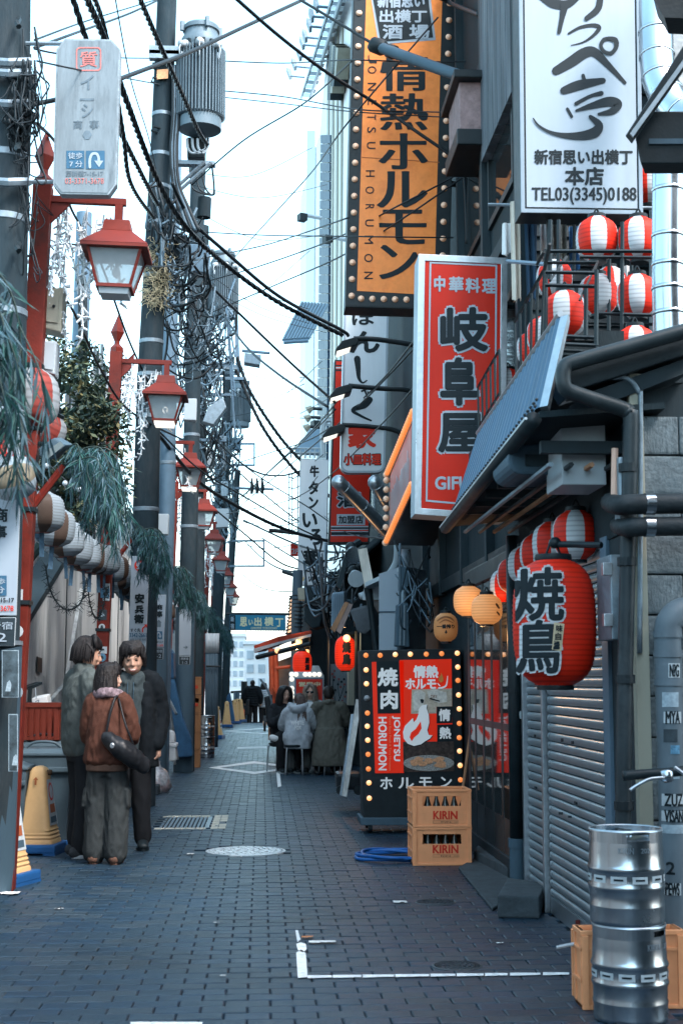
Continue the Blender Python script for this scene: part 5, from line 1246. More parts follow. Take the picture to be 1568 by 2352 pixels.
for k in range(8):
    o=bl_ if k==0 else copy_tree(bl_)
    o.location=(PXX+.02,LY[k]+.03,4.78);o.rotation_euler=(0,0,(.1,0,-.2,.3,-.1,.2,0,.1)[k]);o['label']=BN[k];o.scale=(1,1,1.15)

# ================================================================== LANTERNS
def ribbed(R,H,ribs,seg,amp=.02,flat_=.62):
    """paper lantern outline: (r, z) from bottom to top"""
    out=[];n=ribs*2
    for k in range(n+1):
        u=-1+2*k/n
        r=R*(flat_+(1-flat_)*math.sqrt(max(0,1-u*u)))if False else R*max(0,(1-abs(u)**2.6))**.5*(1-flat_)+R*flat_*max(0,(1-abs(u)**7))**.5
        out.append((max(R*.42,r)*(1+(amp if k%2 else-amp)),u*H/2))
    return out
def wrap(cx,cy,cz,R,eps):
    def pl(px,py):
        c0=P(px,py,cy-R*.8);c0=P(px,py,cy-R*.8);dx=max(-.97,min(.97,(c0.x-cx)/R));return Vector((cx+dx*R,cy-math.sqrt(1-dx*dx)*R,c0.z))
    return pl
def fine(body,off,n=14):
    k=(body,off,'f')
    if k not in _gl:
        vs,fs,asp=glyph(body,0);bm=bmesh.new();bv=[bm.verts.new((u,v,0))for u,v in vs]
        for f in fs:
            try:bm.faces.new([bv[i]for i in f])
            except ValueError:pass
        for ax in(0,1):
            for j in range(1,n):
                p=[0,0,0];p[ax]=j/n;nn=[0,0,0];nn[ax]=1
                bmesh.ops.bisect_plane(bm,geom=bm.verts[:]+bm.edges[:]+bm.faces[:],plane_co=p,plane_no=nn)
        bm.verts.index_update();_gl[k]=([(v.co.x,v.co.y)for v in bm.verts],[tuple(v.index for v in f.verts)for f in bm.faces],asp);bm.free()
    return _gl[k]
def ftext(mb,body,r,pl,off):
    vs,fs,_=fine(body,0);bold_copies(mb,vs,fs,r,pl,off);return mb
LR=M('lantern_red',(.6,.02,.006),.55,ribs=12.5,var=.08,scale=6,bump=.02,dirt=(.45,.02,.01),damt=.4)
LW=M('lantern_white',(.45,.49,.52),.55,ribs=12.5,var=.06,bump=.02,dirt=(.48,.5,.52),damt=.4)
LRL=M('lantern_red_lit',(.7,.03,.01),.45,var=.06,bump=.02,emit=(1,.04,.012),es=.08,ribs=11)
def lantern(R,H,mats,stripes=0,ribs=14,seg=24,name='paper_lantern',fl=.5):
    t=thing(name,'x','paper lantern',(0,0,0));mb=MB();pr=ribbed(R,H,ribs,seg,.01,fl)
    mb.lathe((0,0,0),pr,seg,caps=False)
    if stripes:mb.mi=[((f[0]%seg)*stripes//seg)%2 for f in mb.f]
    mb.build('shade',mats,t,smooth=True)
    r0=pr[-1][0]
    for s_ in(-1,1):MB().lathe((0,0,s_*H/2),[(r0*1.05,-.012),(r0*1.08,0),(r0*1.05,.018 if s_>0 else .012),(r0*.8,.02 if s_>0 else .012)],20).build('cap',BLACKM,t,smooth='auto')
    MB().tube(cr([(-r0*.5,0,H/2),(0,0,H/2+R*.45),(r0*.5,0,H/2)],5),.006,5).build('hook',BLACKM,t)
    return t
# big red grilled-chicken lantern
bl2=lantern(.205,.64,LR,0,26,48,'red_lantern');C_=P(1272,1430,7.0)
for ch in bl2.children:pass
bl2.location=C_;tag(bl2,'big red paper lantern with two black brush characters outlined in white beside the shutters','paper lantern')
for items,off,m,e in(((('焼',(1178,1298,1296,1432)),('鳥',(1186,1418,1288,1552))),.06,LW,.0035),((('焼',(1183,1303,1291,1427)),('鳥',(1191,1423,1283,1547))),.024,INK,.0065)):
    mb=MB();w_=wrap(C_.x,C_.y,C_.z,.205+e,0)
    for b,r in items:ftext(mb,b,r,w_,off)
    mb.build('outline' if m is LW else 'lettering',m,bl2)
w_=wrap(C_.x,C_.y,C_.z,.2135,0);w2=wrap(C_.x,C_.y,C_.z,.2155,0)
MB().poly(on(w_,[(1268,1430),(1291,1434),(1284,1497),(1263,1492)])).build('paper_label',M('label_tan',(.45,.38,.25),.6,var=.15,bump=0),bl2)
mb=MB()
for b,r in(('味',(1272,1436,1287,1452)),('自',(1270,1454,1284,1471)),('慢',(1267,1473,1281,1490))):ftext(mb,b,r,w2,.03)
mb.build('lettering',INK,bl2)
o=MB().tube([P(1275,1250,7.0),P(1380,1252,6.8)],.016,8).build('lantern_bracket',BLACKM);tag(o,'dark iron arm holding the big red lantern','bracket')
MB().lathe(P(1273,1247,7.0),[(.01,-.03),(.028,-.02),(.028,.02),(.01,.03)],12,axis='Y').build('ring',BLACKM,o,smooth=True)
# red and white striped lanterns, on the balcony and under the eave
sp_=lantern(.118,.25,[LR,LW],8,11,24,'striped_lantern',.2);sp_['group']='red and white striped lanterns';sp_.location=P(1297,722,7.9)
sp_['label']='striped lantern half hidden by the top corner of the blue canopy'
def stripe(label,px,py,Y,s_=1.,rz=0.):
    o=copy_tree(sp_,P(px,py,Y),rz,label);o.scale=(s_*1.1,)*3;return o
sp_.scale=(1.06,)*3
stripe('upper striped lantern right under the white brush sign, first of two',1370,550,8.6,1.02,.25)
stripe('upper striped lantern beside the silver duct, second of two under the white brush sign',1466,550,8.5,1.0,.0)
stripe('striped lantern beside the silver duct at railing height',1463,681,8.3,.96,.1)
stripe('striped lantern partly behind the balcony frame corner',1372,678,8.9,.98,.5)
stripe('striped lantern high behind the balcony railing posts',1272,642,8.9,.9,.3)
stripe('striped lantern whose top just clears the gable roof',1458,800,8.2,.95,.2)
stripe('striped lantern peeking past the big white sign at the silver duct',1486,424,9.5,1.1,.5)
stripe('striped lantern hanging behind the balcony railing above the corrugated canopy',1248,770,9.3,.9,.2)
stripe('striped lantern next but one beyond the canopy corner',1222,802,10.0,.9,.4)
stripe('striped lantern low behind the second railing',1166,885,10.6,.9,.1)
stripe('striped lantern at the far end of the second railing',1140,905,11.4,.9,.3)
stripe('striped lantern half hidden behind the balcony deck and canopy flashing',1272,868,8.6,.8,.1)
stripe('striped lantern behind the other two in the balcony middle',1400,655,9.4,.9,.8)
stripe('nearest striped lantern of the row under the eave, above the big red lantern',1322,1230,7.5,.98,.15)
stripe('second striped lantern of the row under the eave',1268,1248,8.1,.9,.5)
stripe('third striped lantern of the row under the eave',1236,1272,8.7,.9,.3)
stripe('fourth striped lantern of the row under the eave',1206,1298,9.3,.9,.7)
stripe('fifth striped lantern of the row under the eave',1180,1322,9.9,.92,.2)
stripe('last striped lantern of the row under the eave, beside the orange globes',1162,1345,10.4,.92,.6)
stripe('tall striped lantern on the nearest red post at the left',72,916,10.0,1.55,.2)
LRD=M('lantern_red_faded',(.2,.035,.028),.6,var=.2,scale=6,ribs=9);LWD=M('lantern_white_faded',(.22,.25,.27),.6,var=.2,scale=6,ribs=9)
def fade(o):
    for ch in o.children:
        if ch.name.startswith('shade'):
            for sl2,m in zip(ch.material_slots,(LRD,LWD)):sl2.link='OBJECT';sl2.material=m
fade(bpy.data.objects[o_.name]if(o_:=[x for x in COL.objects if x.get('label')=='tall striped lantern on the nearest red post at the left'][0])else None)
o=stripe('tilted striped lantern behind the floodlight on the nearest red post',106,994,10.5,1.1,.1);o.rotation_euler=(.2,.5,.1);fade(o)
# glowing orange globes
GL=M('globe_paper',(.55,.3,.13),.5,ribs=16,var=.1,scale=4,bump=.02,emit=(1,.36,.1),es=.085)
GL2=M('globe_paper_dim',(.36,.18,.07),.5,var=.15,bump=.02,emit=(1,.38,.12),es=.02)
for lb,px,py,Y,R,H,m in(('glowing orange globe lantern in front, by the glass door top',1117,1400,9.9,.109,.213,GL),('glowing orange globe lantern behind the other globe',1075,1381,10.7,.113,.23,GL),('dimmer tan lantern with printed black mark over the lit signboard',1023,1441,11.8,.101,.24,GL2)):
    t=lantern(R,H,m,0,12,28,'globe_lantern',.25);t.location=P(px,py,Y);tag(t,lb,'paper lantern')
    w_=wrap(t.location.x,Y,0,R+.003,0)
    if m is GL2:
        mb=MB();ftext(mb,'一番搾り',(1003,1434,1043,1444),w_,.05);mb.build('lettering',INK,t)
        MB().poly(on(w_,[(1023,1446),(1026,1453),(1023,1456),(1020,1453)])).build('drop_mark',INK,t)
        mb=MB();brush(mb,[(1004,1426,2),(1012,1420,4),(1022,1417,4),(1034,1420,4),(1042,1427,2)],w_);brush(mb,[(1008,1431,1.5),(1022,1424,3),(1040,1431,1.5)],w_);mb.build('print_mark',M('brown_mark',(.2,.09,.04),.6,var=0,bump=0),t)
    else:
        mb=MB();brush(mb,[(px+22,py-12,5),(px+28,py-4,5)],w_);brush(mb,[(px+24,py+6,4),(px+29,py+12,4)],w_);mb.build('print_mark',M('brown_mark',(.2,.09,.04),.6,var=0,bump=0),t)
# lit red lanterns further down the alley
for lb,px,py,Y,R,H,b,r in(('glowing red lantern with a spotlight on it, left of the lit signboard',793,1501,19,.142,.46,'焼鳥',(785,1474,806,1528)),('glowing red lantern under the red awning of the far stall',694,1523,24,.16,.4,'居酒',(700,1510,711,1541))):
    t=lantern(R,H,LRL,0,16,28,'red_lantern');t.location=P(px,py,Y);tag(t,lb,'paper lantern')
    w_=wrap(t.location.x,Y,0,R+.004,0);mb=MB();h=(r[3]-r[1])/2
    for j,ch_ in enumerate(b):ftext(mb,ch_,(r[0],r[1]+j*h,r[2],r[1]+(j+1)*h-1),w_,.06)
    mb.build('lettering',INK,t)
t=thing('spot_lamp','small glowing lamp in front of the red lantern left of the signboard','lamp',P(796,1466,18.7));MB().ball(P(796,1466,18.7),.05,10,8).build('lamp_bulb',BULBHOT,t,smooth=True);MB().tube([P(796,1458,18.72),P(812,1456,18.8)],.03,6).build('lamp_arm',BLACKM,t)
# string of white lanterns along the posts
LB=[M('white_lantern',(.2,.25,.285),.6,ribs=14,var=.12,bump=.04),M('lantern_blue_band',(.03,.07,.11),.6,ribs=14,var=.3,bump=.04),M('lantern_brown_band',(.055,.038,.03),.6,var=.25,bump=.04)]
def white_lantern():
    t=thing('round_lantern','x','paper lantern',(0,0,0),'white round lanterns strung between the red posts');mb=MB();seg=28
    pr=ribbed(.17,.3,13,seg,.02,.45);mb.lathe((0,0,0),pr,seg,caps=False)
    mb.mi=[(0,0,0,0,1,1,0,0,0,2,2,2,0,0,0,0,1,1,0,0,0,2,2,2,0,0,0,0)[f[0]%seg]for f in mb.f]
    mb.build('shade',LB,t,smooth=True)
    MB().lathe((0,0,.135),[(.07,0),(.07,.02),(.06,.022)],16).build('cap',LB[0],t);MB().lathe((0,0,-.15),[(.055,0),(.06,.005),(.06,.018)],16).build('cap',LAMPRED,t)
    MB().bb(-.018,.018,-.002,.002,-.33,-.15).build('paper_tag',M('tag_blue',(.05,.1,.15),.6,var=.4,scale=40,bump=0),t);return t
wl_=white_lantern();ORD=['first','second','third','fourth','fifth','sixth','seventh','eighth','ninth','tenth']
first=True
for seg_,(k0,n)in enumerate(((0,8),(1,8),(2,6),(3,4))):
    for j in range(n):
        u=(j+.6)/n;Yk=LY[k0]+.25+u*4.9
        o=wl_ if first else copy_tree(wl_);first=False
        o.location=(PXX-.02+.0*u,Yk,2.68-.12*math.sin(u*math.pi));o.rotation_euler=(rnd.uniform(-.1,.1),rnd.uniform(-.1,.1),rnd.uniform(-.9,.9))
        o['label']=f'{ORD[j]} white round lantern from the {["nearest", "second", "third", "fourth"][seg_]} red post toward the next post'
    o=MB().tube(cr([(PXX,LY[k0],2.95),(PXX,LY[k0]+2.6,2.78),(PXX,LY[k0]+5.2,2.95)],6),.008,5).build('lantern_wire',CABLE);tag(o,f'wire holding the white lanterns between the {["nearest and second", "second and third", "third and fourth", "fourth and fifth"][seg_]} red posts','wire','lantern wires')
t=lantern(.14,.28,[M('straw_paper',(.16,.14,.1),.7,var=.5,scale=7,bump=.1),LB[0]],6,13,24,'round_lantern');t.location=P(32,1098,9.15);t.rotation_euler=(.1,1.3,.2);tag(t,'worn brown and white lantern lying sideways against the far-left pole','paper lantern')
# thorny light strings drooping on the wall
for lb,pts,Y in(('upper thorny light string sagging under the white lanterns',[(105,1300),(118,1360),(150,1400),(185,1385),(200,1330)],12.5),('lower thorny light string hanging beside the second red post',[(200,1330),(208,1390),(222,1420),(236,1400),(245,1350)],14.5),('thorny light string hooked below the shrub',[(140,1150),(160,1190),(180,1195),(200,1170),(205,1120)],14)):
    c=cr([P(*p_,Y)for p_ in pts],10);mb=MB().tube(c,.007,5)
    for p_ in c:
        for j in range(3):mb.tube([p_,p_+Vector((rnd.uniform(-.06,.06),rnd.uniform(-.05,.05),rnd.uniform(-.06,.06)))],[.004,.002],3)
    tag(mb.build('light_string',BLACKM),lb,'light string','thorny light strings')
# dry vines on the tall pole
mb=MB();q=random.Random(9)
for k in range(260):
    p=P(q.uniform(338,384),q.uniform(560,700),16.42+q.uniform(-.08,.1));c=[p];d=Vector((q.uniform(-1,1),q.uniform(-.5,.5),q.uniform(-1,.6)))
    for j in range(5):d=(d+Vector((q.uniform(-1,1),q.uniform(-.6,.6),q.uniform(-1,.7)))).normalized();p=p+d*.045;c.append(p)
    mb.tube(c,.0035,3)
o=mb.build('dry_vines',M('dry_vine',(.3,.27,.18),.8,var=.4,bump=0),kind='stuff');tag(o,'tuft of dry tan vines tangled round the tall concrete pole','vine')
mb=MB();GRN=[M('leaf_dark',(.025,.05,.04),.6,var=.4,scale=4,bump=0),M('leaf_olive',(.065,.085,.05),.6,var=.4,scale=4,bump=0),M('leaf_yellow',(.14,.13,.06),.6,var=.4,scale=4,bump=0)]
# shrubs
def leaves(mb,c,r,n,q,L=(.05,.1),mats=3):
    for k in range(n):
        while True:
            v=Vector((q.uniform(-1,1),q.uniform(-1,1),q.uniform(-1,1)))
            if v.length<1:break
        p=Vector(c)+Vector((v.x*r[0],v.y*r[1],v.z*r[2]));d=Vector((q.uniform(-1,1),q.uniform(-1,1),q.uniform(-1,.6))).normalized();s_=d.cross(Vector((q.uniform(-1,1),q.uniform(-1,1),1))).normalized()
        l=q.uniform(*L);mb.cur=0 if q.random()<.55 else(1 if q.random()<.75 else 2);mb.add([p,p+d*l*.5+s_*l*.22,p+d*l,p+d*l*.5-s_*l*.22],[(0,1,2,3)])
def shrub(label,blobs,trunk,seed,n=260,name='shrub',cat='shrub'):
    q=random.Random(seed);t=thing(name,label,cat,trunk[0]);mb=MB()
    tips=[]
    for(px,py,Y,r)in blobs:
        c=P(px,py,Y)
        for k in range(7):
            cc=c+Vector((q.uniform(-1,1)*r,q.uniform(-1,1)*r,q.uniform(-1,1)*r));tips.append(cc);leaves(mb,cc,(r*.5,r*.5,r*.42),n//7*2,q)
    mb.build('crown',GRN,t,kind='stuff')
    mb=MB();mb.tube(cr(trunk,5),[.06-.04*k/(5*(len(trunk)-1))for k in range(5*(len(trunk)-1)+1)],8)
    for tp in tips[::2]:
        a=trunk[-1].lerp(trunk[0],q.uniform(0,.35));mb.tube(cr([a,a.lerp(tp,.5)+Vector((q.uniform(-.1,.1),0,.08)),tp],4),[.016]*4+[.014]*4+[.006],4)
    mb.build('trunk',STEM,t);return t
shrub('dark leafy shrub overhanging the wall behind the white lanterns',[(150,850,13.5,.28),(135,910,13.2,.3),(190,930,14,.3),(125,985,13,.32),(185,1000,13.6,.35),(150,1050,13.4,.32),(215,985,14,.25),(110,1090,13,.32),(170,1110,13.6,.36),(215,1080,14,.3),(140,1150,13.6,.3),(195,1165,14,.28),(100,1010,12.6,.25)],[Vector((-2.75,14,2.0)),P(165,1150,14.1),P(160,1000,13.8)],3,300)
shrub('small yellow-green shrub sprouting below the sheet piles',[(175,810,17,.2),(235,870,17.5,.28),(215,905,17,.22),(265,905,17.5,.2)],[Vector((-2.9,17.5,3.2)),P(225,950,17.3),P(225,890,17.3)],8,150)
# globe light chain in the shrub
t=thing('bulb_chain','short chain of white globe lights in the shrub by the red stub','light string',P(200,1125,10.6));pts=[(186,1079),(241,1119),(260,1127),(284,1135),(300,1140),(313,1141)]
pts=[(187/1.0*.575+80,1120)]
cc=[P(x_,y_,12)for x_,y_ in((108,1062),(150,1102),(168,1110),(182,1116),(200,1122),(214,1126))]
MB().tube(cr(cc,4),.005,4).build('cord',CABLE,t)
for p_ in cc:MB().ball(p_+Vector((0,0,-.03)),.024,8,6).build('globe',BOXW,t,smooth=True)
# ================================================================== BALCONY with striped lanterns
bal=thing('balcony','black steel balcony frame with railings above the corrugated canopy','balcony',(1.6,8.5,3.0))
def bar(a,b,r=.014,nm='rail',t=None,m=None):return MB().tube([a,b],r*.7,4).build(nm,m or BLACKM,t or bal)
bx=lambda x,y:PX(x,y,1.5)
bar(bx(1249,619),bx(1181,739),.016);bar(bx(1243,778),bx(1185,862),.016)
for k in range(6):
    u=k/5;bar(bx(1249,619).lerp(bx(1181,739),u),bx(1243,778).lerp(bx(1185,862),u),.011,'baluster')
bar(bx(1146,803),bx(1097,889),.014);bar(bx(1148,900),bx(1102,975),.012)
for k in range(6):
    u=k/5;bar(bx(1146,803).lerp(bx(1097,889),u),bx(1148,925).lerp(bx(1099,995),u),.011,'baluster')
bar(bx(1262,560),bx(1249,619),.014);bar(bx(1249,578),bx(1233,607),.014)
for(x0,y0,x1,y1,Y)in((1249,577,1505,577,7.8),(1249,603,1372,603,7.8),(1249,625,1372,627,7.6),(1330,590,1505,592,8.2),(1250,655,1372,658,7.6),(1430,722,1505,724,8.0),(1282,772,1372,776,7.6),(1282,790,1372,794,7.55),(1282,805,1372,808,7.55),(1372,720,1500,723,8.3),(1300,690,1500,700,9.6),(1300,740,1500,745,9.7)):
    bar(P(x0,y0,Y),P(x1,y1,Y),.016)
for(x,y0,y1,Y)in((1253,573,780,7.8),(1263,505,640,8.2),(1282,505,700,8.4),(1369,620,800,7.55),(1345,655,780,7.7),(1428,510,800,8.2),(1398,590,760,8.8),(1318,500,620,9.3),(1450,500,640,9.3)):
    bar(P(x,y0,Y),P(x-1,y1,Y),.018,'post')
bar(P(1300,590,8.1),P(1262,645,7.7),.014);bar(P(1372,600,7.8),P(1330,690,7.7),.012)
MB().bb(1.5,2.6,7.4,10.2,3.0,3.06).build('deck',BLACKM,bal);MB().prism([P(1375,760,7.9),P(1432,760,7.9),P(1432,810,7.9),P(1375,810,7.9)],(0,.05,0)).build('panel',DARK,bal)
# washing behind the white sign
CLO=[M('cloth_beige',(.5,.46,.4),.9,var=.15,scale=6,bump=.2,bs=20),M('cloth_navy',(.02,.05,.09),.9,var=.2,bump=.2,bs=20),M('cloth_white',(.6,.62,.63),.9,var=.1,bump=.2,bs=20),M('cloth_camo',(.18,.2,.19),.9,var=.9,scale=9,bump=.1),M('cloth_blue',(.08,.22,.42),.9,var=.2,bump=.1)]
def cloth(label,x0,x1,y0,y1,Y,m,seed=0):
    q=random.Random(seed);mb=MB();nx,ny=9,10;a=P(x0,y0,Y);b=P(x1,y1,Y)
    for s_ in(0,1):
        for j in range(ny+1):
            v=j/ny;wv=1-.25*v*(1 if seed%2 else-.2)
            for i in range(nx+1):
                u=i/nx;mb.v.append(Vector((a.x+(b.x-a.x)*(.5+(u-.5)*wv),Y+.03*math.sin(u*11+seed)*(.3+v)+s_*.02,a.z+(b.z-a.z)*v+(.02*math.sin(u*9+seed)if j==ny else 0))))
        o=s_*(nx+1)*(ny+1)
        for j in range(ny):
            for i in range(nx):mb.f.append((o+j*(nx+1)+i,o+j*(nx+1)+i+1,o+(j+1)*(nx+1)+i+1,o+(j+1)*(nx+1)+i));mb.mi.append(0)
    tag(mb.build('hanging_garment',CLO[m],smooth=True),label,'garment','washing hung behind the white sign')
cloth('pale beige trousers hanging at the edge of the white brush sign',1172,1197,462,690,9.4,0,1)
cloth('light jacket hanging behind the beige trousers',1154,1178,512,585,9.6,2,2)
cloth('dark navy shirt hanging under the white brush sign',1204,1236,505,690,9.4,1,3)
cloth('white shirt hanging under the white brush sign beside the navy one',1239,1261,500,640,9.5,2,4)
cloth('camouflage trousers hanging between the balcony posts',1264,1303,500,625,9.5,3,5)
cloth('bright blue cloth hanging behind the upper balcony rail',1306,1328,520,625,9.6,4,6)
cloth('white towel hanging behind the balcony next to the duct',1432,1452,610,700,9.6,2,7)
tag(MB().tube([P(1120,470,9.5),P(1500,478,9.4)],.012,6).build('drying_pole',GALV),'gray drying pole carrying the washing','pole')
tag(MB().tube([P(1165,600,9.2),P(1250,607,8.4)],.015,6).build('rail_pole',BLUEST),'gray pole reaching from the red diner sign to the balcony','pole')

# ================================================================== OVERHEAD
t=thing('overhead_pipe','thick dark pipe with a coupling crossing in front of the orange sign','pipe',P(1000,150,12))
MB().tube(cr([P(858,103,12.9),P(930,130,12.6),P(1060,175,12),P(1200,208,11)],6),.052,12).build('pipe',BLUEGR,t,smooth=True)
MB().tube([P(848,98,12.9),P(856,102,12.9),P(878,110,12.85),P(886,114,12.85)],[.05,.075,.078,.055],14).build('coupling',BLACKM,t,smooth=True)
MB().tube([P(892,116,12.8),P(906,121,12.75)],.066,14).build('coupling',BLACKM,t,smooth=True)
def lampost(label,hx,hy,Y,elbow):
    t=thing('sign_lamp',label,'street light',P(hx,hy,Y),'black lamp arms over the white tavern sign')
    MB().tube(cr([P(*e,Y)for e in elbow],5),.035,8).build('arm',BLACKM,t,smooth=True)
    MB().prism([P(hx-26,hy+16,Y-.16),P(hx-10,hy-4,Y-.16),P(hx+18,hy-12,Y-.16),P(hx+28,hy-4,Y-.16),P(hx+24,hy+6,Y-.16),P(hx-22,hy+20,Y-.16)],(0,.32,0)).build('lamp_head',BLACKM,t,bev=.012)
    MB().prism([P(hx-22,hy+20,Y-.15),P(hx+10,hy+8,Y-.15),P(hx+9,hy+12,Y-.15),P(hx-20,hy+24,Y-.15)],(0,.28,0)).build('lens',BULBW,t)
lampost('topmost black lamp arm reaching over the white tavern sign',796,786,18,[(812,778),(870,780),(960,794),(985,800)])
lampost('middle black lamp arm reaching over the white tavern sign',782,894,19,[(800,886),(870,892),(935,896),(952,912),(954,960)])
lampost('lowest black lamp arm reaching over the white tavern sign',766,985,20,[(785,976),(850,980),(905,988),(922,1004),(924,1050)])
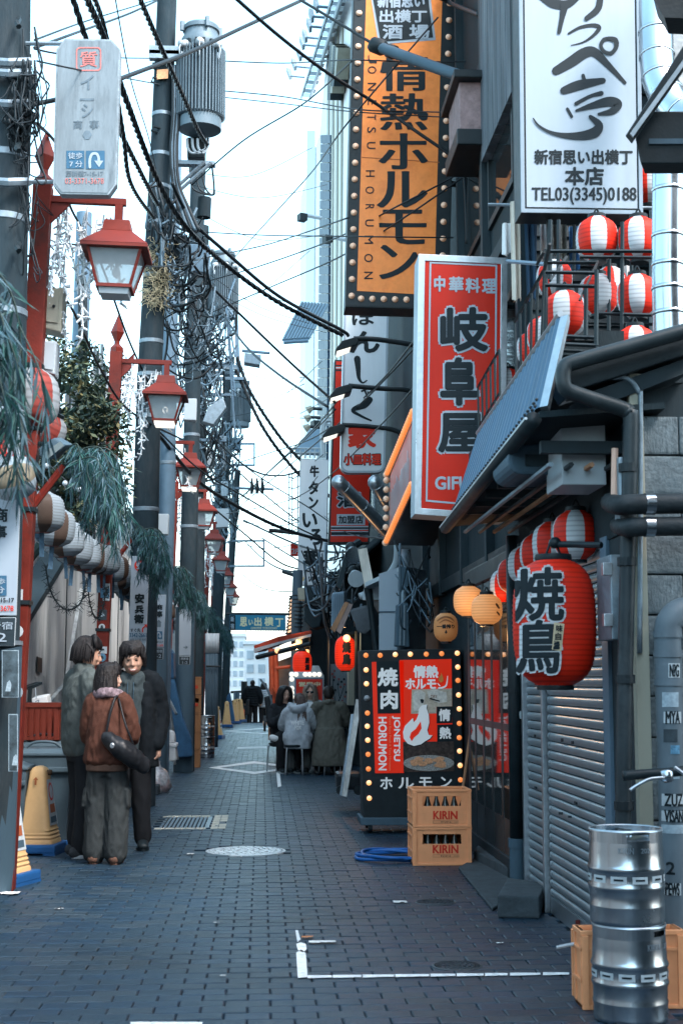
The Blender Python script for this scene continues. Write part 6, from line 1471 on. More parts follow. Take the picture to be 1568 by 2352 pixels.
# cables: (label, [(px, py, depth)...], radius, twisted)
CB=[
 ('heavy black cable climbing from the far-left pole past the pawn sign to the picture top',[(76,240,9.4),(180,216,10),(300,172,11),(440,118,12.3),(560,62,13.4),(690,2,14.5),(720,-14,14.8)],.019),
 ('heavy cable falling from the picture top to the thick overhead pipe',[(690,0,13.5),(770,48,13.2),(852,98,12.9)],.016),
 ('heavy black cable crossing the orange sign from the upper sky to its lower bracket',[(528,-16,11),(640,82,11.8),(750,166,12.5),(860,236,13),(960,305,13.5),(1040,362,13.9),(1064,400,14),(1072,560,14.1)],.016),
 ('twisted rope cable dropping to the switch box under the largest transformer',[(318,-10,12),(370,110,13.2),(420,220,14.6),(455,300,15.8),(476,332,16.4)],.026,1),
 ('twisted thick cable from the picture top behind the pawn sign down to the tall pole',[(196,-10,11),(240,90,11.8),(290,230,12.8),(360,410,14.4),(430,525,15.5),(520,610,17),(640,695,18),(786,770,19)],.03,1),
 ('second twisted cable running just under the first to the tall pole',[(166,-10,11.5),(200,95,12),(262,270,13),(330,410,14.6),(362,470,16)],.026,1),
 ('third thick cable from the picture top behind the pawn sign',[(215,-10,11.2),(245,85,12),(282,300,13),(300,420,14),(352,500,16)],.022,1),
 ('thick bundled cable from the tall pole to the topmost lamp arm',[(395,420,16),(440,505,16.6),(520,580,17.2),(640,680,18),(780,756,18.6),(800,772,18.7)],.024),
 ('thick cable from the tall pole sagging to the middle lamp arm',[(380,520,16.5),(470,640,18),(570,740,18.6),(680,845,19),(770,925,19)],.018),
 ('thick cable from the middle transformer to the lowest lamp arm',[(500,700,26),(560,790,24),(640,860,22),(752,934,20)],.02),
 ('twisted bundle from the middle pole down behind the long white sign',[(545,820,27),(575,900,27),(640,1000,27.3),(700,1065,27.3),(755,1100,27.4)],.034,1),
 ('second twisted bundle from the middle pole down behind the long white sign',[(540,845,27),(600,975,27),(660,1060,27.3),(710,1110,27.3),(757,1140,27.4)],.034,1),
 ('dark cable sagging from the dark pole past the fourth lamp to the tavern row',[(366,1000,19),(450,1100,20.5),(540,1160,22),(640,1210,23),(740,1240,23.5),(830,1246,23)],.028),
 ('thin companion cable above the sagging dark cable',[(360,985,19),(460,1080,20),(560,1140,21),(690,1215,22),(800,1262,23)],.012),
 ('cable sagging in a long bow from the far pole to the long white sign',[(500,1000,30),(550,1060,29),(600,1088,28.5),(650,1092,28),(688,1082,27.5)],.02),
 ('cable from the fifth lamp crossing to the foot of the long white sign',[(470,1150,26),(560,1225,27),(640,1290,27),(700,1310,27),(800,1330,25)],.016),
 ('straight wire from the tall pole up to the orange sign',[(440,425,16.5),(560,322,16),(700,236,15.6),(812,136,15.3)],.0085),
 ('straight wire from the middle transformer up to the orange sign edge',[(540,590,25),(640,480,20),(720,390,17),(800,280,15.3),(1005,40,15)],.0085),
 ('wire rising from the tangle across the orange sign to the stucco bay',[(470,648,20),(600,610,19),(760,552,16),(900,480,14.5),(1050,400,13.5),(1190,300,12)],.0085),
 ('second wire rising across the orange sign just under the first',[(480,720,20),(620,660,18.5),(780,590,15.2),(920,505,14.4),(1080,395,13.3),(1192,318,12)],.0085),
 ('level wire crossing the sky at the height of the second lamp top',[(420,530,17),(600,540,16.5),(800,543,15.2),(1040,546,14)],.007),
 ('slack wire from the largest transformer to the orange sign',[(510,140,16.6),(650,145,16),(800,138,15.3),(960,142,14.8),(1190,140,13)],.007),
 ('wire from the largest transformer waist to the stucco bay',[(505,208,16.6),(650,222,16),(810,250,15.2),(950,256,14.6),(1190,262,12)],.007),
 ('second wire from the largest transformer waist, slightly lower',[(500,222,16.6),(650,238,16),(805,256,15.2),(1000,268,14.6),(1190,276,12)],.006),
 ('faint high wire across the sky above the pawn sign',[(80,92,9.8),(200,48,14),(330,8,18),(420,-20,20)],.008),
 ('thin wire bundle rising from the far-left pole above the pawn sign',[(80,110,9.8),(190,70,13),(300,30,16),(380,-8,18)],.012),
 ('thin wire from the picture top slanting down to the tall pole',[(264,-10,12),(300,180,13.5),(340,310,15.5),(358,390,16.4)],.006),
 ('thin wire from the far-left pole through the pawn sign to the tall pole',[(78,112,9.6),(140,124,9.8),(240,132,12),(360,134,16)],.007),
 ('slack thin wire from the far-left pole below the red stamp',[(85,140,9.3),(180,160,9.35),(280,178,12),(368,194,16)],.0065),
 ('wire from the far-left pole dropping behind the nearest lantern roof',[(88,285,9.6),(140,350,10.5),(160,470,12),(230,600,14),(300,790,15),(372,940,17)],.012),
 ('black cable from the nearest red post sloping behind the shrub',[(90,640,10.2),(160,700,12),(230,845,14),(300,945,15.2),(420,1010,19)],.013),
 ('long cable from the nearest post to the picture middle under the second lamp',[(60,590,9.7),(160,560,11),(280,600,13),(380,612,15.5),(480,590,18),(620,560,19),(800,500,16)],.009),
 ('wire fanning from the far pole up to the lowest lamp arm, first strand',[(500,1190,40),(600,1100,34),(700,1010,27),(770,940,21)],.013),
 ('wire fanning from the far pole up to the lowest lamp arm, second strand',[(520,1180,42),(610,1090,34),(720,985,25),(790,900,20)],.013),
 ('wire fanning from the far pole up to the lowest lamp arm, third strand',[(490,1215,40),(590,1130,34),(690,1048,27),(820,935,20),(960,790,16)],.012),
 ('wire climbing from the fifth lamp to the red diner sign',[(530,1068,30),(620,1040,28),(730,1000,24),(860,890,19),(960,770,14)],.011),
 ('wire climbing under the white tavern sign to the red diner sign',[(520,1180,30),(660,1150,26),(760,1090,22),(880,970,17),(958,880,14)],.009),
 ('cable crossing the white sky behind the fourth lamp',[(440,1000,24),(520,1060,26),(600,1130,28),(690,1200,28),(752,1225,27)],.014),
 ('cable crossing from the third lamp down past the long white sign',[(420,930,22),(520,1035,25),(600,1098,27),(700,1160,26),(790,1218,24),(900,1240,18)],.012),
 ('thin slack wire between the last lamps and the long white sign, upper',[(520,1180,40),(580,1205,38),(640,1208,34),(688,1198,30)],.013),
 ('thin slack wire between the last lamps and the long white sign, middle',[(530,1240,44),(590,1258,40),(650,1256,34),(690,1240,30)],.013),
 ('thin slack wire between the last lamps and the long white sign, lower',[(535,1300,46),(590,1345,40),(640,1358,34),(690,1356,28)],.014),
 ('lowest dark cable ending at the gray sleeve near the gold star',[(560,1240,40),(600,1280,34),(640,1305,30),(690,1316,27.5)],.018),
 ('fat dark cable sleeve at the middle of the long white sign',[(618,1218,28),(650,1221,28),(690,1226,27.6)],.045),
 ('fat dark cable sleeve beside the gold star',[(650,1313,28),(690,1326,27.6)],.04),
 ('bunched wires from the long white sign foot into the tavern row, upper',[(560,1195,30),(680,1250,27.3),(760,1268,24),(830,1262,21)],.02),
 ('bunched wires from the long white sign foot into the tavern row, lower',[(600,1235,30),(690,1290,26.6),(760,1320,24),(810,1312,22)],.015),
 ('wire hanging from the orange sign bracket down the dark wall',[(1066,380,13.9),(1078,420,13.8),(1080,520,13.7),(1076,590,13.7)],.018),
 ('dark cable slanting across the picture top right corner',[(1010,-5,13.5),(1040,10,13),(1100,34,12)],.02),
 ('thin rope line curving from the long white sign to the silver duct',[(745,1185,26),(790,1220,22),(840,1234,20),(886,1228,18)],.006),
]
q=random.Random(77)
for k in range(16):
    ya=380+k*58+q.uniform(-20,20);xa=430+k*7;yb=ya+q.uniform(-170,190);xb=q.uniform(690,800);Ya=17+k*1.1;m=(xa+xb)/2
    CB.append((f'thin slack wire crossing the open sky, {["first", "second", "third", "fourth", "fifth", "sixth", "seventh", "eighth", "ninth", "tenth", "eleventh", "twelfth", "thirteenth", "fourteenth", "fifteenth", "sixteenth"][k]} from the top of the thin ones',[(xa,ya,Ya),(m,(ya+yb)/2+q.uniform(10,45),Ya+1),(xb,yb,min(Ya+2,26))],.0042+k*.0002))
for e in CB:
    c=cr([P(x_,y_,min(y3,13)if x_>780 and y_<720 else y3)for x_,y_,y3 in e[1]],9);mb=MB()
    if len(e)>3:   # three strands wound around each other
        L=sum((c[k+1]-c[k]).length for k in range(len(c)-1));steps=int(L/.035);out=[[],[],[]]
        seg=0;acc=0;lens=[(c[k+1]-c[k]).length for k in range(len(c)-1)]
        for s_ in range(steps):
            d=L*s_/max(1,steps-1)-1e-6
            k=0;a0=0
            while k<len(lens)-1 and a0+lens[k]<d:a0+=lens[k];k+=1
            p=c[k].lerp(c[k+1],max(0,min(1,(d-a0)/lens[k])));tdir=(c[k+1]-c[k]).normalized();u=tdir.cross(Vector((0,1,0))).normalized();v=tdir.cross(u)
            for j in range(3):
                an=d*18+j*2.094;out[j].append(p+(u*math.cos(an)+v*math.sin(an))*e[2]*.55)
        for j in range(3):mb.tube(out[j],e[2]*.55,5)
    else:mb.tube(c,e[2],6)
    tag(mb.build('cable',CABLE,smooth=True),e[0],'cable','overhead cables')

# ================================================================== CLUTTER on the right side further down
duct('left of the two slanting silver exhaust ducts under the white tavern sign',[P(778,1108,17.2),P(784,1114,17.2),P(840,1170,17.6),P(892,1226,18)],.085,mat=ALU)
duct('right of the two slanting silver exhaust ducts under the white tavern sign',[P(858,1106,17.4),P(863,1112,17.4),P(882,1145,17.6),P(908,1190,18)],.085,mat=ALU)
o=MB().tube(cr([P(826,1370,16.2),P(848,1360,16.2),P(880,1335,16),P(906,1300,15.8),P(912,1270,15.7),P(910,1240,15.7)],6),.04,10).build('white_conduit',BOXW,smooth=True);tag(o,'curved white conduit sweeping up over the white metal enclosure','pipe')
o=MB().tube([P(932,1262,15),P(926,1380,15),P(922,1500,15)],.05,10).build('steel_conduit',GALV,smooth=True);tag(o,'upright gray conduit above the breaker box','pipe')
o=MB().prism([P(937,1385,14.6),P(912,1388,14.6),P(908,1484,14.6),P(940,1486,14.6)],(0,.2,0)).build('breaker_box',BLUEGR,bev=.012);tag(o,'dark gray ribbed breaker box above the lit signboard','electric box')
for k in range(2):MB().prism([P(918+k*9,1390,14.58),P(921+k*9,1390,14.58),P(920+k*9,1482,14.58),P(917+k*9,1482,14.58)],(0,.02,0)).build('rib',GALV,o)
o=MB().prism([P(917,1300,14.7),P(935,1303,14.7),P(938,1345,14.7),P(932,1352,14.7),P(916,1356,14.7)],(0,.12,0)).build('small_sign',BLUEGR,bev=.008);tag(o,'small dark scalloped shop board above the breaker box','sign')
tangle(b4,(692,1240,830,1400),21,70,(.008,.018),31,depth=2);tangle(b3,(905,1240,1000,1440),14.5,30,(.006,.013),33,depth=.4)
o=MB().prism([P(822,1262,15.8),P(842,1258,15.8),P(858,1340,15.8),P(838,1350,15.8)],(0,.05,0)).build('timber_board',M('weathered_timber',(.5,.48,.43),.8,var=.35,scale=8,bump=.4,dirt=(.2,.2,.19),damt=.6,streak=5));tag(o,'weathered pale timber board propped above the umbrella pole','board')
t=thing('parasol','closed canvas parasol with a dark pole standing before the tavern row','parasol',P(884,1640,16.2));MB().tube([P(843,1340,16),P(852,1400,16),P(882,1640,16)],[.05,.035,.035],10).build('pole',BLACKM,t,smooth='auto')
MB().prism([P(800,1400,16.1),P(842,1388,16.1),P(858,1420,16.1),P(850,1445,16.1),P(838,1458,16.1),P(818,1452,16.1),P(812,1430,16.1)],(.1,.15,0)).build('canvas',M('grey_canvas',(.07,.08,.09),.9,var=.35,scale=5,bump=.6,bs=15),t,bev=.03)
for k,(x0,y0,x1,y1)in enumerate(((792,1382,762,1444),(801,1386,775,1448),(796,1260,775,1345))):
    o=MB().prism([P(x0,y0,17),P(x0+9,y0+2,17),P(x1+7,y1+8,17),P(x1-3,y1,17)],(0,.1,0)).build('folded_awning',(WOOD,M('dusty_pink',(.3,.22,.2),.9,var=.3,bump=.2),DARK2)[k]);tag(o,('left slanting awning slat over the glowing red lantern','right slanting awning slat over the glowing red lantern','dark slanting awning arm under the striped red sign')[k],'awning')
for lb,px,py in(('upper black clamp spotlight by the timber board',806,1258),('lower black clamp spotlight beside the timber board',812,1312)):
    t=thing('clamp_lamp',lb,'lamp',P(px,py,16.6),'clamp spotlights');MB().tube([P(px,py,16.6),P(px+18,py-12,16.7)],.05,8).build('arm',BLACKM,t);MB().ball(P(px,py,16.6),.07,10,8).build('joint',BLACKM,t,smooth=True)
    MB().tube([P(px+2,py+6,16.5),P(px+6,py+18,16.3)],[.05,.1],14).build('reflector',BOXW if py>1290 else STEEL,t,smooth='auto')
o=MB().prism([P(762,1362,17.5),P(790,1358,17.5),P(788,1440,17.5),P(760,1440,17.5)],(.05,.2,0)).build('blue_sheet_panel',M('pale_blue_sheet',(.2,.29,.37),.5,var=.2,scale=10,bump=.1,streak=9),bev=.01);tag(o,'pale blue streaked sheet panel behind the parasol','panel')
for k in range(5):MB().prism([P(764+k*5,1364,17.49),P(765.5+k*5,1364,17.49),P(764+k*5,1438,17.49),P(762.5+k*5,1438,17.49)],(0,-.02,0)).build('rib',BLUEST,o)
t=thing('kitchen_duct','large dull metal kitchen duct elbow under the tall white sign','duct',P(715,1440,24))
MB().prism([P(700,1345,24),P(742,1340,24),P(745,1385,24),P(735,1440,24),P(715,1445,24),P(698,1425,24)],(.1,.6,0)).build('casing',DARK2,t,bev=.03);MB().prism([P(715,1348,23.9),P(742,1344,23.9),P(736,1368,23.9),P(722,1366,23.9)],(0,.15,0)).build('hood',BLUEST,t,bev=.01)
MB().tube([P(703,1390,23.9),P(740,1392,23.9)],.02,5).build('strap',BLACKM,t)
o=MB().prism([P(684,1350,25),P(708,1350,25),P(707,1378,25),P(686,1378,25)],(0,.3,0)).build('meter_box',BOXC,bev=.01);tag(o,'pale box hanging right under the gold star sign','electric box')
pole('gray pole wrapped with wire rings in front of the far stall',[P(684,1310,26),P(681,1400,26),Vector((P(679,1742,26).x,26,0))],.1,.09,BLUEGR,'wrapped_pole')
for k in range(9):o=MB().lathe(P(683,1368+k*9,26),[(.098,-.012),(.112,0),(.098,.012)],16).build('wire_ring',BLACKM,None);tag(o,ORD[k]+' black wire ring from the top on the gray pole by the far stall','wire ring','wire rings round the gray pole')
t=thing('scallop_sign','wavy edged dark sign lit from within above the blue banner end','sign',P(668,1445,27));n=26
MB().prism([P(664+(5 if k%2 else 0)-abs(k-13)*.15-(k*.35),1368+k*3.6,27)for k in range(n)]+[P(678-k*.3,1458-k*3.6,27)for k in range(n)],(0,.12,0)).build('board',BLACKM,t)
for k in range(9):MB().prism([P(668-k*.8,1377+k*9,26.98),P(677-k*.8,1373+k*9,26.98),P(676-k*.8,1379+k*9,26.98),P(667-k*.8,1382+k*9,26.98)],(0,-.02,0)).build('lit_letter',M('lit_letter',(.9,.6,.4),.5,var=0,bump=0,emit=(1,.55,.3),es=.2)if k==0 else bpy.data.materials['lit_letter'],t)
# stall with the red awning
st=thing('food_stall','far food stall with red sloping awning and warm bulbs','stall',(1.0,27,0));AW=M('awning_red',(.38,.05,.025),.75,var=.2,scale=4,bump=.2,dirt=(.2,.04,.03),damt=.5);PLYR=M('stall_red_paint',(.45,.1,.05),.6,var=.3,bump=.1)
MB().prism([P(583,1483,26.5),P(640,1462,26.5),P(714,1448,25),P(716,1455,25),P(640,1478,26.5),P(585,1500,26.5)],(.2,3.2,.1)).build('awning',AW,st,bev=.01)
MB().prism([P(583,1490,26.45),P(640,1474,26.45),P(714,1456,24.95),P(714,1462,24.95),P(640,1480,26.45),P(583,1499,26.45)],(0,.05,0)).build('valance',BOXW,st)
for x in(622,632):MB().tube([P(x,1490,26.3),P(x+4,1620,26.3)],.05,6).build('post',PLYR,st)
MB().tube([P(590,1510,26),P(715,1478,25)],.045,6).build('beam',BLACKM,st)
MB().prism([P(636,1520,27),P(676,1505,27),P(676,1680,27),P(630,1680,27)],(0,.1,0)).build('side_sheet',M('clear_sheet',(.45,.32,.26),.35,var=.2,bump=.2),st)
MB().bb(.35,1.6,27.6,29,0,1.0).build('counter',PLYR,st);MB().prism([P(618,1560,26.8),P(632,1556,26.8),P(630,1700,26.8),P(616,1700,26.8)],(0,.6,0)).build('plank_side',WOOD,st)
for x0,y0,x1,y1 in((634,1535,672,1530),(640,1600,655,1640),(626,1580,640,1602)):MB().tube([P(x0,y0,26.2),P(x1,y1,26.2)],.03,5).build('brace',PLYR,st)
for px,py in((672,1487),(678,1485),(705,1499),(686,1474),(638,1494)):
    o=MB().ball(P(px,py,25.6),.06,10,8).build('bare_bulb',BULBHOT,smooth=True);tag(o,{672:'bare glowing bulb left of the red stall lantern',678:'bare glowing bulb directly above the red stall lantern',705:'bare glowing bulb right of the red stall lantern',686:'highest bare bulb tucked under the red awning',638:'bare glowing bulb on the orange stall post'}[px],'light bulb','bare bulbs of the food stall')
def lamp_light(p,e,c=(1,.5,.2),r=.05):
    l=bpy.data.lights.new('bulb_light','POINT');l.energy=e;l.color=c;l.shadow_soft_size=r;o=bpy.data.objects.new('bulb_light',l);COL.objects.link(o);o.location=p
lamp_light(P(680,1490,25.3),7);lamp_light(P(1098,1446,10.2),1.5);lamp_light(P(796,1474,18.4),2)
# mural panel
t=thing('mural_panel','pale wall panel painted with a dark branching plant, behind the coated man','panel',P(780,1640,24.2));MB().prism(on(planeY(24.25),[(760,1525),(799,1525),(797,1660),(759,1660)]),(0,.06,0)).build('board',SIGNWD,t)
mb=MB();plm=planeY(24.235);q=random.Random(6)
brush(mb,[(772,1650,2.5),(774,1620,2.2),(782,1600,1.8),(790,1575,1.2)],plm);brush(mb,[(774,1622,2),(768,1600,1.5),(764,1570,1.2),(766,1545,.8)],plm);brush(mb,[(780,1604,1.5),(776,1580,1.2),(778,1562,.8)],plm)
mb.build('painted_branch',INK,t);mbr=MB();mb=MB()
for x,y in((763,1548),(768,1541),(766,1562),(762,1578),(770,1585),(791,1572),(795,1590),(786,1610),(793,1622),(764,1605),(788,1642),(768,1555),(778,1560),(784,1566),(790,1560),(782,1578),(776,1572),(792,1600)):
    m_=mb if q.random()<.55 else mbr;m_.poly([planeY(24.23)(x+math.cos(a)*2.6,y+math.sin(a)*3)for a in[k*math.pi/4 for k in range(8)]])
mb.build('painted_leaves',INK,t);mbr.build('painted_berries',M('berry_print',(.2,.06,.06),.6,var=0,bump=0),t)
o=MB().prism(on(planeY(22.6),[(800,1530),(815,1530),(814,1620),(799,1620)]),(0,.3,0)).build('wall_box',BOXC,bev=.01);tag(o,'pale upright box on the wall under the glowing lantern by the mural','electric box')
for k,(x,w_)in enumerate(((752,5),(757,3),(818,8),(828,5))):
    Yp=24.2 if x<800 else 18.5;o=MB().tube([P(x,1450,Yp),P(x-2,1700,Yp)],w_*.0025,6).build('wall_pipe',BLUEGR if k%2 else BLACKM);tag(o,('dark pipe left of the glowing lantern','thin gray pipe left of the glowing lantern','dark pipe right of the glowing lantern','gray pipe beside the lit signboard top')[k],'pipe')
# leaning boards and bags by the lit signboard
o=MB().prism([P(818,1610,15.6),P(830,1612,15.6),P(796,1830,14.9),P(786,1828,14.9)],(.0,.06,.02)).build('leaning_board',M('driftwood',(.42,.42,.4),.8,var=.45,scale=7,bump=.4,dirt=(.18,.15,.13),damt=.7,streak=5));tag(o,'worn pale plank folding board leaning left of the lit signboard','folding board')
MB().prism([P(806,1640,15.7),P(812,1640,15.7),P(785,1828,15.3),P(780,1826,15.3)],(0,.05,0)).build('back_leg',GALV,o)
BAGM=M('black_bag',(.015,.02,.025),.35,var=.3,bump=.3,bs=12)
t=thing('cooler_box','low black wheeled case on the ground left of the lit signboard','case',P(800,1810,15.8));MB().prism([P(772,1775,15.8),P(832,1775,15.8),P(832,1815,15.8),P(774,1815,15.8)],(0,.4,0)).build('case',BAGM,t,bev=.04)
for x in(782,822):MB().lathe(P(x,1815,15.75),[(.05,-.02),(.05,.02)],14,axis='Y').build('wheel',BLACKM,t)
# Kirin crates
def crate(label,px0,px1,Y,z0,rz=0,front=True,group='yellow beer crates',H=.285,plain=False,YEL=YEL,D=.36):
    W=(px1-px0)*Y/F;t=thing('beer_crate',label,'crate',(P((px0+px1)/2,1900,Y).x,Y,z0),group);x0=t.location.x-W/2;x1=x0+W
    mb=MB();mb.bb(x0,x1,Y+.0,Y+.012,z0,z0+H*.56)if not plain else mb.bb(x0,x1,Y,Y+.012,z0,z0+H*.98)
    mb.bb(x0,x0+.075*W/.45,Y,Y+.012,z0+H*.56,z0+H*.98)if not plain else None
    if not plain:mb.bb(x1-.075*W/.45,x1,Y,Y+.012,z0+H*.56,z0+H*.98);mb.bb(x0+.075*W/.45,x1-.075*W/.45,Y,Y+.012,z0+H*.82,z0+H*.98)
    mb.build('front_wall',YEL,t,bev=.003)
    MB().bb(x0,x1,Y+D-.012,Y+D,z0,z0+H).build('back_wall',YEL,t);MB().bb(x0,x0+.012,Y+.012,Y+D-.012,z0,z0+H).build('side_wall',YEL,t);MB().bb(x1-.012,x1,Y+.012,Y+D-.012,z0,z0+H).build('side_wall',YEL,t)
    MB().bb(x0,x1,Y,Y+D,z0-.001,z0+.012).build('floor_panel',YEL,t)
    MB().ring([(x0-.008,Y-.008,z0+H*.94),(x1+.008,Y-.008,z0+H*.94),(x1+.008,Y+D+.008,z0+H*.94),(x0-.008,Y+D+.008,z0+H*.94)],[(x0+.014,Y+.014,z0+H*.94),(x1-.014,Y+.014,z0+H*.94),(x1-.014,Y+D-.014,z0+H*.94),(x0+.014,Y+D-.014,z0+H*.94)],(0,0,H*.06)).build('rim',YEL,t,bev=.003)
    for zz in(.74,.34):MB().bb(x0-.009,x0,Y+.0,Y+D,z0+H*zz,z0+H*zz+.012).build('side_rib',YEL,t)
    for yy in(.0,.17,D-.03):MB().bb(x0-.007,x0,Y+yy,Y+yy+.025,z0+.02,z0+H*.93).build('side_rib',YEL,t)
    for xx in(x0-.004,x1-.026):MB().bb(xx,xx+.03,Y-.012,Y,z0,z0+H*.94).build('corner_rib',YEL,t,bev=.003)
    MB().bb(x0-.006,x1+.006,Y-.01,Y,z0,z0+.018).build('foot_rim',YEL,t,bev=.003);MB().bb(x0-.004,x1+.004,Y-.008,Y,z0+H*.74,z0+H*.78).build('rib',YEL,t)if plain else None
    return t,x0,x1
BOT=M('bottle_glass',(.012,.02,.018),.08,var=0,bump=0,spec=.8);CAP=M('bottle_cap',(.6,.62,.62),.35,metal=.4,var=.1,bump=0)
bottle_me=None
for lb,z0,ypx,tx0,tx1 in(('lower yellow beer crate of the stack by the lit signboard',.0,1952,993,1052),('upper yellow beer crate of the stack by the lit signboard',.288,1874,994,1050)):
    t,x0,x1=crate(lb,949,1080,11.13,z0,H=.287)
    for j in range(1):
        for k in range(6):
            b0=MB().lathe((x0+.052+k*.069,11.2+j*.09,z0+.012),[(.03,0),(.03,.15),(.013,.205),(.013,.232)],10).build('beer_bottle',BOT,smooth='auto');tag(b0,ORD[k]+' dark beer bottle from the hose side in the '+lb.split(' ')[0]+' yellow crate','bottle','bottles in the '+lb.split(' ')[0]+' crate')
            MB().lathe((x0+.052+k*.069,11.2+j*.09,z0+.012+.222),[(.0145,0),(.015,.012),(.013,.02)],10).build('cap',CAP,b0)
    yp=ypx;pl=planeY(11.13-.003)
    text(MB(),'KIRIN',(tx0,yp-11.5,tx1,yp+8),pl,.03,0,1.6).build('lettering',REDP,t)
    MB().ring(on(pl,rect(tx0,yp+11,tx1+2,yp+17)),on(pl,rect(tx0+.6,yp+11.6,tx1+1.4,yp+16.4)),(0,.0015,0)).build('label_box',WOOD,t)
    text(MB(),'キリンビール',(tx0+18,yp+12,tx0+42,yp+16),pl,.03).build('lettering',INK,t);text(MB(),'小30',(tx0+48,yp+12.3,tx1,yp+16),pl,.02).build('lettering',WOOD,t)
t,x0,x1=crate('yellow beer crate standing on end behind the two kegs',1330,1560,6.27,0,H=.33,plain=True,D=.15)
# hose
t=MB();hc=Vector((P(905,1956,11.4).x,11.55,0));q=random.Random(1)
pts=[]
for k in range(46):
    a=k*math.pi/8;r=.27+.03*math.sin(k*.9);pts.append(hc+Vector((math.cos(a)*r,math.sin(a)*r*1.05,.015+.012*(k//16)+.01*abs(math.sin(k*.7)))))
tag(MB().tube(cr(pts,3),.0135,8).build('blue_hose',HOSE,smooth=True),'coiled bright blue hose on the pavement beside the beer crates','hose')
# kegs
def keg():
    t=thing('beer_keg','x','keg',(0,0,0),'stainless kegs stacked by the shutters');R=.16;H=.39
    MB().lathe((0,0,0),[(R*.9,.012),(R*.93,0),(R*.965,.004),(R*.97,.02),(R*.965,.06),(R*.985,.075),(R*.985,.08),(R*.965,.09),(R*.975,.135),(R*1.0,.148),(R*1.015,.156),(R*1.0,.164),(R*.985,.17),(R*.985,.215),(R*1.0,.222),(R*1.02,.231),(R*1.0,.24),(R*.975,.25),(R*.965,.3),(R*.95,.34)],48,caps=False).build('barrel',STEEL,t,smooth=True)
    # chime ring with two hand holes
    seg=48;mb=MB();zs_=[.335,.352,.376,H]
    def hole(k):return any(abs(((k-c+seg/2)%seg)-seg/2)<3 for c in(36,12))
    for i in range(3):
        for k in range(seg):
            if i==1 and hole(k):continue
            a0,a1=2*math.pi*k/seg,2*math.pi*(k+1)/seg;r0=R*(.95+.005*i);
            vs=[(r*math.cos(a),r*math.sin(a),z)for a,r,z in((a0,r0,zs_[i]),(a1,r0,zs_[i]),(a1,r0,zs_[i+1]),(a0,r0,zs_[i+1]))];vi=[(r*.965*math.cos(a),r*.965*math.sin(a),z)for a,r,z in((a0,r0,zs_[i]),(a1,r0,zs_[i]),(a1,r0,zs_[i+1]),(a0,r0,zs_[i+1]))]
            mb.add(vs+vi,[(0,1,2,3),(4,7,6,5),(0,4,5,1),(2,6,7,3),(1,5,6,2),(0,3,7,4)])
    mb.build('chime',STEEL,t,smooth='auto');MB().lathe((0,0,H),[(R*.93,-.004),(R*.94,.004),(R*.965,.004),(R*.975,-.004)],48,caps=False).build('rolled_rim',ALU,t,smooth=True)
    MB().lathe((0,0,.33),[(R*.95,0),(R*.8,.02),(R*.3,.035),(.001,.036)],40,caps=False).build('dome',STEEL,t,smooth=True);MB().lathe((0,0,.36),[(.03,0),(.03,.025),(.001,.025)],16).build('valve',STEEL,t)
    # label tape
    for k in range(11):
        a0=2*math.pi*k/11;mb=MB();md=MB();n=5;dk=.1
        for j in range(n):
            a,b_=a0+.42*j/n,a0+.42*(j+1)/n;r=R*.985+.0015
            mb.poly([(r*math.cos(a),r*math.sin(a),.178),(r*math.cos(b_),r*math.sin(b_),.178),(r*math.cos(b_),r*math.sin(b_),.207),(r*math.cos(a),r*math.sin(a),.207)])
            if 1<=j<n-1:md.poly([((r+.0012)*math.cos(a),(r+.0012)*math.sin(a),.189),((r+.0012)*math.cos(b_),(r+.0012)*math.sin(b_),.189),((r+.0012)*math.cos(b_),(r+.0012)*math.sin(b_),.197),((r+.0012)*math.cos(a),(r+.0012)*math.sin(a),.197)])
        mb.build('label',STK[0],t);md.build('label_mark',INK,t)
    mb=MB()
    def kp(px,py):a=-math.pi/2+(px-.5)*1.1;r=R*.962+.0025;return Vector((r*math.cos(a),r*math.sin(a),.33-py*.055))
    ftext(mb,'KIRIN',(.05,.1,.42,.55),kp,.03);ftext(mb,'202',(.6,.15,.85,.5),kp,.02);mb.build('embossing',GALV,t)
    return t
kg=keg();KX=1.555;kg.location=(KX,6.1,0);kg['label']='lower stainless beer keg of the near stack of two';kg.rotation_euler=(0,0,.75)
copy_tree(kg,(KX-.005,6.1,.392),.05,'upper stainless beer keg of the near stack of two')
MB().tube([PZ(1275,2182,.05),PZ(1312,2176,.09)],.006,5)
o=MB().tube([P(1277,2176,6.4),P(1318,2168,6.4)],.008,6).build('white_strap',BOXW);tag(o,'white plastic strip poking out left of the keg crate','strip')

